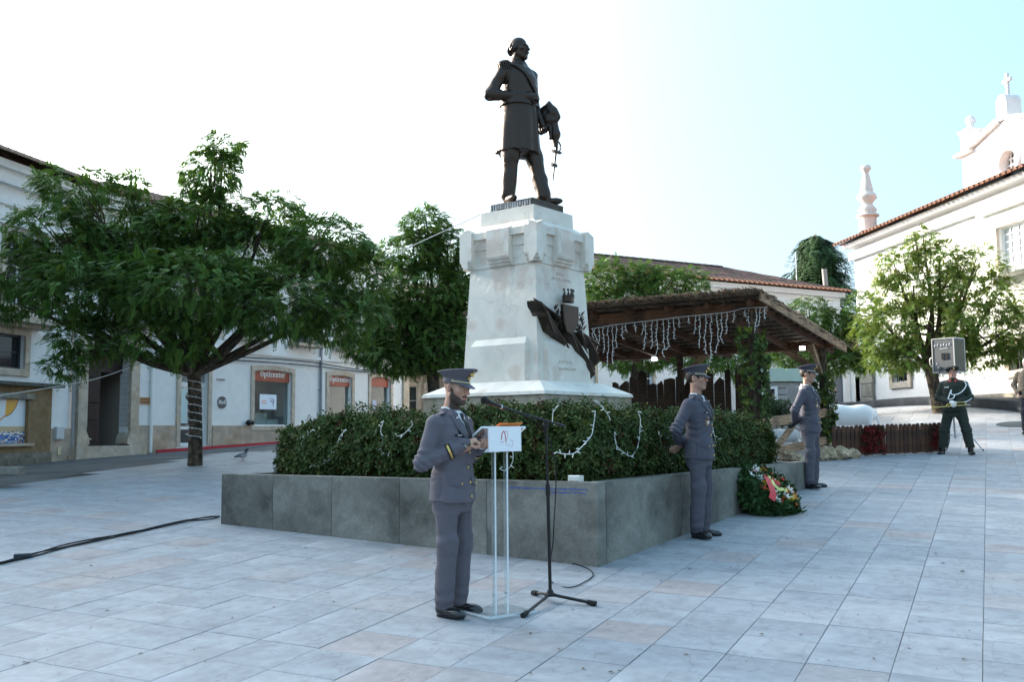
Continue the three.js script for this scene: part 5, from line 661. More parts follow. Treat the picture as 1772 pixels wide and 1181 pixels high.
  // --- shoes
  for (const s of [-1, 1]) { const q = s < 0 ? J.legR : J.legL, an = V(...q[2]), yaw = (o.toe ?? 0.2) * s, f = uni(0.035, ell([0, 0.048, -0.02], [0.039, 0.05, 0.05]), ell([0, 0.034, 0.08], [0.044, 0.034, 0.088]), ell([0, 0.024, 0.14], [0.037, 0.026, 0.058]), cap([0, 0.06, -0.015], [0, 0.12, -0.02], 0.042, 0.045)), sole = (x, y, z) => Math.max(f(x, y, z), -y); const m = new THREE.Matrix4().makeRotationY(yaw).setPosition(an.x, 0, an.z + 0.0); const sh = part('shoe', placed(nets(sole, [-0.07, -0.01, -0.1], [0.07, 0.16, 0.22], 0.008), m), P.shoes, g); part('sole', placed(M(nets((x, y, z) => Math.max(uni(0.03, ell([0, 0, -0.02], [0.035, 0.04, 0.046]), ell([0, 0, 0.085], [0.040, 0.04, 0.102]))(x, y, z), Math.abs(y - 0.007) - 0.007), [-0.07, -0.01, -0.1], [0.07, 0.03, 0.22], 0.007)), m), MT.dark, sh); }
  return { g, jk, jacket, tor, hm, part: (n, geo, m, p = g) => part(n, geo, m, p) };
}
// service dress details shared by the officers
const greyWool = mat([0.122, 0.112, 0.135], 0.85, { bumpMap: rep(TX.fabric, 3), bumpScale: 0.0012 }), greyTrs = mat([0.115, 0.104, 0.124], 0.85, { bumpMap: rep(TX.fabric, 3), bumpScale: 0.0012 });
const shoeBlack = phys([0.008, 0.008, 0.009], 0.22, { clearcoat: 0.5 }), shirtWhite = mat([0.78, 0.79, 0.80], 0.8), tieBlack = mat([0.010, 0.010, 0.014], 0.7), silver = mat([0.7, 0.7, 0.68], 0.3, { metalness: 1 });
const button = (f, x, y, dir = 1, r = 0.009) => { let t = 0.4; for (let i = 0; i < 80; i++) { const d = f(x, y, t * dir); if (d < 0.001) break; t -= Math.max(0.001, d * 0.7); } return new THREE.SphereGeometry(r, 10, 8).scale(1, 1, 0.55).translate(x, y, t * dir + 0.004); };
function collarRing(y, rx, rz, h, flare, z0, open, thick) { // standing collar, open at the front by an angle
  const n = 30, rings = []; for (let i = 0; i <= n; i++) { const a = PI / 2 + open + (2 * PI - 2 * open) * i / n, c = Math.cos(a), s = Math.sin(a), drop = 0.03 * Math.pow(Math.max(0, s), 2); rings.push([V(c * rx, y - drop, z0 + s * rz), V(c * (rx - flare), y + h - drop * 1.6, z0 + s * (rz - flare) - 0.006), V(c * (rx - flare - thick), y + h - drop * 1.6, z0 + s * (rz - flare - thick) - 0.006), V(c * (rx - thick), y - drop, z0 + s * (rz - thick))]); } return loft(rings);
}
function officerDetails(p, o = {}) {
  const f = p.jacket, J = p.jk;
  p.part('shirt', M(sheet(f, [[-0.062, 1.475], [0.062, 1.475], [0.012, 1.215], [-0.012, 1.215]], 0.001, 0.005, 1, 10, 14), collarRing(1.445, 0.072, 0.074, 0.058, 0.008, -0.008, 0.28, 0.006), sheet((x, y, z) => Math.min(f(x, y, z)), [[-0.052, 1.462], [-0.008, 1.452], [-0.022, 1.41], [-0.058, 1.425]], 0.008, 0.006), sheet(f, [[0.052, 1.462], [0.008, 1.452], [0.022, 1.41], [0.058, 1.425]], 0.008, 0.006)), shirtWhite);
  p.part('tie', M(sheet(f, [[-0.014, 1.455], [0.014, 1.455], [0.018, 1.425], [-0.018, 1.425]], 0.012, 0.012, 1, 4, 4), sheet(f, [[-0.015, 1.43], [0.015, 1.43], [0.028, 1.215], [-0.028, 1.215]], 0.008, 0.007, 1, 6, 10)), tieBlack);
  for (const s of [-1, 1]) { part('lapel', M(sheet(f, [[s * 0.046, 1.452], [s * 0.118, 1.372], [s * 0.088, 1.31], [s * 0.008, 1.205]], 0.006, 0.008, 1, 8, 10), sheet(f, [[s * 0.058, 1.492], [s * 0.098, 1.445], [s * 0.110, 1.385], [s * 0.040, 1.445]], 0.012, 0.007, 1, 8, 8)), P_jacketOf(p), J); }
  part('collar', collarRing(1.43, 0.088, 0.086, 0.062, 0.012, -0.012, 0.75, 0.009), P_jacketOf(p), J);
  const pocket = (x, y, w, h) => { const k = part('pocket_flap', M(sheet(f, [[x - w / 2, y], [x + w / 2, y], [x + w / 2, y - h * 0.8], [x - w / 2, y - h * 0.8]], 0.002, 0.007, 1, 8, 4), sheet(f, [[x - w / 2, y - h * 0.75], [x + w / 2, y - h * 0.75], [x + w * 0.12, y - h * 1.15], [x - w * 0.12, y - h * 1.15]], 0.002, 0.007, 1, 8, 3)), P_jacketOf(p), J); part('button', button((a, b, c) => f(a, b, c) - 0.008, x, y - h * 0.72), MT.gold, k); };
  for (const s of [-1, 1]) { pocket(s * 0.098, 1.275, 0.115, 0.05); pocket(s * 0.102, 0.985, 0.14, 0.055); part('shoulder_strap', beam(V(s * 0.085, 1.462, -0.012), V(s * 0.195, 1.435, -0.016), 0.042, 0.012), P_jacketOf(p), J); }
  for (const y of [1.17, 1.06, 0.95, 0.85]) part('button', button(f, 0.012, y, 1, 0.011), MT.gold, J);
  p.part('name_tag', sheet(f, [[-0.135, 1.302], [-0.062, 1.302], [-0.062, 1.284], [-0.135, 1.284]], 0.003, 0.004, 1, 4, 2), MT.blackMetal);
  p.part('name_print', sheet(f, [[-0.118, 1.2955], [-0.084, 1.2955], [-0.084, 1.2905], [-0.118, 1.2905]], 0.0075, 0.001, 1, 4, 1), shirtWhite);
  const bg = p.part('badge', M(sheet(f, [[-0.122, 1.216], [-0.078, 1.216], [-0.078, 1.182], [-0.122, 1.182]], 0.002, 0.008, 1, 4, 4), sheet(f, [[-0.122, 1.182], [-0.078, 1.182], [-0.094, 1.152], [-0.106, 1.152]], 0.002, 0.008, 1, 4, 3)), o.badge || mat([0.62, 0.58, 0.52], 0.4)); part('badge_strap', sheet(f, [[-0.12, 1.235], [-0.08, 1.235], [-0.078, 1.216], [-0.122, 1.216]], 0.003, 0.008, 1, 4, 2), mat([0.03, 0.014, 0.01], 0.5), bg);
  part('badge_cross', M(sheet(f, [[-0.113, 1.204], [-0.087, 1.204], [-0.089, 1.176], [-0.111, 1.176]], 0.0105, 0.002, 1, 3, 3)), o.badgeIn || mat([0.75, 0.74, 0.72], 0.4), bg);
  for (const s of [-1, 1]) p.part('collar_badge', button((a, b, c) => f(a, b, c) - 0.02, s * 0.078, 1.418, 1, 0.009), silver);
}
const P_jacketOf = (p) => p.jk.material;
function peakedCap(p, wool, tilt = 0, lift = 0) { // officer's peaked cap on the head
  const c = new THREE.Group(); c.name = 'peaked_cap'; p.g.add(c); c.applyMatrix4(p.hm.clone().multiply(new THREE.Matrix4().makeRotationX(tilt)).multiply(new THREE.Matrix4().makeTranslation(0, 0.035 + lift, -0.012)));
  const ring = (a, b, y0, y1, z0 = 0, n = 40) => Array.from({ length: n }, (_, i) => { const t = i / n * 2 * PI, s = Math.sin(t), k = Math.cos(t); return V(k * a, mix(y0, y1, (s + 1) / 2), z0 + s * b); });
  const crown = part('crown', loft([ring(0.082, 0.101, 0.026, 0.028), ring(0.092, 0.111, 0.040, 0.050), ring(0.120, 0.137, 0.056, 0.086, 0.003), ring(0.136, 0.152, 0.062, 0.103, 0.004), ring(0.1375, 0.1535, 0.067, 0.110, 0.004), ring(0.128, 0.144, 0.071, 0.115, 0.004), ring(0.06, 0.07, 0.080, 0.108, 0.003), ring(0.005, 0.005, 0.092, 0.092, 0)], false, true), wool, c); part('piping', new THREE.TorusGeometry(1, 0.022, 6, 40).rotateX(PI / 2).scale(0.136, 0.136, 0.152).translate(0, 0, 0).applyMatrix4(new THREE.Matrix4().makeRotationX(-0.138)).translate(0, 0.0865, 0.004), wool, crown);
  part('band', loft([ring(0.0835, 0.1025, -0.004, -0.004), ring(0.0855, 0.1045, 0.0, 0.0), ring(0.0855, 0.1045, 0.030, 0.034), ring(0.080, 0.099, 0.032, 0.036), ring(0.078, 0.097, 0.0, 0.0)], false, false), wool, c);
  const vis = [], n = 22; for (let i = 0; i <= n; i++) { const t = PI * (0.12 + 0.76 * i / n), s = Math.sin(t), k = Math.cos(t), e = Math.pow(Math.max(0, Math.sin((t - PI * 0.12) / 0.76)), 0.8) * 0.062; const a = V(k * 0.084, 0.004, s * 0.103), b = V(k * (0.084 + e * 0.35), 0.003 - e * 0.55, s * 0.103 + e * 0.95); vis.push([a, b, b.clone().add(V(0, -0.0045, -0.001)), a.clone().add(V(0, -0.0045, 0))]); }
  part('visor', loft(vis), wool === greyWool || wool.userData.cap ? phys(wool.color, 0.5) : phys([0.01, 0.01, 0.012], 0.2), c);
  const cord = []; for (let i = 0; i <= 16; i++) { const t = PI * (0.08 + 0.84 * i / 16); cord.push(V(Math.cos(t) * 0.089, 0.014 - 0.007 * Math.sin(t), Math.sin(t) * 0.1085)); } part('chin_cord', M(tube(cord, 0.0052, 60, 6), new THREE.SphereGeometry(0.009, 8, 6).translate(cord[0].x, cord[0].y, cord[0].z), new THREE.SphereGeometry(0.009, 8, 6).translate(cord[16].x, cord[16].y, cord[16].z)), mat([0.75, 0.66, 0.40], 0.4, { metalness: 0.7 }), c);
  part('cap_badge', M(new THREE.TorusGeometry(0.017, 0.006, 6, 18).rotateX(-0.5).translate(0, 0.072, 0.134), new THREE.SphereGeometry(0.011, 10, 8).translate(0, 0.072, 0.134), new THREE.TorusGeometry(0.010, 0.006, 6, 14).rotateX(-0.2).translate(0, 0.038, 0.113), new THREE.ConeGeometry(0.012, 0.018, 6).translate(0, 0.096, 0.146)), MT.gold, c);
  return c;
}
const FACE = Math.atan2(0.84, 0.54);                       // the way the officers face: away from the planter
const stance = (w, f = 0) => ({ legR: [[-0.085, 0.92, 0], [-0.5 * w - 0.01, 0.50, 0.02 + f], [-0.5 * w, 0.10, -0.01]], legL: [[0.085, 0.92, 0], [0.5 * w + 0.01, 0.50, 0.02 + f], [0.5 * w, 0.10, -0.01]] });

{ // officer at the lectern, reading, head bowed, beard
  const beard = (x, y, z) => { const ax = Math.abs(x), jaw = ss(0.012, -0.012, y + 0.045 + 0.55 * (z - 0.035) - ss(0.03, 0.0, z) * 0.03) * ss(-0.012, 0.012, z + 0.004), mouth = ss(0.034, 0.026, ax) * ss(-0.082, -0.076, y) * ss(0.05, 0.06, z), tash = ss(0.009, 0.004, Math.abs(y + 0.0495 + ax * 0.25)) * ss(0.034, 0.027, ax) * ss(0.066, 0.078, z); return 0.93 * Math.max(jaw * (1 - mouth), tash, 0.8 * ss(-0.088, -0.094, y) * ss(0.03, 0.05, z)); }, crop = (x, y, z) => 0.55 * ss(0.0, 0.03, y + z * -0.1) * ss(0.045, 0.02, z) * ss(0.05, 0.07, Math.abs(x) + Math.max(0, -z));
  const pos = hit(783, 1064), p = person({ label: 'bearded officer in grey dress uniform and peaked cap reading at the clear lectern', pos, turn: FACE + 0.06, mats: { trousers: greyTrs, jacket: greyWool, shoes: shoeBlack }, j: { ...stance(0.19), armR: [[-0.190, 1.372, -0.02], [-0.270, 1.095, -0.075], [-0.10, 1.225, 0.170]], armL: [[0.190, 1.372, -0.02], [0.265, 1.095, -0.05], [0.11, 1.22, 0.185]], head: [0, 1.645, 0.045] }, headTurn: [0.22, -0.04, 0], skin: [0.50, 0.285, 0.205], beard, cropped: crop, lid: 0.62, handR: { curl: 0.95, thumb: 1 }, palmR: [0.5, -0.8, 0.2], handL: { curl: 0.7, thumb: 0.6 }, palmL: [-0.4, -0.9, 0.1], toe: 0.12, jacketHem: 0.815 });
  officerDetails(p, { badge: mat([0.40, 0.20, 0.13], 0.5), badgeIn: mat([0.55, 0.30, 0.2], 0.5) }); peakedCap(p, greyWool, -0.1);
  for (const [arm, s] of [[[[-0.270, 1.095, -0.075], [-0.10, 1.225, 0.170]], -1], [[[0.265, 1.095, -0.05], [0.11, 1.22, 0.185]], 1]]) { const a = V(...lerp3(arm[0], arm[1], 0.62)), b = V(...lerp3(arm[0], arm[1], 0.665)), c = V(...lerp3(arm[0], arm[1], 0.94)), d = V(...lerp3(arm[0], arm[1], 1.03)); p.part('rank_stripe', rod(a, b, 0.061, 0.060, 20), MT.gold); p.part('rank_band', rod(V(...lerp3(arm[0], arm[1], 0.59)), V(...lerp3(arm[0], arm[1], 0.70)), 0.0605, 0.058, 20), MT.dark); p.part('shirt_cuff', rod(c, d, 0.040, 0.037, 16), shirtWhite); void s; }
}
const navy = greyWool.clone(); navy.color = rgb(0.078, 0.076, 0.100); navy.userData.cap = true; const navyT = greyTrs.clone(); navyT.color = rgb(0.088, 0.083, 0.103);
const shortHair = (x, y, z) => Math.max(0.036 - Math.hypot((Math.abs(x) - 0.08) * 0.4, y + 0.006, z + 0.008), -0.038 - y + Math.max(0, z) * 0.9, z - 0.045 + y * 0.1, -(Math.abs(x) - 0.05) * (z > 0.02 ? 1 : 0) - 1 + (z > 0.05 ? 2 : 0));
const behind = { armR: [[-0.190, 1.372, -0.03], [-0.29, 1.13, -0.13], [-0.07, 0.985, -0.20]], armL: [[0.190, 1.372, -0.03], [0.29, 1.13, -0.13], [0.06, 0.955, -0.225]] };
for (const [u, v, turnBy, label, glove, size, w] of [[1213, 930, 0.04, 'clean-shaven officer in blue-grey uniform at ease between the planter corner and the wreath', null, 1.0, 0.2], [1405, 845, 0.02, 'officer in blue-grey uniform at ease behind the flower wreath with dark gloves', mat([0.01, 0.01, 0.011], 0.6), 1.0, 0.24]]) {
  const stubble = (x, y, z) => 0.22 * ss(-0.02, -0.05, y) * ss(0.0, 0.03, z);
  const p = person({ label, pos: hit(u, v), turn: FACE + turnBy, scale: size, mats: { trousers: navyT, jacket: navy, shoes: shoeBlack }, j: { ...stance(w), ...behind, head: [0, 1.658, 0.0] }, headTurn: [-0.02, 0.05, 0], skin: [0.46, 0.255, 0.18], hair: shortHair, beard: stubble, gloves: glove, handR: { curl: 0.5 }, palmR: [0.3, 0, -1], handL: { curl: 0.6 }, palmL: [-0.3, 0, -1], toe: 0.35, jacketHem: 0.815 });
  officerDetails(p, { badge: mat([0.30, 0.16, 0.10], 0.45), badgeIn: mat([0.80, 0.72, 0.66], 0.5) }); peakedCap(p, navy, 0.02);
  for (const q of [0.72, 0.82]) { const e = lerp3(behind.armR[1], behind.armR[2], q); p.part('cuff_button', new THREE.SphereGeometry(0.010, 8, 6).translate(e[0] - 0.04, e[1] + 0.008, e[2] - 0.036), silver); }
}
{ // bugler in dark green
  const green = mat([0.020, 0.028, 0.020], 0.85, { bumpMap: rep(TX.fabric, 3), bumpScale: 0.0012 }), glove = mat([0.8, 0.8, 0.82], 0.8), pos = hit(1655, 787), armR = [[-0.2, 1.375, -0.01], [-0.30, 1.12, 0.0], [-0.06, 1.03, 0.20]], armL = [[0.2, 1.375, -0.01], [0.30, 1.12, 0.0], [0.05, 1.01, 0.215]];
  const p = person({ label: 'soldier in dark green uniform and black beret holding a bugle in white gloves', pos, turn: Math.atan2(-pos.x, -pos.z) * 1 - 0.06, mats: { trousers: green, jacket: green, shoes: phys([0.01, 0.01, 0.011], 0.3) }, j: { legR: [[-0.09, 0.92, 0], [-0.19, 0.50, 0.01], [-0.255, 0.11, -0.02]], legL: [[0.09, 0.92, 0], [0.19, 0.50, 0.01], [0.255, 0.11, -0.02]], armR, armL, head: [0, 1.628, 0.015] }, skin: [0.52, 0.28, 0.21], hair: shortHair, gloves: glove, handR: { curl: 1.0 }, palmR: [0.2, -0.3, -1], handL: { curl: 0.9 }, palmL: [-0.2, -0.5, -1], thigh: 0.11, knee: 0.092, cuff: 0.085, hem: 0.13, toe: 0.35, torso: [[0.86, 0.215, 0.165], [0.97, 0.21, 0.16], [1.08, 0.2, 0.152], [1.22, 0.212, 0.15], [1.32, 0.214, 0.145], [1.40, 0.19, 0.122], [1.45, 0.125, 0.09], [1.50, 0.07, 0.068]], jacketHem: 0.86 });
  const f = p.jacket; part('collar', collarRing(1.425, 0.09, 0.088, 0.062, 0.012, -0.01, 0.3, 0.01), green, p.jk); for (const s of [-1, 1]) { p.part('collar_tab', sheet(f, [[s * 0.03, 1.475], [s * 0.078, 1.478], [s * 0.085, 1.44], [s * 0.035, 1.425]], 0.004, 0.01), mat([0.45, 0.05, 0.03], 0.7)); p.part('shoulder_strap', rod(V(s * 0.1, 1.452, -0.02), V(s * 0.21, 1.425, -0.02), 0.022, 0.024, 8), mat([0.14, 0.02, 0.015], 0.8)); p.part('pocket_flap', sheet(f, [[s * 0.06, 1.30], [s * 0.16, 1.30], [s * 0.16, 1.26], [s * 0.06, 1.26]], 0.002, 0.008), green); p.part('button', button(f, s * 0.11, 1.265), MT.gold); }
  p.part('ribbon_badge', sheet(f, [[-0.16, 1.325], [-0.07, 1.335], [-0.08, 1.312], [-0.15, 1.308]], 0.003, 0.006), silver);
  const cord = (pts, r) => tube(pts.map((q) => V(...q)), r, 60, 8); p.part('white_cord', M(cord([[0.2, 1.44, 0.03], [0.235, 1.36, 0.08], [0.17, 1.24, 0.155], [0.06, 1.175, 0.19], [-0.03, 1.185, 0.185], [-0.03, 1.27, 0.165]], 0.010), cord([[0.225, 1.43, 0.03], [0.30, 1.3, 0.03], [0.325, 1.12, 0.04], [0.24, 1.04, 0.12], [0.10, 1.02, 0.21]], 0.010), cord([[-0.03, 1.27, 0.165], [-0.07, 1.16, 0.19], [-0.09, 1.09, 0.2], [0.0, 1.10, 0.21], [0.03, 1.17, 0.19]], 0.011)), shirtWhite);
  const cap2 = part('beret', placed(nets((x, y, z) => { const b = ell([0.018, 0.072, -0.012], [0.105, 0.052, 0.118])(x, y, z), d = ell([-0.085, 0.045, 0.0], [0.05, 0.05, 0.085])(x, y, z), s = sm(b, d, 0.04); return Math.max(s, 0.03 - y - Math.max(0, -x) * 0.3); }, [-0.16, 0.0, -0.15], [0.15, 0.15, 0.14], 0.006), p.hm), mat([0.012, 0.012, 0.014], 0.95), p.g); part('beret_badge', placed(new THREE.SphereGeometry(0.015, 10, 8).scale(1, 1.2, 0.5).translate(0.03, 0.062, 0.103), p.hm), MT.gold, cap2);
  const gl = []; for (const s of [-1, 1]) { gl.push(new THREE.TorusGeometry(0.021, 0.0026, 6, 20).scale(1.15, 0.8, 1).translate(s * 0.033, 0.0, 0.104), rod(V(s * 0.057, 0.004, 0.1), V(s * 0.08, 0.006, -0.01), 0.0024, 0.0024, 5)); } gl.push(rod(V(-0.01, 0.004, 0.106), V(0.01, 0.004, 0.106), 0.0026, 0.0026, 5)); p.part('glasses', placed(M(gl), p.hm), MT.blackMetal);
  for (const s of [-1, 1]) { const q = s < 0 ? [-0.255, 0.11, -0.02] : [0.255, 0.11, -0.02]; p.part('boot_shaft', rod(V(q[0], 0.06, q[2]), V(q[0] * 0.98, 0.2, q[2]), 0.056, 0.06, 14), shoeBlack); }
  p.g.updateMatrixWorld(true);
  const bg = thing('bugle', 'brass bugle held level in the soldier\'s white gloves', 'bugle', V(0.0, 0.93, 0.265).applyMatrix4(p.g.matrixWorld), p.g.rotation.y + 0.03);
  part('tube', M(rod(V(-0.3, 0, 0), V(0.22, 0.03, 0), 0.011, 0.008, 10), tube([V(0.1, 0.03, 0), V(0.2, 0.035, 0.005), V(0.235, 0.06, 0.01), V(0.2, 0.085, 0.01), V(0.0, 0.07, 0.01), V(-0.1, 0.05, 0.01), V(-0.13, 0.025, 0.005), V(-0.08, 0.0, 0.0)], 0.008, 60, 7)), mat([0.72, 0.52, 0.18], 0.25, { metalness: 1 }), bg);
  part('bell', lathe([[0.011, 0], [0.014, 0.03], [0.022, 0.06], [0.04, 0.085], [0.046, 0.088], [0.038, 0.084], [0.018, 0.055]], 20).rotateZ(PI / 2).translate(-0.29, 0, 0), MT.gold, bg); part('mouthpiece', rod(V(0.22, 0.03, 0), V(0.30, 0.035, 0), 0.008, 0.012, 10), MT.steel, bg);
}
{ // elderly onlooker at the edge of the square
  const tan = mat([0.16, 0.12, 0.085], 0.85, { bumpMap: rep(TX.fabric, 3), bumpScale: 0.0015 }), pos = hit(1783, 752);
  const p = person({ label: 'white-haired man in brown jacket and dark trousers standing near the sunlit paving', pos, turn: Math.atan2(-pos.x, -pos.z) - 0.1, coatName: 'jacket', mats: { trousers: mat([0.012, 0.014, 0.022], 0.9), jacket: tan, shoes: mat([0.02, 0.015, 0.012], 0.5) }, j: { ...stance(0.2), armR: [[-0.19, 1.372, -0.02], [-0.30, 1.13, -0.04], [-0.21, 0.93, 0.09]], armL: [[0.19, 1.372, -0.02], [0.30, 1.13, -0.04], [0.21, 0.93, 0.09]], head: [0, 1.625, 0.03] }, skin: [0.5, 0.3, 0.23], hairColor: [0.62, 0.62, 0.62], hair: (x, y, z) => Math.max(-0.03 - y + Math.max(0, z) * 1.1, z - 0.062), beard: (x, y, z) => 0.75 * ss(-0.045, -0.06, y) * ss(0.02, 0.05, z), handR: { curl: 0.6 }, palmR: [1, 0, 0], handL: { curl: 0.6 }, palmL: [-1, 0, 0], torso: [[0.84, 0.21, 0.165, 0.01], [0.98, 0.212, 0.17, 0.015], [1.1, 0.2, 0.16, 0.015], [1.22, 0.2, 0.148, 0.01], [1.32, 0.2, 0.14, 0], [1.40, 0.18, 0.118, -0.005], [1.45, 0.12, 0.085], [1.5, 0.07, 0.068]], jacketHem: 0.84 });
  const f = p.jacket; p.part('pullover', sheet(f, [[-0.05, 1.47], [0.05, 1.47], [0.07, 0.86], [-0.07, 0.86]], 0.001, 0.008, 1, 6, 20), mat([0.016, 0.020, 0.04], 0.9)); part('collar', M(collarRing(1.43, 0.088, 0.085, 0.055, 0.0, -0.01, 0.4, 0.01)), mat([0.19, 0.10, 0.06], 0.8), p.jk);
  p.part('shirt_collar', collarRing(1.44, 0.074, 0.074, 0.045, 0.006, -0.008, 0.3, 0.006), mat([0.4, 0.2, 0.12], 0.8));
}
{ // ---- bronze general on the pedestal
  const t = thing('bronze_statue', 'bronze statue of a man in long military coat with epaulettes, hat and sword', 'statue', V(PED.x, 4.66, -PED.d), -PED.a);
  const slab = part('base_slab', planar(chamfer(0.7, 0.115, 0.7, 0.012).translate(0, 0.0595, 0)), mat([0.13, 0.11, 0.10], 0.6, { metalness: 0.4, map: rep(TX.concrete, 1.2) }), t);
  const rel = []; for (let i = 0; i < 17; i++) rel.push(box(rr(0.015, 0.03), rr(0.05, 0.085), 0.012, -0.32 + i * 0.04, 0.06 + rr(-0.008, 0.008), 0.354)); part('relief', M(rel), mat([0.30, 0.32, 0.34], 0.6), slab);
  const f = new THREE.Group(); f.name = 'figure_pivot'; void f;
  const K = 1.335, root = new THREE.Matrix4().makeRotationY(rad(38.3) + Math.atan2(0.74, 0.67)).scale(V(K, K, K)).setPosition(-0.10, 0.118, 0.02), B = MT.bronze, put = (n, g, p = t) => part(n, placed(g, root), B, p);
  const legR = uni(0.05, cap([-0.095, 0.92, 0], [-0.135, 0.5, 0.0], 0.10, 0.082), cap([-0.135, 0.5, -0.0], [-0.15, 0.1, -0.02], 0.080, 0.072)), legL = uni(0.05, cap([0.095, 0.92, 0.0], [0.13, 0.5, 0.085], 0.10, 0.080), cap([0.13, 0.5, 0.085], [0.155, 0.1, 0.185], 0.078, 0.072));
  const coat = column([[0.535, 0.235, 0.195, -0.02], [0.72, 0.222, 0.182, -0.012], [0.92, 0.205, 0.165, 0], [1.06, 0.188, 0.148, 0], [1.2, 0.192, 0.145, 0.008], [1.31, 0.2, 0.145, 0.006], [1.39, 0.178, 0.12, 0], [1.45, 0.11, 0.088, -0.008], [1.50, 0.07, 0.07, -0.01]], 2.3);
  const aR = [[-0.19, 1.375, -0.02], [-0.335, 1.085, -0.09], [-0.03, 1.09, 0.15]], aL = [[0.19, 1.375, 0], [0.255, 1.12, -0.03], [0.27, 0.88, 0.07]], armR = limb(aR, 0.066, 0.054, 0.046), armL = limb(aL, 0.066, 0.054, 0.044), foot = (x, z, a) => { const s = Math.sin(a), c = Math.cos(a); return (X, Y, Z) => { const px = X - x, pz = Z - z, lx = px * c - pz * s, lz = px * s + pz * c; return Math.max(uni(0.04, ell([0, 0.05, -0.01], [0.045, 0.06, 0.06]), ell([0, 0.035, 0.1], [0.045, 0.038, 0.1]))(lx, Y, lz), -Y); }; };
  const fR = foot(-0.15, -0.02, -0.5), fL = foot(0.155, 0.185, 0.3), sash = (x, y, z) => { const a = (x + 0.16) * 0.66 + (y - 1.4) * 0.75; return Math.max(coat(x, y, z) - 0.02, Math.abs(a + 0.02 * Math.sin(x * 9)) - 0.036); }, belt = (x, y, z) => Math.max(coat(x, y, z) - 0.018, Math.abs(y - 1.055 - x * 0.05) - 0.045);
  const body = (x, y, z) => { const legs = Math.max(sm(legR(x, y, z), legL(x, y, z), 0.02), 0.055 - y), edge = z > 0 ? -0.010 * ss(0.03, 0.015, Math.abs(x - 0.05 - (1.05 - y) * 0.06)) * ss(1.08, 1.0, y) : 0, pleat = Math.sin(Math.atan2(x, z) * 9) * 0.006 * ss(1.0, 0.65, y); const c = coat(x, y, z) + edge + pleat; let d = sm(legs + (noise3(x * 10, y * 14, z * 10) - 0.5) * 0.013, c, 0.015); d = sm(d, armR(x, y, z) + (noise3(x * 14, y * 14, z * 14) - 0.5) * 0.016, 0.02); d = sm(d, armL(x, y, z), 0.02); d = sm(d, belt(x, y, z), 0.006); d = sm(sm(d, fR(x, y, z), 0.02), fL(x, y, z), 0.02); return d; };
  const fig = nets(body, [-0.46, -0.01, -0.3], [0.46, 1.52, 0.54], 0.0125), { f: hf, skull } = headFields(), hm = new THREE.Matrix4().makeRotationY(0.25).setPosition(0.0, 1.625, 0.01), hi = hm.clone().invert(), q = V();
  const neck = cap([0, 1.40, -0.02], [0.0, 1.57, -0.01], 0.068, 0.056), sideHair = (x, y, z) => Math.min(ell([-0.078, 0.0, -0.03], [0.022, 0.045, 0.045])(x, y, z), ell([0.078, 0.0, -0.03], [0.022, 0.045, 0.045])(x, y, z), ell([0, -0.015, -0.095], [0.07, 0.05, 0.03])(x, y, z)) + (noise3(x * 60, y * 60, z * 60) - 0.5) * 0.012, tash = cap([-0.026, -0.053, 0.093], [0.026, -0.053, 0.093], 0.009, 0.009); void skull;
  const head = nets((x, y, z) => { q.set(x, y, z).applyMatrix4(hi); return sm(sm(sm(hf(q.x, q.y, q.z), sideHair(q.x, q.y, q.z), 0.012), tash(q.x, q.y, q.z), 0.006), neck(x, y, z), 0.03); }, [-0.14, 1.43, -0.15], [0.14, 1.77, 0.16], 0.0052);
  const handR = placed(nets(handField(-1, { curl: 0.7 }), [-0.075, -0.19, -0.05], [0.075, 0.045, 0.1], 0.006), handMatrix(aR[1], aR[2], [0.2, -0.2, -1])), handL = placed(nets(handField(1, { curl: 1.0 }), [-0.075, -0.19, -0.05], [0.075, 0.045, 0.1], 0.006), handMatrix(aL[1], aL[2], [-1, 0, 0]));
  const figure = put('figure', M(fig, head, handR, handL)); put('sash', nets(sash, [-0.3, 1.0, -0.22], [0.3, 1.52, 0.22], 0.011), figure);
  put('collar', M(collarRing(1.435, 0.084, 0.084, 0.085, 0.012, -0.008, 0.12, 0.012)), figure);
  for (const s of [-1, 1]) { const fr = [lathe([[0.0, 0.03], [0.06, 0.026], [0.082, 0.008], [0.084, -0.008], [0.06, -0.012]], 18).scale(1.05, 1, 0.85)]; for (let i = 0; i < 20; i++) { const a = i / 20 * PI * 2; fr.push(rod(V(Math.cos(a) * 0.082, 0, Math.sin(a) * 0.07), V(Math.cos(a) * 0.09, -0.085, Math.sin(a) * 0.078), 0.012, 0.011, 5)); } put('epaulette', M(fr).scale(0.82, 0.85, 0.85).rotateZ(-s * 0.25).translate(s * 0.205, 1.425, -0.015), figure); }
  put('hat', M(nets((x, y, z) => { const w = 0.10 * (1 - Math.pow(Math.abs(y) / 0.21, 2)) + 0.02; return Math.max(ell([0, 0, 0], [0.06, 0.2, w * 1.3])(x, y, z) + (noise3(x * 20, y * 20, z * 20) - 0.5) * 0.018, -1); }, [-0.12, -0.25, -0.2], [0.12, 0.25, 0.2], 0.013).rotateX(0.12).rotateY(0.4).scale(0.9, 0.85, 0.85).translate(0.325, 0.97, 0.10)));
  put('plume', nets(uni(0.03, cap([0.36, 0.90, 0.15], [0.36, 0.78, 0.17], 0.045, 0.05), cap([0.36, 0.78, 0.17], [0.35, 0.66, 0.18], 0.048, 0.02)), [0.26, 0.6, 0.08], [0.46, 1.0, 0.26], 0.011));
  put('gloves', nets(uni(0.03, cap([0.33, 0.86, 0.13], [0.31, 0.74, 0.15], 0.035, 0.022)), [0.24, 0.68, 0.06], [0.4, 0.92, 0.22], 0.01));
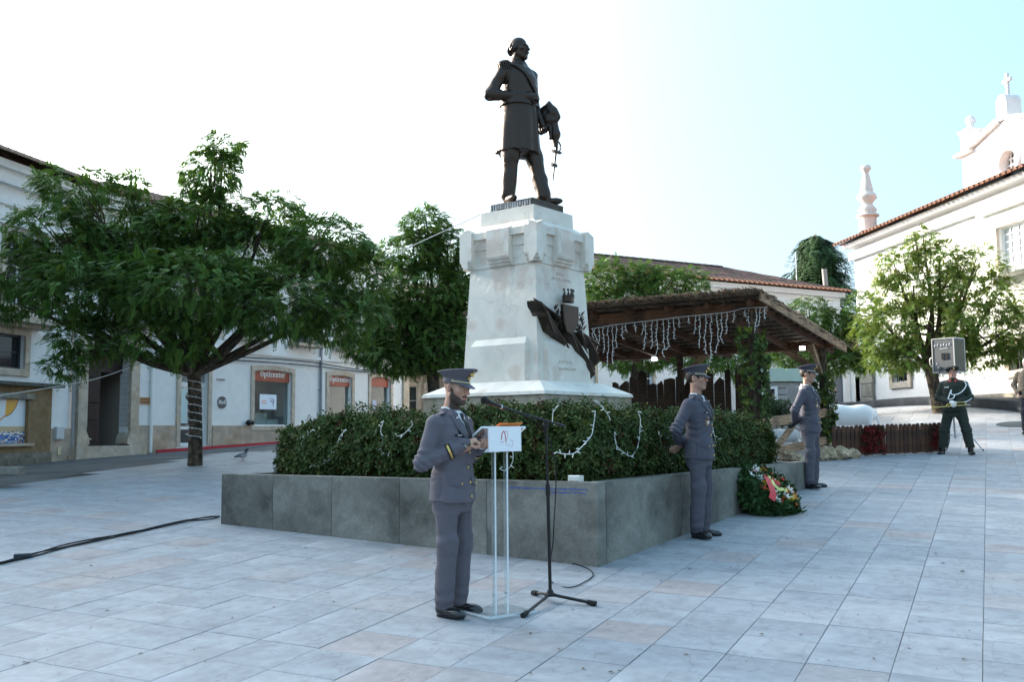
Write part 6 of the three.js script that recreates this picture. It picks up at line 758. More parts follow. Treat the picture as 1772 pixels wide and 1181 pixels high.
  put('sword', M(rod(V(0.37, 0.68, 0.18), V(0.335, 0.30, 0.15), 0.013, 0.007, 8), rod(V(0.365, 0.60, 0.175), V(0.375, 0.76, 0.185), 0.015, 0.015, 8), box(0.13, 0.02, 0.03, 0.37, 0.60, 0.176), new THREE.TorusGeometry(0.055, 0.008, 6, 18, PI).rotateZ(-PI / 2).translate(0.375, 0.66, 0.18), box(0.08, 0.03, 0.02, 0.345, 0.46, 0.163)));
}
// ---------------------------------------------------------------- wooden shelter with the nativity scene
const SH = thing('wooden_shelter', 'open wooden shelter with brushwood roof on log posts behind the hedge', 'shelter', V(4.3, 0, -17.5), -PL.a); SH.updateMatrixWorld(true);
const sw3 = (x, y, z) => V(x, y, z).applyMatrix4(SH.matrixWorld), gS = (x, z) => { const w = sw3(x, 0, z); return ground(w.x, -w.z); };
const sideFace = face([4.3, 17.5], [6.74, 21.3], 0), backFace = new THREE.Group(); backFace.position.copy(sw3(0, 0, -4.5)); backFace.rotation.y = -PL.a; backFace.updateMatrixWorld(true); sideFace.updateMatrixWorld(true);
const frontFace = new THREE.Group(); frontFace.position.copy(sw3(0, 0, 0.09)); frontFace.rotation.y = -PL.a; frontFace.updateMatrixWorld(true);
{
  const X0 = -5.6, rz = (z) => 4.08 + 0.092 * z, logM = mat([0.16, 0.115, 0.08], 0.95, { map: rep(TX.bark, 1.2), bumpMap: rep(TX.bark, 1.2), bumpScale: 0.01 });
  const post = (x, z, top, r) => { const y = gS(x, z); part('post', taper([V(x, y - 0.2, z), V(x + 0.03, (y + top) / 2, z), V(x, top, z)], [r * 1.1, r, r * 0.95], 10), logM, SH); };
  post(0, 0, 3.9, 0.1); post(0, -4.5, 3.56, 0.095); post(-4.7, 0, 3.9, 0.1); post(-3.3, -4.5, 3.56, 0.08);
  part('beam', planar(beam(V(X0, 3.94, 0), V(0.28, 3.99, 0), 0.1, 0.2)), MT.wood, SH); part('beam', planar(beam(V(X0, 3.6, -4.5), V(0.28, 3.63, -4.5), 0.1, 0.18)), MT.wood, SH);
  for (let i = 0; i < 8; i++) { const x = mix(X0 + 0.15, 0.05, i / 7); part('rafter', planar(beam(V(x, rz(0.3) - 0.06, 0.3), V(x, rz(-5.2) - 0.06, -5.2), 0.07, 0.13)), MT.wood, SH); }
  for (let i = 0; i < 15; i++) { const z = mix(0.35, -5.25, i / 14); part('batten', planar(beam(V(X0 - 0.1, rz(z) + 0.02, z), V(0.26, rz(z) + 0.02, z), 0.11, 0.025)), MT.darkwood, SH); }
  part('verge_board', planar(beam(V(0.3, rz(0.42) + 0.02, 0.42), V(0.3, rz(-5.4) + 0.02, -5.4), 0.04, 0.2)), MT.palewood, SH);
  for (const [a, b] of [[[0, 3.0, -4.4], [-0.0, 3.6, -3.7]], [[-0.05, 3.05, -4.5], [-0.9, 3.6, -4.5]], [[-3.3, 3.0, -4.5], [-2.6, 3.58, -4.5]]]) part('brace', planar(beam(V(...a), V(...b), 0.08, 0.12)), MT.palewood, SH);
  const stick = new THREE.CylinderGeometry(0.009, 0.012, 0.75, 5).rotateX(PI / 2), ms = [], cs = []; for (let i = 0; i < 9000; i++) { const x = rr(X0 - 0.15, 0.3), z = rr(0.45, -5.45), e = rnd() < 0.2; ms.push(new THREE.Matrix4().makeRotationFromEuler(new THREE.Euler(-0.09 + rr(-0.08, 0.08), rr(-0.35, 0.35), 0)).setPosition(x, rz(e ? 0.35 : z) + rr(0.03, 0.09), e ? rr(0.1, 0.42) : z)); const k = rr(0.5, 1.4); cs.push(rgb(k, k * rr(0.9, 1), k * rr(0.8, 1))); }
  copies('brushwood', stick, mat([0.20, 0.145, 0.095], 0.95), ms, SH, cs);
  // rails and brace along the side
  const Q = (u, v, off = 0.06) => onFace(sideFace, u, v, off), rail = (a, b, h, n) => part(n, planar(beam(sideFace.localToWorld(Q(...a)), sideFace.localToWorld(Q(...b)), 0.05, h)).applyMatrix4(SH.matrixWorld.clone().invert()), MT.palewood, SH);
  rail([1318, 734], [1441, 712], 0.18, 'rail'); rail([1326, 786], [1444, 759], 0.16, 'rail'); rail([1343, 776], [1374, 734], 0.13, 'brace'); rail([1408, 774], [1432, 788], 0.12, 'brace');
}
{ // plank palisade at the back of the shelter
  const t = thing('plank_palisade', 'dark rough plank palisade with uneven tops under the wooden shelter', 'fence', sw3(0, 0, -4.75), -PL.a); t.updateMatrixWorld(true);
  const xs = []; let x = onFace(t, 1060, 670).x; const end = onFace(t, 1292, 670).x; while (x < end) { const w = rr(0.16, 0.30); xs.push([x, w]); x += w + 0.006; }
  xs.forEach(([x0, w], i) => { const g0 = ground(sw3(x0, 0, -4.75).x, -sw3(x0, 0, -4.75).z), u = 1060 + 232 * i / xs.length, top = onFace(t, u, [662, 660, 652, 642, 664, 660, 655, 652, 660, 650, 646, 654, 640, 636, 650, 644][i % 16]).y; if (i === xs.length - 3) w *= 0.6; part('plank', planar(prism([[0, g0 - 0.1], [w, g0 - 0.1], [w * 0.98, top - rr(0, 0.12)], [w * rr(0.15, 0.85), top + 0.0], [0.01, top - rr(0, 0.16)]], 0.035).translate(x0, 0, 0)), MT.darkwood, t); });
}
// lit lamps on the back beam
for (const [u, v, lab] of [[1132, 622, 'small lit white floodlight hanging near the palisade under the shelter'], [1388, 603, 'small lit white floodlight under the shelter beam above the angel']]) {
  const p = backFace.localToWorld(onFace(backFace, u, v, 0.12)), t = thing('floodlight', lab, 'lamp', p, -PL.a + 0.35, 'floodlights under the shelter'); part('housing', rbox(0.14, 0.105, 0.06, 0.012, 0, 0, -0.035), MT.blackMetal, t); part('bracket', box(0.02, 0.2, 0.02, 0, 0.1, -0.05), MT.blackMetal, t);
  part('lens', box(0.12, 0.085, 0.006, 0, 0, 0.0), mat([1, 1, 1], 0.3, { emissive: rgb(1, 1, 0.97), emissiveIntensity: 5 }), t); const l = new THREE.SpotLight(rgb(1, 0.97, 0.9), 1.5, 0, 1.0, 0.6, 2); l.name = 'floodlight_beam'; l.position.set(0, 0, 0.03); l.target.position.set(0, -0.6, 1); l.castShadow = true; l.shadow.radius = 3; t.add(l, l.target);
}
const wireM = mat([0.72, 0.72, 0.70], 0.6), bulbM = mat([0.85, 0.84, 0.78], 0.3);
{ // icicle fairy lights along the front beam
  const t = thing('icicle_lights', 'white icicle fairy lights hanging from the front beam of the wooden shelter', 'fairy lights', frontFace.position.clone(), -PL.a); t.updateMatrixWorld(true); const F = (u, v) => { const p = onFace(t, u, v, 0.0); p.z = 0; return p; }, C = (x, y) => F(1010 + x * 0.1862, 500 + y * 0.1862);
  part('string', tube([C(70, 372), C(300, 335), C(620, 297), C(940, 258), C(1150, 238), C(1380, 210), C(1480, 184), C(1705, 172)], 0.007, 80, 5), wireM, t);
  for (const [x, y1] of [[80, 460], [105, 490], [140, 570], [185, 600], [225, 770], [270, 700], [305, 540], [355, 470], [395, 400], [475, 400], [548, 430], [575, 570], [635, 560], [680, 620], [740, 640], [785, 560], [835, 460], [880, 360], [970, 320], [1040, 420], [1080, 540], [1130, 610], [1180, 690], [1240, 600], [1280, 500], [1330, 410], [1400, 310], [1500, 260], [1530, 380], [1600, 420], [1640, 350], [1680, 280]]) {
    const y0 = mix(372, 172, (x - 70) / 1635), n = Math.max(3, Math.round((y1 - y0) / 50)), pts = []; for (let i = 0; i <= n; i++) pts.push(C(x + rr(-9, 9) * (i ? 1 : 0) + (i === n ? rr(-18, 18) : 0), mix(y0, y1, i / n)).add(V(0, 0, rr(-0.02, 0.02))));
    const d = part('drop', tube(pts, 0.0062, n * 4, 5), wireM, t), b = []; const c = new THREE.CatmullRomCurve3(pts); for (let i = 1; i <= n * 1.5; i++) { const p = c.getPoint(i / (n * 1.5)), a = rr(0, 6.3); b.push(rod(p, p.clone().add(V(Math.cos(a) * 0.035, -0.02, Math.sin(a) * 0.035)), 0.008, 0.006, 5)); } part('bulbs', M(b), bulbM, d).userData.kind = 'stuff';
  }
}
// fairy-light swags pinned on the hedge: points in the photo, pressed on the hedge front
const hedgeFront = new THREE.Group(); hedgeFront.position.copy(pw2(0, 0, -0.27)); hedgeFront.rotation.y = -PL.a; hedgeFront.updateMatrixWorld(true);
const hedgeSide = face([pw2(-0.27, 0, 0).x, -pw2(-0.27, 0, 0).z], [pw2(-0.27, 0, -6).x, -pw2(-0.27, 0, -6).z], 0); hedgeSide.updateMatrixWorld(true);
[[hedgeFront, [[541, 744], [530, 757], [521, 771], [527, 788], [543, 806], [556, 805], [573, 793], [582, 775], [589, 755], [600, 744]], 'wide U of white fairy lights on the hedge end beside the street'],
  [hedgeFront, [[664, 729], [659, 745], [662, 760], [660, 781], [671, 786], [681, 776]], 'short hook of white fairy lights on the hedge behind the reading officer'],
  [hedgeFront, [[687, 756], [698, 752], [708, 743], [714, 736]], 'short bit of white fairy lights beside the reading officer\'s shoulder'],
  [hedgeFront, [[887, 780], [888, 795], [883, 808], [873, 815], [865, 812]], 'hook of white fairy lights on the hedge just below the lectern sign'],
  [hedgeFront, [[966, 702], [957, 715], [956, 730]], 'short strand of white fairy lights above the microphone boom'],
  [hedgeSide, [[1030, 712], [1028, 730], [1024, 752], [1010, 770], [993, 785], [975, 786], [963, 783]], 'long curve of white fairy lights on the hedge corner above the white box'], [hedgeSide, [[1034, 696], [1046, 710], [1054, 722]], 'short straight strand of white fairy lights high on the hedge corner'],
  [hedgeSide, [[1063, 748], [1066, 770], [1080, 784], [1090, 790], [1100, 782], [1105, 765], [1107, 745], [1108, 725], [1104, 713]], 'deep U of white fairy lights on the hedge toward the standing officer'], [hedgeSide, [[1140, 747], [1143, 765], [1150, 787], [1159, 803], [1155, 785], [1152, 757]], 'narrow V of white fairy lights on the hedge behind the standing officer\'s elbow'],
  [hedgeSide, [[1232, 735], [1236, 755], [1240, 775], [1236, 795], [1246, 780], [1243, 760]], 'loop of white fairy lights on the hedge in front of the standing officer\'s belt']].forEach(([F, px, label]) => {
  const pts = px.map(([u, v]) => F.localToWorld(onFace(F, u, v, 0.035 + rr(0, 0.02)))), t = thing('fairy_lights', label, 'fairy lights', pts[0].clone(), 0, 'fairy lights on the hedge'), L = pts.map((p) => p.clone().sub(pts[0])), c = new THREE.CatmullRomCurve3(L); part('wire', new THREE.TubeGeometry(c, L.length * 6, 0.0042, 6), wireM, t);
  const n = Math.round(c.getLength() / 0.075); for (let i = 0; i <= n; i++) { const p = c.getPointAt(i / n), a = rr(0, 6.3); part('bulb', rod(p, p.clone().add(V(Math.cos(a) * 0.035, Math.sin(a) * 0.035, 0.02)), 0.0052, 0.0036, 6), bulbM, t); }
});
{ // fairy lights wound round the trunk of the first tree
  const t = thing('trunk_lights', 'white fairy lights wound round the trunk of the street tree', 'fairy lights', treeOne.clone()), pts = [], fk = at(336, 640, 18.5).sub(treeOne); for (let i = 0; i <= 96; i++) { const a = i / 96 * PI * 2 * 7.5, y = mix(0.52, 1.62, i / 96); pts.push(V(Math.cos(a) * 0.136 + fk.x * y / fk.y - 0.004, y, Math.sin(a) * 0.136 + fk.z * y / fk.y)); } const c = new THREE.CatmullRomCurve3(pts); part('wire', new THREE.TubeGeometry(c, 300, 0.006, 5), wireM, t); const b = []; for (let i = 0; i < 110; i++) { const p = c.getPointAt(i / 109), o = V(p.x, 0, p.z).normalize().multiplyScalar(0.03).add(V(rr(-0.01, 0.01), rr(-0.02, 0.02), 0)); b.push(rod(p, p.clone().add(o), 0.007, 0.006, 5)); } part('bulbs', M(b), bulbM, t).userData.kind = 'stuff';
}
{ // ivy on the two shelter posts
  const g = sprig(5, 0.1, 0.085, 0.075, 1.2); for (const [x, z, y0, y1, n, lab] of [[0, 0, 1.2, 3.6, 330, 'leafy ivy climbing the log post of the shelter by the hedge'], [0, -4.5, 1.5, 3.0, 260, 'leafy ivy climbing the far log post behind the officer']]) { const b = sw3(x, gS(x, z), z), t = thing('ivy', lab, 'ivy', b, 0, 'ivy on the shelter posts'), m = [], cs = []; for (let i = 0; i < n; i++) { const a = rr(0, 6.3), y = rr(y0, y1) - gS(x, z), r = 0.1 + Math.abs(noise3(y * 3, a, 2)) * 0.14; m.push(orient(V(Math.cos(a) * r, Math.max(0.05, y), Math.sin(a) * r), V(Math.cos(a), rr(-0.7, 0.5), Math.sin(a)), rr(0, 6), rr(0.7, 1.2))); const k = rr(0.28, 0.62), yel = rnd() < 0.25; cs.push(yel ? rgb(1.6 * k, 1.2 * k, 0.5 * k) : rgb(k, k, k)); } copies('leaves', g, leafMat([0.19, 0.30, 0.085], 0.3), m, t, cs); part('stem', tube([0, 0.25, 0.5, 0.75, 1].map((k) => V(Math.cos(k * 9) * 0.11, mix(0, y1 - gS(x, z), k), Math.sin(k * 9) * 0.11)), 0.012, 40, 5), MT.bark, t); }
}
// ---- nativity figures
const resin = mat([0.78, 0.78, 0.77], 0.45);
function beast(label, pos, turnY, s, headDown) { const f = uni(0.10, ell([0, 0.60, -0.28], [0.24, 0.25, 0.34]), ell([0, 0.60, 0.26], [0.23, 0.25, 0.32]), ell([0, 0.57, 0], [0.22, 0.23, 0.35])), neck = cap([0, 0.68, 0.5], headDown ? [0, 0.62, 0.78] : [0, 0.92, 0.68], 0.13, 0.09), hd = headDown ? cap([0, 0.62, 0.78], [0, 0.50, 0.95], 0.09, 0.055) : cap([0, 0.93, 0.68], [0, 0.86, 0.88], 0.09, 0.055), hy = headDown ? 0.7 : 1.0, leg = (x, z, b) => uni(0.03, cap([x, 0.5, z], [x, 0.27, z + b], 0.085, 0.045), cap([x, 0.27, z + b], [x, 0.03, z], 0.045, 0.038)); const all = uni(0.05, f, neck, hd, leg(-0.13, 0.4, 0.02), leg(0.13, 0.42, 0.02), leg(-0.14, -0.42, -0.06), leg(0.14, -0.40, -0.06), cap([-0.07, hy, headDown ? 0.74 : 0.62], [-0.17, hy + 0.02, headDown ? 0.7 : 0.6], 0.025, 0.02), cap([0.07, hy, headDown ? 0.74 : 0.62], [0.17, hy + 0.02, headDown ? 0.7 : 0.6], 0.025, 0.02), cap([0, 0.7, -0.6], [0, 0.4, -0.68], 0.03, 0.03)); const t = thing('animal_figure', label, 'statue', pos, turnY, 'nativity animals'); t.scale.setScalar(s); part('body', nets((x, y, z) => Math.max(all(x, y, z), -y), [-0.32, -0.02, -0.78], [0.32, 1.12, 1.06], 0.022), resin, t); return t; }
{ const p = at(1470, 716, 23.6); beast('large smooth white animal figure behind the brown picket fence', onG(p.x, 23.6), -PI / 2 - 0.12, 0.98, false); const q = at(1358, 745, 20.6); beast('small white lamb figure between the pale rails of the shelter', onG(q.x, 20.6), -PI / 2 + 0.3, 0.55, true); }
{ // angel
  const p = at(1400, 690, 22.4), t = thing('angel_figure', 'white robed angel figure with wings and pale curls behind the gloved officer', 'statue', onG(p.x, 22.4), 0.7), robe = uni(0.05, column([[0.0, 0.28, 0.24], [0.5, 0.22, 0.18], [0.95, 0.16, 0.13], [1.25, 0.17, 0.13], [1.38, 0.13, 0.1], [1.45, 0.06, 0.06]]), cap([0.17, 1.3, 0], [0.28, 1.1, 0.12], 0.07, 0.06), cap([0.28, 1.1, 0.12], [0.36, 1.16, 0.32], 0.06, 0.05), cap([-0.17, 1.3, 0], [-0.25, 1.05, 0.1], 0.07, 0.06), cap([-0.25, 1.05, 0.1], [-0.1, 1.05, 0.25], 0.06, 0.05));
  part('robe', nets((x, y, z) => robe(x, y, z) + Math.sin(Math.atan2(x, z) * 11) * 0.012 * ss(1.1, 0.3, y), [-0.42, -0.02, -0.32], [0.5, 1.5, 0.42], 0.018), mat([0.72, 0.75, 0.80], 0.8), t); const { f } = headFields(), pink = [0.62, 0.36, 0.28]; part('body', M(nets(uni(0.02, f, cap([0, -0.06, -0.02], [0, -0.2, -0.02], 0.05, 0.06)), [-0.12, -0.22, -0.14], [0.12, 0.15, 0.15], 0.007, () => pink).translate(0, 1.62, 0.02), placed(nets(handField(1, { curl: 0.3 }), [-0.075, -0.19, -0.05], [0.075, 0.045, 0.1], 0.007, () => pink), handMatrix([0.28, 1.1, 0.12], [0.36, 1.16, 0.32], [0, 1, 0])), placed(nets(handField(-1, { curl: 0.4 }), [-0.075, -0.19, -0.05], [0.075, 0.045, 0.1], 0.007, () => pink), handMatrix([-0.25, 1.05, 0.1], [-0.1, 1.05, 0.25], [0, 1, 0]))), skinMat, t);
  part('curls', nets((x, y, z) => Math.max(ell([0, 0.04, -0.02], [0.105, 0.115, 0.12])(x, y, z) + (noise3(x * 40, y * 40, z * 40) - 0.5) * 0.04, z - 0.06 + (y < 0.06 ? 0.02 : 0)), [-0.15, -0.12, -0.17], [0.15, 0.2, 0.14], 0.01).translate(0, 1.62, 0.02), mat([0.7, 0.68, 0.64], 0.8), t);
  for (const s of [-1, 1]) { const w = part('wing', prism([[0, 0], [0.12, 0.32], [0.3, 0.42], [0.42, 0.3], [0.40, 0.0], [0.28, -0.35], [0.1, -0.45]].map(([a, b]) => [a * s * 0.75, b * 0.6]), 0.03, 0.012).rotateY(s * 0.9).translate(s * 0.06, 1.12, -0.16), mat([0.8, 0.82, 0.85], 0.8), t); void w; }
}
for (const [u, v, w, lab] of [[1328, 668, 0.95, 'small grey hut with pale green roof and white window behind the log post'], [1382, 672, 0.9, 'small grey hut with pale green roof beside the angel figure']]) { const d = 26, p = at(u, v, d), t = thing('market_hut', lab, 'hut', onG(p.x, d), -0.15, 'small huts behind the shelter'), h = at(u, 662, d).y - onG(p.x, d).y; const rows = Math.floor(h / 0.16); for (let i = 0; i < rows; i++) part('board', chamfer(w, 0.15, 0.7, 0.01).translate(0, 0.075 + i * h / rows, 0), mat([0.36, 0.34, 0.33], 0.85), t); part('roof', prism([[-w / 2 - 0.12, h], [w / 2 + 0.12, h], [w / 2 - 0.1, h + 0.34], [-w / 2 + 0.1, h + 0.34]], 0.9).translate(0, 0, -0.42), mat([0.42, 0.52, 0.44], 0.7), t); const wn = part('window', surround({ x0: -0.12, x1: 0.14, y0: h * 0.35, y1: h * 0.86 }, 0.06, 0.03, 0.36), MT.whitePaint, t); part('pane', box(0.28, h * 0.52, 0.01, 0.01, h * 0.605, 0.362), MT.glass, wn); }
for (const [u, v, lab] of [[1322, 700, 'bushy green plant in pale pot in front of the hut window'], [1352, 703, 'bushy green plant in pale pot between the two grey huts'], [1308, 706, 'bushy green plant in pale pot close behind the ivy-covered log post']]) { const p = at(u, v, 23.8), g0 = onG(p.x, 23.8), t = thing('potted_plant', lab, 'plant', g0, 0, 'potted plants by the huts'), m = [], H = p.y - g0.y; part('pot', lathe([[0.09, 0], [0.13, 0.22], [0.145, 0.22], [0.145, 0.26], [0.1, 0.26]], 16), mat([0.55, 0.54, 0.52], 0.8), t); for (let i = 0; i < 150; i++) { const a = rr(0, 6.3), r = rr(0, 0.28); m.push(orient(V(Math.cos(a) * r, rr(0.25, Math.max(0.6, H + 0.1)), Math.sin(a) * r), V(Math.cos(a), 0.7, Math.sin(a)), 0, rr(1.2, 2))); } part('stem', rod(V(0, 0.2, 0), V(0, 0.6, 0), 0.02, 0.01), MT.bark, t); copies('leaves', hedgeGeo, leafMat([0.055, 0.10, 0.04]), m, t); }

{ // brown picket fence
  const A = hit(1440, 792), B = hit(1630, 783), n = 25, t = thing('picket_fence', 'brown wooden picket fence with red leaves behind the soldier', 'fence', A.clone()), g = prism([[-0.042, 0], [0.042, 0], [0.042, 0.52], [0.03, 0.565], [0, 0.58], [-0.03, 0.565], [-0.042, 0.52]], 0.022, 0.004).translate(0, 0, -0.011), dir = B.clone().sub(A), yaw = Math.atan2(-dir.z, dir.x);
  const mats3 = [[0.21, 0.085, 0.042], [0.17, 0.068, 0.035], [0.25, 0.11, 0.055]].map((c) => mat(c, 0.75, { map: rep(TX.wood, 2) }));
  for (let i = 0; i < n; i++) { const p = A.clone().lerp(B, (i + 0.5) / n), o = part('picket', g, mats3[i % 3], t); o.position.set(p.x - A.x, ground(p.x, -p.z) - A.y + 0.02 + rr(-0.01, 0.01), p.z - A.z); o.rotation.set(0, yaw, rr(-0.02, 0.02)); }
  for (const y of [0.14, 0.44]) part('rail', planar(beam(V(0, y, -0.035), dir.clone().add(V(0, y, -0.035)), 0.025, 0.06)), mats3[1], t);
  const m = [], cs = []; for (const [k, c] of [[0.30, 60], [0.37, 70], [0.42, 40], [0.93, 35]]) for (let i = 0; i < c; i++) { m.push(orient(dir.clone().multiplyScalar(k + rr(-0.03, 0.03)).add(V(0, rr(0.08, 0.56), rr(-0.02, 0.08))), V(rr(-1, 1), rr(-0.5, 0.6), 1), rr(0, 6), rr(0.7, 1.2))); cs.push(rnd() < 0.75 ? rgb(rr(0.7, 1.3), 1, 1) : rgb(0.3, 1.6, 0.8)); } copies('red_leaves', sprig(5, 0.06, 0.07, 0.04), leafMat([0.16, 0.018, 0.016], 0.2), m, t, cs);
}
function rock(label, pos, s, c, seed, group) { const f = (x, y, z) => Math.hypot(x, y * 1.2, z) - 0.5 - (fbm3(x * 2.1 + seed, y * 2.1, z * 2.1, 2) - 0.5) * 0.8 - (0.5 - Math.abs(fbm3(x * 4.3 + seed, y * 4.3, z * 4.3, 3) - 0.5) * 2.4) * 0.16; const o = single('rock', nets(f, [-0.85, -0.7, -0.85], [0.85, 0.7, 0.85], 0.045, (x, y, z) => vary(vary([1, 0.97, 0.92], x + seed, y, z, 4, 0.8), x, y + seed, z, 14, 0.6)).scale(s, s * 0.85, s), mat(c, 0.95, { vertexColors: true }), label, 'rock', group); o.position.copy(pos).add(V(0, s * 0.26, 0)); o.rotation.y = seed; return o; }
[[1419, 797, 0.30], [1432, 796, 0.34], [1447, 791, 0.24], [1455, 795, 0.33], [1474, 793, 0.25], [1443, 782, 0.24], [1378, 800, 0.22], [1362, 798, 0.24]].forEach(([u, v, s], i) => rock('rough tan rock heaped at the foot of the ivy-covered shelter post', hit(u, v), s, [0.46, 0.36, 0.25], i * 3.7, 'rocks under the shelter post'));
[[1573, 781, 0.20], [1589, 781, 0.24]].forEach(([u, v, s], i) => rock('smooth pale rock lying in front of the picket fence', hit(u, v), s, [0.66, 0.61, 0.54], 40 + i * 5, 'pale rocks by the fence'));

{ // ---- loudspeaker and tripod
  const base = hit(1658, 781), t = thing('speaker_tripod', 'metal tripod stand holding up the loudspeaker behind the soldier', 'stand', base), H = at(1642, 645, -base.z).y - base.y, bx2 = at(1642, 640, -base.z).x - base.x; const top = V(bx2, H, 0), hub = V(bx2 * 0.6, 0.75, 0); part('pole', rod(V(bx2 * 0.4, 0.25, 0), top, 0.022, 0.02, 12), MT.steel, t);
  for (const a of [0.25, 2.4, 4.5]) { const l = part('leg', rod(hub, V(hub.x + Math.cos(a) * 0.52, 0.01, Math.sin(a) * 0.52), 0.014, 0.014, 8), mat([0.62, 0.62, 0.62], 0.4, { metalness: 0.6 }), t); part('brace', rod(V(hub.x * 0.7, 0.3, 0), V(hub.x + Math.cos(a) * 0.28, 0.36, Math.sin(a) * 0.28), 0.008, 0.008, 6), MT.steel, l); part('foot', new THREE.SphereGeometry(0.02, 8, 6).translate(hub.x + Math.cos(a) * 0.52, 0.02, Math.sin(a) * 0.52), MT.dark, l); }
  const w = 0.46, h = 0.69, dp = 0.42, s = thing('loudspeaker', 'grey and black loudspeaker box with pale edges on the tripod', 'loudspeaker', base.clone().add(top), rad(-52)), gm = mat([0.075, 0.08, 0.085], 0.6, { bumpMap: rep(TX.fabric, 4), bumpScale: 0.001 });
  part('cabinet', rbox(w, h, dp, 0.012, 0, h / 2, 0), gm, s); const al = mat([0.55, 0.54, 0.5], 0.4, { metalness: 0.7 }), e = []; for (const x of [-1, 1]) for (const z of [-1, 1]) e.push(box(0.02, h, 0.02, x * (w / 2), h / 2, z * (dp / 2))); for (const y of [0, h]) for (const z of [-1, 1]) e.push(box(w, 0.02, 0.02, 0, y, z * dp / 2)); for (const y of [0, h]) for (const x of [-1, 1]) e.push(box(0.02, 0.02, dp, x * w / 2, y, 0)); part('edging', M(e), al, s);
  part('connector_panel', M(box(0.055, 0.13, 0.01, -0.01, h * 0.47, dp / 2 + 0.008), box(0.055, 0.13, 0.01, 0.075, h * 0.47, dp / 2 + 0.008)), MT.dark, s); part('marking', M([-0.17, -0.11, -0.04, 0.02, 0.08, 0.14].map((x, i) => turn(box(0.018, 0.045, 0.004), 0, 0, -0.4).translate(x, h * 0.8 + (i % 2) * 0.012, dp / 2 + 0.007)).concat([box(0.16, 0.012, 0.004, 0.02, h * 0.7, dp / 2 + 0.007), box(0.02, 0.02, 0.004, -0.14, 0.18, dp / 2 + 0.007), box(0.02, 0.03, 0.004, -0.12, 0.1, dp / 2 + 0.007)])), mat([0.55, 0.56, 0.58], 0.6), s);
  const gr = []; for (let i = 0; i < 9; i++) gr.push(box(0.006, h - 0.08, 0.018, w / 2 + 0.006, h / 2, -dp / 2 + 0.05 + i * 0.04)); part('grille', M(gr), mat([0.24, 0.20, 0.14], 0.6), s); part('handle', tube([V(-w / 2, 0.16, 0.1), V(-w / 2 - 0.1, 0.14, 0.1), V(-w / 2 - 0.11, 0.3, 0.1), V(-w / 2, 0.32, 0.1)], 0.012), al, s);
  single('speaker_cable', tube([base.clone().add(V(top.x - 0.2, H + 0.1, 0.1)), base.clone().add(V(top.x - 0.35, H - 0.3, 0.1)), base.clone().add(V(top.x - 0.12, 0.9, 0.05)), base.clone().add(V(-0.3, 0.02, 0.1)), base.clone().add(V(-1.0, 0.03, 0.2))], 0.011, 60, 6), MT.dark, 'black cable hanging from the loudspeaker down the tripod', 'cable');
}
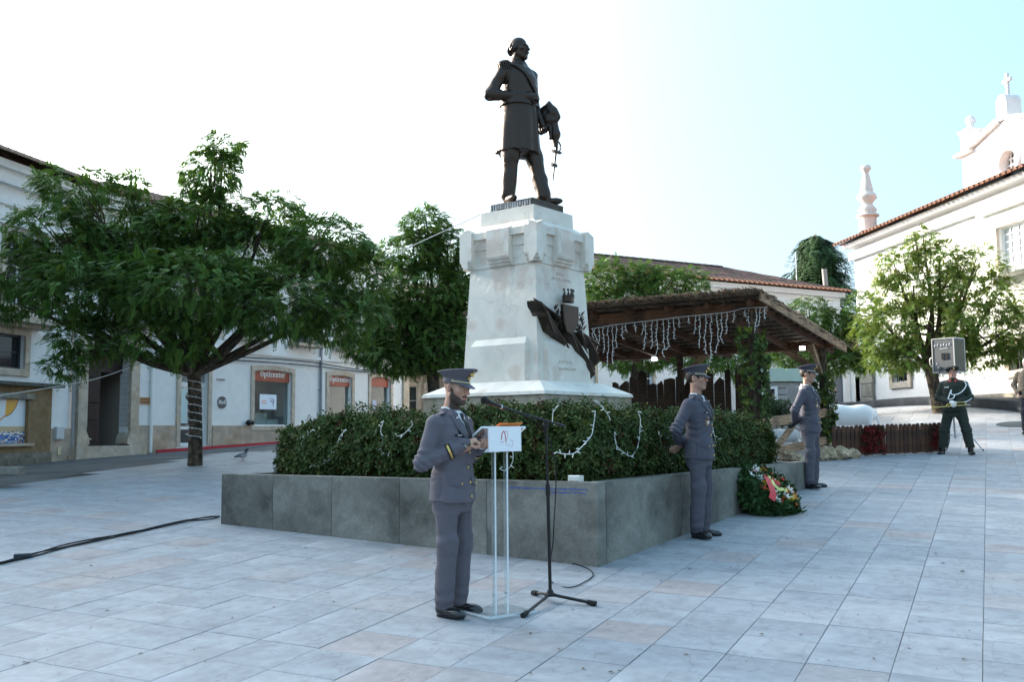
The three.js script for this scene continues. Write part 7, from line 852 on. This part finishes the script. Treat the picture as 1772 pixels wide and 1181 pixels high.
// ---------------------------------------------------------------- lectern, microphone, wreath, small things
const acr = phys([0.92, 0.96, 0.97], 0.04, { transmission: 0.92, thickness: 0, ior: 1.45 }), acrEdge = phys([0.80, 0.85, 0.86], 0.25, { transmission: 0.3, thickness: 0 });
{
  const base = hit(866, 1062), F2 = FACE - 0.35, t = thing('lectern', 'clear acrylic lectern with two posts and white sign panel', 'lectern', base, F2); t.updateMatrixWorld(true);
  part('base_plate', rbox(0.42, 0.02, 0.36, 0.006, 0, 0.011, -0.02), acr, t); part('base_edge', M(box(0.424, 0.016, 0.006, 0, 0.012, 0.162), box(0.424, 0.016, 0.006, 0, 0.012, -0.202), box(0.006, 0.016, 0.36, 0.213, 0.012, -0.02), box(0.006, 0.016, 0.36, -0.213, 0.012, -0.02)), acrEdge, t);
  const g = ground(base.x, -base.z); void g;
  for (const s of [-1, 1]) { const p = part('post', rbox(0.012, 1.19, 0.04, 0.003, s * 0.055, 0.605, 0.0), acr, t); part('polished_edge', box(0.0125, 1.18, 0.003, s * 0.055, 0.605, 0.0215), mat([0.80, 0.83, 0.84], 0.3), p); part('bolt', new THREE.CylinderGeometry(0.008, 0.008, 0.02, 10).rotateZ(PI / 2).translate(s * 0.055, 0.14, 0), MT.steel, p); }
  const top = part('reading_board', rbox(0.40, 0.012, 0.38, 0.004).rotateX(-0.5).translate(0, 1.255, -0.11), acr, t); part('polished_edge', M(box(0.40, 0.014, 0.006, 0, 0, 0.192), box(0.40, 0.026, 0.010, 0, 0.008, -0.19), box(0.006, 0.014, 0.38, 0.202, 0, 0), box(0.006, 0.014, 0.38, -0.202, 0, 0)).rotateX(-0.5).translate(0, 1.255, -0.11), mat([0.82, 0.84, 0.85], 0.3), top);
  const sign = part('sign_panel', rbox(0.30, 0.185, 0.008, 0.002).rotateX(-0.02).translate(0, 1.262, 0.068), mat([0.86, 0.86, 0.87], 0.45), t); void sign;
  const cv = canvasTex(600, 370, (c, w, h) => { c.fillStyle = '#f4f5f8'; c.fillRect(0, 0, w, h); c.lineCap = 'round'; c.strokeStyle = '#c23a44'; c.lineWidth = 17; c.beginPath(); c.moveTo(232, 190); c.quadraticCurveTo(238, 78, 272, 72); c.quadraticCurveTo(304, 78, 312, 226); c.stroke(); c.strokeStyle = '#d98a90'; c.lineWidth = 9; c.beginPath(); c.moveTo(290, 84); c.quadraticCurveTo(352, 44, 352, 110); c.quadraticCurveTo(346, 180, 318, 205); c.stroke(); c.strokeStyle = '#d9a4ac'; c.lineWidth = 8; c.beginPath(); c.arc(352, 250, 34, 0.2, 3.6); c.stroke(); c.strokeStyle = '#a890a8'; c.beginPath(); c.moveTo(392, 208); c.quadraticCurveTo(452, 196, 444, 262); c.quadraticCurveTo(436, 300, 408, 304); c.stroke(); c.fillStyle = '#d6aab0'; c.fillRect(206, 224, 78, 12); c.fillStyle = '#d8d3da'; c.fillRect(160, 262, 140, 8); c.strokeStyle = '#bcd0d2'; c.lineWidth = 6; c.beginPath(); c.arc(278, 58, 12, 3.3, 6.1); c.stroke(); });
  part('printed_logo', new THREE.PlaneGeometry(0.294, 0.18).rotateX(-0.02).translate(0, 1.262, 0.0735), mat([1, 1, 1], 0.45, { map: cv }), t, 'red and pink looping emblem printed on white');
  const pm = t.matrixWorld, red = single('red_folder', rbox(0.24, 0.008, 0.30, 0.003).rotateX(-0.5).translate(-0.02, 1.266, -0.118).applyMatrix4(pm), mat([0.45, 0.11, 0.09], 0.6), 'red folder lying on the clear lectern board under the officer\'s hands', 'folder'); void red;
  single('orange_folder', M(rbox(0.22, 0.006, 0.16, 0.002).rotateX(-0.5).rotateZ(0.06).translate(0.06, 1.338, -0.0).applyMatrix4(pm), rbox(0.2, 0.004, 0.12, 0.002).rotateX(-0.42).rotateZ(-0.04).translate(0.07, 1.352, -0.005).applyMatrix4(pm)), mat([0.85, 0.26, 0.05], 0.6), 'orange folder sticking up behind the white lectern sign', 'folder');
}
{ // microphone stand
  const base = hit(951, 1043), d = -base.z, t = thing('microphone_stand', 'black tripod microphone stand with long boom arm', 'stand', base), L = (u, v, dd = d) => at(u, v, dd).sub(base), top = L(944.5, 738), hub = L(952, 1021);
  part('pole', M(rod(hub, L(948, 850), 0.0135, 0.0135, 12), rod(L(948, 850), top, 0.0095, 0.0095, 12), rod(L(948.3, 858), L(947.7, 838), 0.019, 0.017, 12)), MT.blackMetal, t); part('hub', M(rod(L(952.3, 1032), hub, 0.04, 0.018, 14), rod(L(952, 1032), L(952, 1028), 0.045, 0.045, 14)), MT.blackMetal, t);
  for (const [u, v] of [[908, 1069], [1024, 1050], [926, 1032]]) { const e = hit(u, v).sub(base).add(V(0, 0.02, 0)), s = L(952, 1029), l = part('leg', rod(s, e, 0.012, 0.012, 8), MT.blackMetal, t); const dir = e.clone().sub(s).normalize().multiplyScalar(0.035); part('rubber_foot', rod(e.clone().sub(dir), e.clone().add(dir), 0.019, 0.021, 10), mat([0.015, 0.015, 0.015], 0.9), l); }
  const bA = L(976, 738, d + 0.1), bB = L(868, 705, d - 0.32); const boom = part('boom_arm', rod(bA, bB, 0.008, 0.008, 10), MT.blackMetal, t); part('counterweight', rod(bA, bA.clone().lerp(bB, 0.09), 0.012, 0.012, 10), MT.blackMetal, boom); part('clutch', M(new THREE.SphereGeometry(0.026, 14, 10).translate(top.x, top.y + 0.01, top.z), new THREE.CylinderGeometry(0.022, 0.022, 0.06, 12).rotateX(PI / 2).translate(top.x, top.y + 0.02, top.z), rod(top.clone().add(V(0, -0.05, 0)), top, 0.014, 0.018)), MT.blackMetal, t);
  const m0 = bB.clone().add(base), m1 = at(838, 693, d - 0.44), mt = thing('microphone', 'black handheld microphone on the end of the boom arm', 'microphone', m0), r = m1.clone().sub(m0), e0 = V(0, 0, 0).addScaledVector(r, -0.25), e1 = r.clone(); part('handle', rod(e0, r.clone().multiplyScalar(0.75), 0.0125, 0.018, 14), MT.blackMetal, mt); part('ring', rod(r.clone().multiplyScalar(0.0), r.clone().multiplyScalar(0.08), 0.0165, 0.0165, 12), mat([0.5, 0.55, 0.6], 0.4, { metalness: 0.6 }), mt); part('grille', M(new THREE.SphereGeometry(0.027, 18, 14).translate(e1.x, e1.y, e1.z), rod(r.clone().multiplyScalar(0.75), e1, 0.019, 0.026, 14)), mat([0.02, 0.02, 0.022], 0.7, { metalness: 0.4, bumpMap: rep(TX.fabric, 20), bumpScale: 0.002 }), mt);
  const g = (u, v, h = 0.008) => hit(u, v).add(V(0, h, 0)); single('microphone_cable', tube([m0.clone(), at(905, 719, d - 0.2), at(940, 742, d + 0.02), at(960, 800, d + 0.03), at(958, 920, d + 0.03), g(955, 1010), g(985, 1019), g(1012, 1010), g(1026, 998), g(1017, 986), g(985, 976), g(950, 972), g(910, 968), g(868, 961)], 0.0048, 140, 6), MT.dark, 'thin black microphone cable looping on the paving', 'cable');
}
{ // floor cables at the left, taped bundle
  const pts = [[-30, 985], [0, 977], [45, 967], [110, 950], [170, 938], [220, 927], [270, 917], [320, 906], [365, 899]], mk = (k) => pts.map(([u, v]) => hit(u, v + rr(-2.5, 2.5)).add(V(0, 0.012 + k * 0.006, 0))); const end = hit(381, 897).add(V(0, 0.02, 0));
  const t = thing('cable_bundle', 'bundle of black cables running over the paving to the planter corner', 'cable', hit(0, 977)), o = t.position.clone(); for (let k = 0; k < 3; k++) part('cable', tube([...mk(k), end.clone()].map((p) => p.sub(o)), 0.0075, 140, 6), MT.dark, t); part('plug', turn(rbox(0.16, 0.04, 0.06, 0.01), 0, 0.5).translate(...A3(hit(40, 968).sub(o).add(V(0, 0.03, 0)))), mat([0.02, 0.03, 0.05], 0.5), t);
}
{ // wreath of flowers against the planter
  const c = hit(1328, 886), t = thing('flower_wreath', 'green wreath with red, yellow and white flowers and red ribbon on the planter', 'wreath', c.clone()), N = V(0.52, 0.78, 0.44).normalize(), X = V(0.6, -0.25, -0.6), x = X.sub(N.clone().multiplyScalar(X.dot(N))).normalize(), y = N.clone().cross(x).normalize(), C = at(1323, 855, -c.z + 0.0).sub(c), P = (a, r, h) => C.clone().addScaledVector(x, Math.cos(a) * r).addScaledVector(y, Math.sin(a) * r * 0.98).addScaledVector(N, h), m = [], cs = [];
  const R0 = 0.24, g = sprig(7, 0.11, 0.1, 0.04); for (let i = 0; i < 950; i++) { const a = rr(0, 6.3), b = rr(0, 6.3), q = 0.13 * Math.sqrt(rnd()), p = P(a, R0 + Math.cos(b) * q * 1.15, Math.sin(b) * q * 0.9), out = P(a, 1, 0).sub(C).multiplyScalar(0.6 + Math.cos(b)).addScaledVector(N, 0.5 * Math.sin(b)).add(V(rr(-0.4, 0.4), rr(-0.4, 0.4), rr(-0.4, 0.4))); m.push(orient(p, out, rr(0, 6), rr(0.7, 1.15))); const k = rr(0.4, 1); cs.push(rgb(k, k, k * 0.9)); }
  copies('foliage', g, leafMat([0.06, 0.135, 0.042], 0.25), m, t, cs); part('ring', (() => { const pts = []; for (let i = 0; i < 24; i++) pts.push(P(i / 24 * PI * 2, R0, 0)); return new THREE.TubeGeometry(new THREE.CatmullRomCurve3(pts, true), 60, 0.08, 8, true); })(), mat([0.03, 0.05, 0.02], 1), t);
  const petals = (n, L, W, cup) => { const l = []; for (let i = 0; i < n; i++) l.push(leafGeo(L, W, 0.3).rotateX(-cup).rotateY(i / n * PI * 2)); return M(l); }, kinds = [[petals(11, 0.042, 0.034, 0.75), [[0.55, 0.02, 0.025], [0.6, 0.05, 0.02], [0.62, 0.13, 0.02]], 34], [petals(11, 0.045, 0.028, 0.5), [[0.80, 0.52, 0.03], [0.75, 0.30, 0.02]], 26], [petals(6, 0.06, 0.028, 0.7), [[0.82, 0.82, 0.76]], 18]];
  for (const [geo, cols, n] of kinds) { const ms = cols.map((q) => mat(q, 0.6, { side: THREE.DoubleSide })); for (let i = 0; i < n; i++) { const a = rr(0, 6.3), b = rr(0.3, 2.8), p = P(a, R0 + Math.cos(b) * 0.14, 0.11 + Math.sin(b) * 0.05), o = part('flower', geo, pick(ms), t); o.applyMatrix4(orient(p, N.clone().add(V(rr(-0.5, 0.5), rr(-0.2, 0.4), rr(-0.2, 0.7))), rr(0, 6), rr(1.0, 1.55))); } }
  const rib = (pts, w, mt) => { const l = pts.length, rings = pts.map((p, i) => { const tg = pts[Math.min(l - 1, i + 1)].clone().sub(pts[Math.max(0, i - 1)]).normalize(), sd = tg.clone().cross(V(0.3, 0.4, 0.85)).normalize().multiplyScalar(w / 2), nn = sd.clone().cross(tg).normalize().multiplyScalar(0.002); return [p.clone().add(sd).add(nn), p.clone().sub(sd).add(nn), p.clone().sub(sd).sub(nn), p.clone().add(sd).sub(nn)]; }); part('ribbon', loft(rings), mt, t); }, W = (u, v, k = 0.16) => { const r = ray(u, v), e = V(0, EYE, 0).sub(c), q = C.clone().addScaledVector(N, k + 0.03); return e.addScaledVector(r, q.clone().sub(e).dot(N) / r.dot(N)); }, redM = mat([0.55, 0.012, 0.02], 0.5, { side: THREE.DoubleSide }), yelM = mat([0.68, 0.68, 0.22], 0.55, { side: THREE.DoubleSide });
  rib([W(1322, 822), W(1328, 829, 0.2), W(1334, 842, 0.2), W(1338, 855, 0.19), W(1335, 865)], 0.085, redM); rib([W(1330, 826), W(1340, 834, 0.2), W(1350, 840)], 0.05, redM); rib([W(1331, 824, 0.17), W(1338, 838, 0.21), W(1348, 848, 0.2), W(1362, 849, 0.17)], 0.05, yelM);
}
{ // small things
  const wb = pw2(-0.12, PL.top, -0.12), bp = onFace(planter, 1000, 828, -0.14); void wb; single('white_box', chamfer(0.125, 0.055, 0.09, 0.008).rotateY(-PL.a).translate(...A3(pw2(bp.x, PL.top + 0.0285, -0.1))), mat([0.72, 0.71, 0.66], 0.5), 'small white plastic box on the planter rim below the hedge', 'box');
  const bp2 = hit(10, 846), be = thing('stone_bench', 'low stone bench block at the edge of the paving near the shop poster', 'bench', bp2, 0.25); part('seat', planar(chamfer(1.6, 0.12, 0.5, 0.015).translate(-0.62, 0.26, -0.2)), MT.stone, be); part('leg', planar(chamfer(0.9, 0.26, 0.34, 0.01).translate(-0.75, 0.09, -0.1)), MT.paleStone, be);
  const pg = hit(420, 798), t = thing('pigeon', 'grey pigeon standing on the street near the tree', 'bird', pg, 1.2), body = uni(0.03, ell([0, 0.11, 0], [0.05, 0.055, 0.095]), cap([0, 0.13, 0.06], [0, 0.215, 0.09], 0.035, 0.024), ell([0, 0.225, 0.1], [0.024, 0.024, 0.03]), cap([0, 0.225, 0.12], [0, 0.218, 0.145], 0.008, 0.004), cap([0, 0.10, -0.08], [0, 0.075, -0.19], 0.03, 0.014)); part('body', nets(body, [-0.08, 0.02, -0.23], [0.08, 0.28, 0.17], 0.008, (x, y, z) => (y > 0.17 ? [0.06, 0.07, 0.09] : z < -0.08 ? [0.1, 0.1, 0.11] : y < 0.13 && z > 0 ? [0.45, 0.45, 0.47] : [0.22, 0.23, 0.26])), skinMat, t); for (const s of [-1, 1]) part('leg', M(rod(V(s * 0.02, 0.08, 0), V(s * 0.02, 0.006, 0), 0.005, 0.004, 6), rod(V(s * 0.02, 0.006, 0), V(s * 0.02, 0.005, 0.03), 0.004, 0.003, 5)), mat([0.35, 0.1, 0.08], 0.6), t);
  // overhead cable of the lights: left to the tree, then from the tree to behind the pedestal
  single('overhead_cable', tube([at(-40, 690, 17.5), at(0, 685, 17.6), at(90, 671, 17.8), at(170, 655, 18), at(235, 632, 18.2), at(300, 606, 18.3)], 0.010, 60, 6), mat([0.6, 0.58, 0.54], 0.7), 'pale cable stretched from the street into the low branches of the tree', 'cable'); single('overhead_cable', tube([at(340, 546, 17.2), at(440, 533, 17.6), at(530, 506, 18.2), at(620, 470, 19), at(700, 432, 19.8), at(800, 386, 20.6), at(880, 345, 21.4), at(930, 380, 22), at(1020, 520, 22.4)].slice(0, 6).concat([at(830, 372, 20.9)]), 0.010, 90, 6), mat([0.5, 0.5, 0.46], 0.7), 'pale cable rising from the tree to behind the pedestal', 'cable');
  const mh = hit(1762, 735), mg = single('dark_mat', new THREE.CylinderGeometry(0.5, 0.5, 0.01, 32).applyQuaternion(new THREE.Quaternion().setFromUnitVectors(V(0, 1, 0), V(-(ground(mh.x + 0.3, -mh.z) - ground(mh.x - 0.3, -mh.z)) / 0.6, 1, (ground(mh.x, -mh.z + 0.3) - ground(mh.x, -mh.z - 0.3)) / 0.6).normalize())).translate(mh.x, mh.y + 0.009, mh.z), mat([0.03, 0.05, 0.06], 0.6), 'dark round cover lying on the paving beside the white-haired man', 'cover'); void mg;
  // fallen leaves and gum specks on the slabs
  const ms = [], cs = []; for (let i = 0; i < 110; i++) { const p = hit(rr(20, 1750), 800 + Math.pow(rnd(), 0.8) * 370); const lx = pl2(p); if (lx.x < 0.1 && lx.x > -5 && lx.z < 0.1 && lx.z > -6.6) continue; ms.push(new THREE.Matrix4().makeRotationY(rr(0, 6)).scale(V(1, 1, 1).multiplyScalar(rr(0.5, 1.3))).setPosition(p.x, p.y + 0.006, p.z)); cs.push(pick([rgb(0.5, 0.4, 0.3), rgb(0.3, 0.3, 0.3), rgb(0.6, 0.5, 0.2)])); } copies('fallen_leaves', leafGeo(0.035, 0.02, 0.2), mat([0.18, 0.15, 0.1], 0.9, { side: THREE.DoubleSide }), ms, scene, cs);
}

renderer.render(scene, camera);
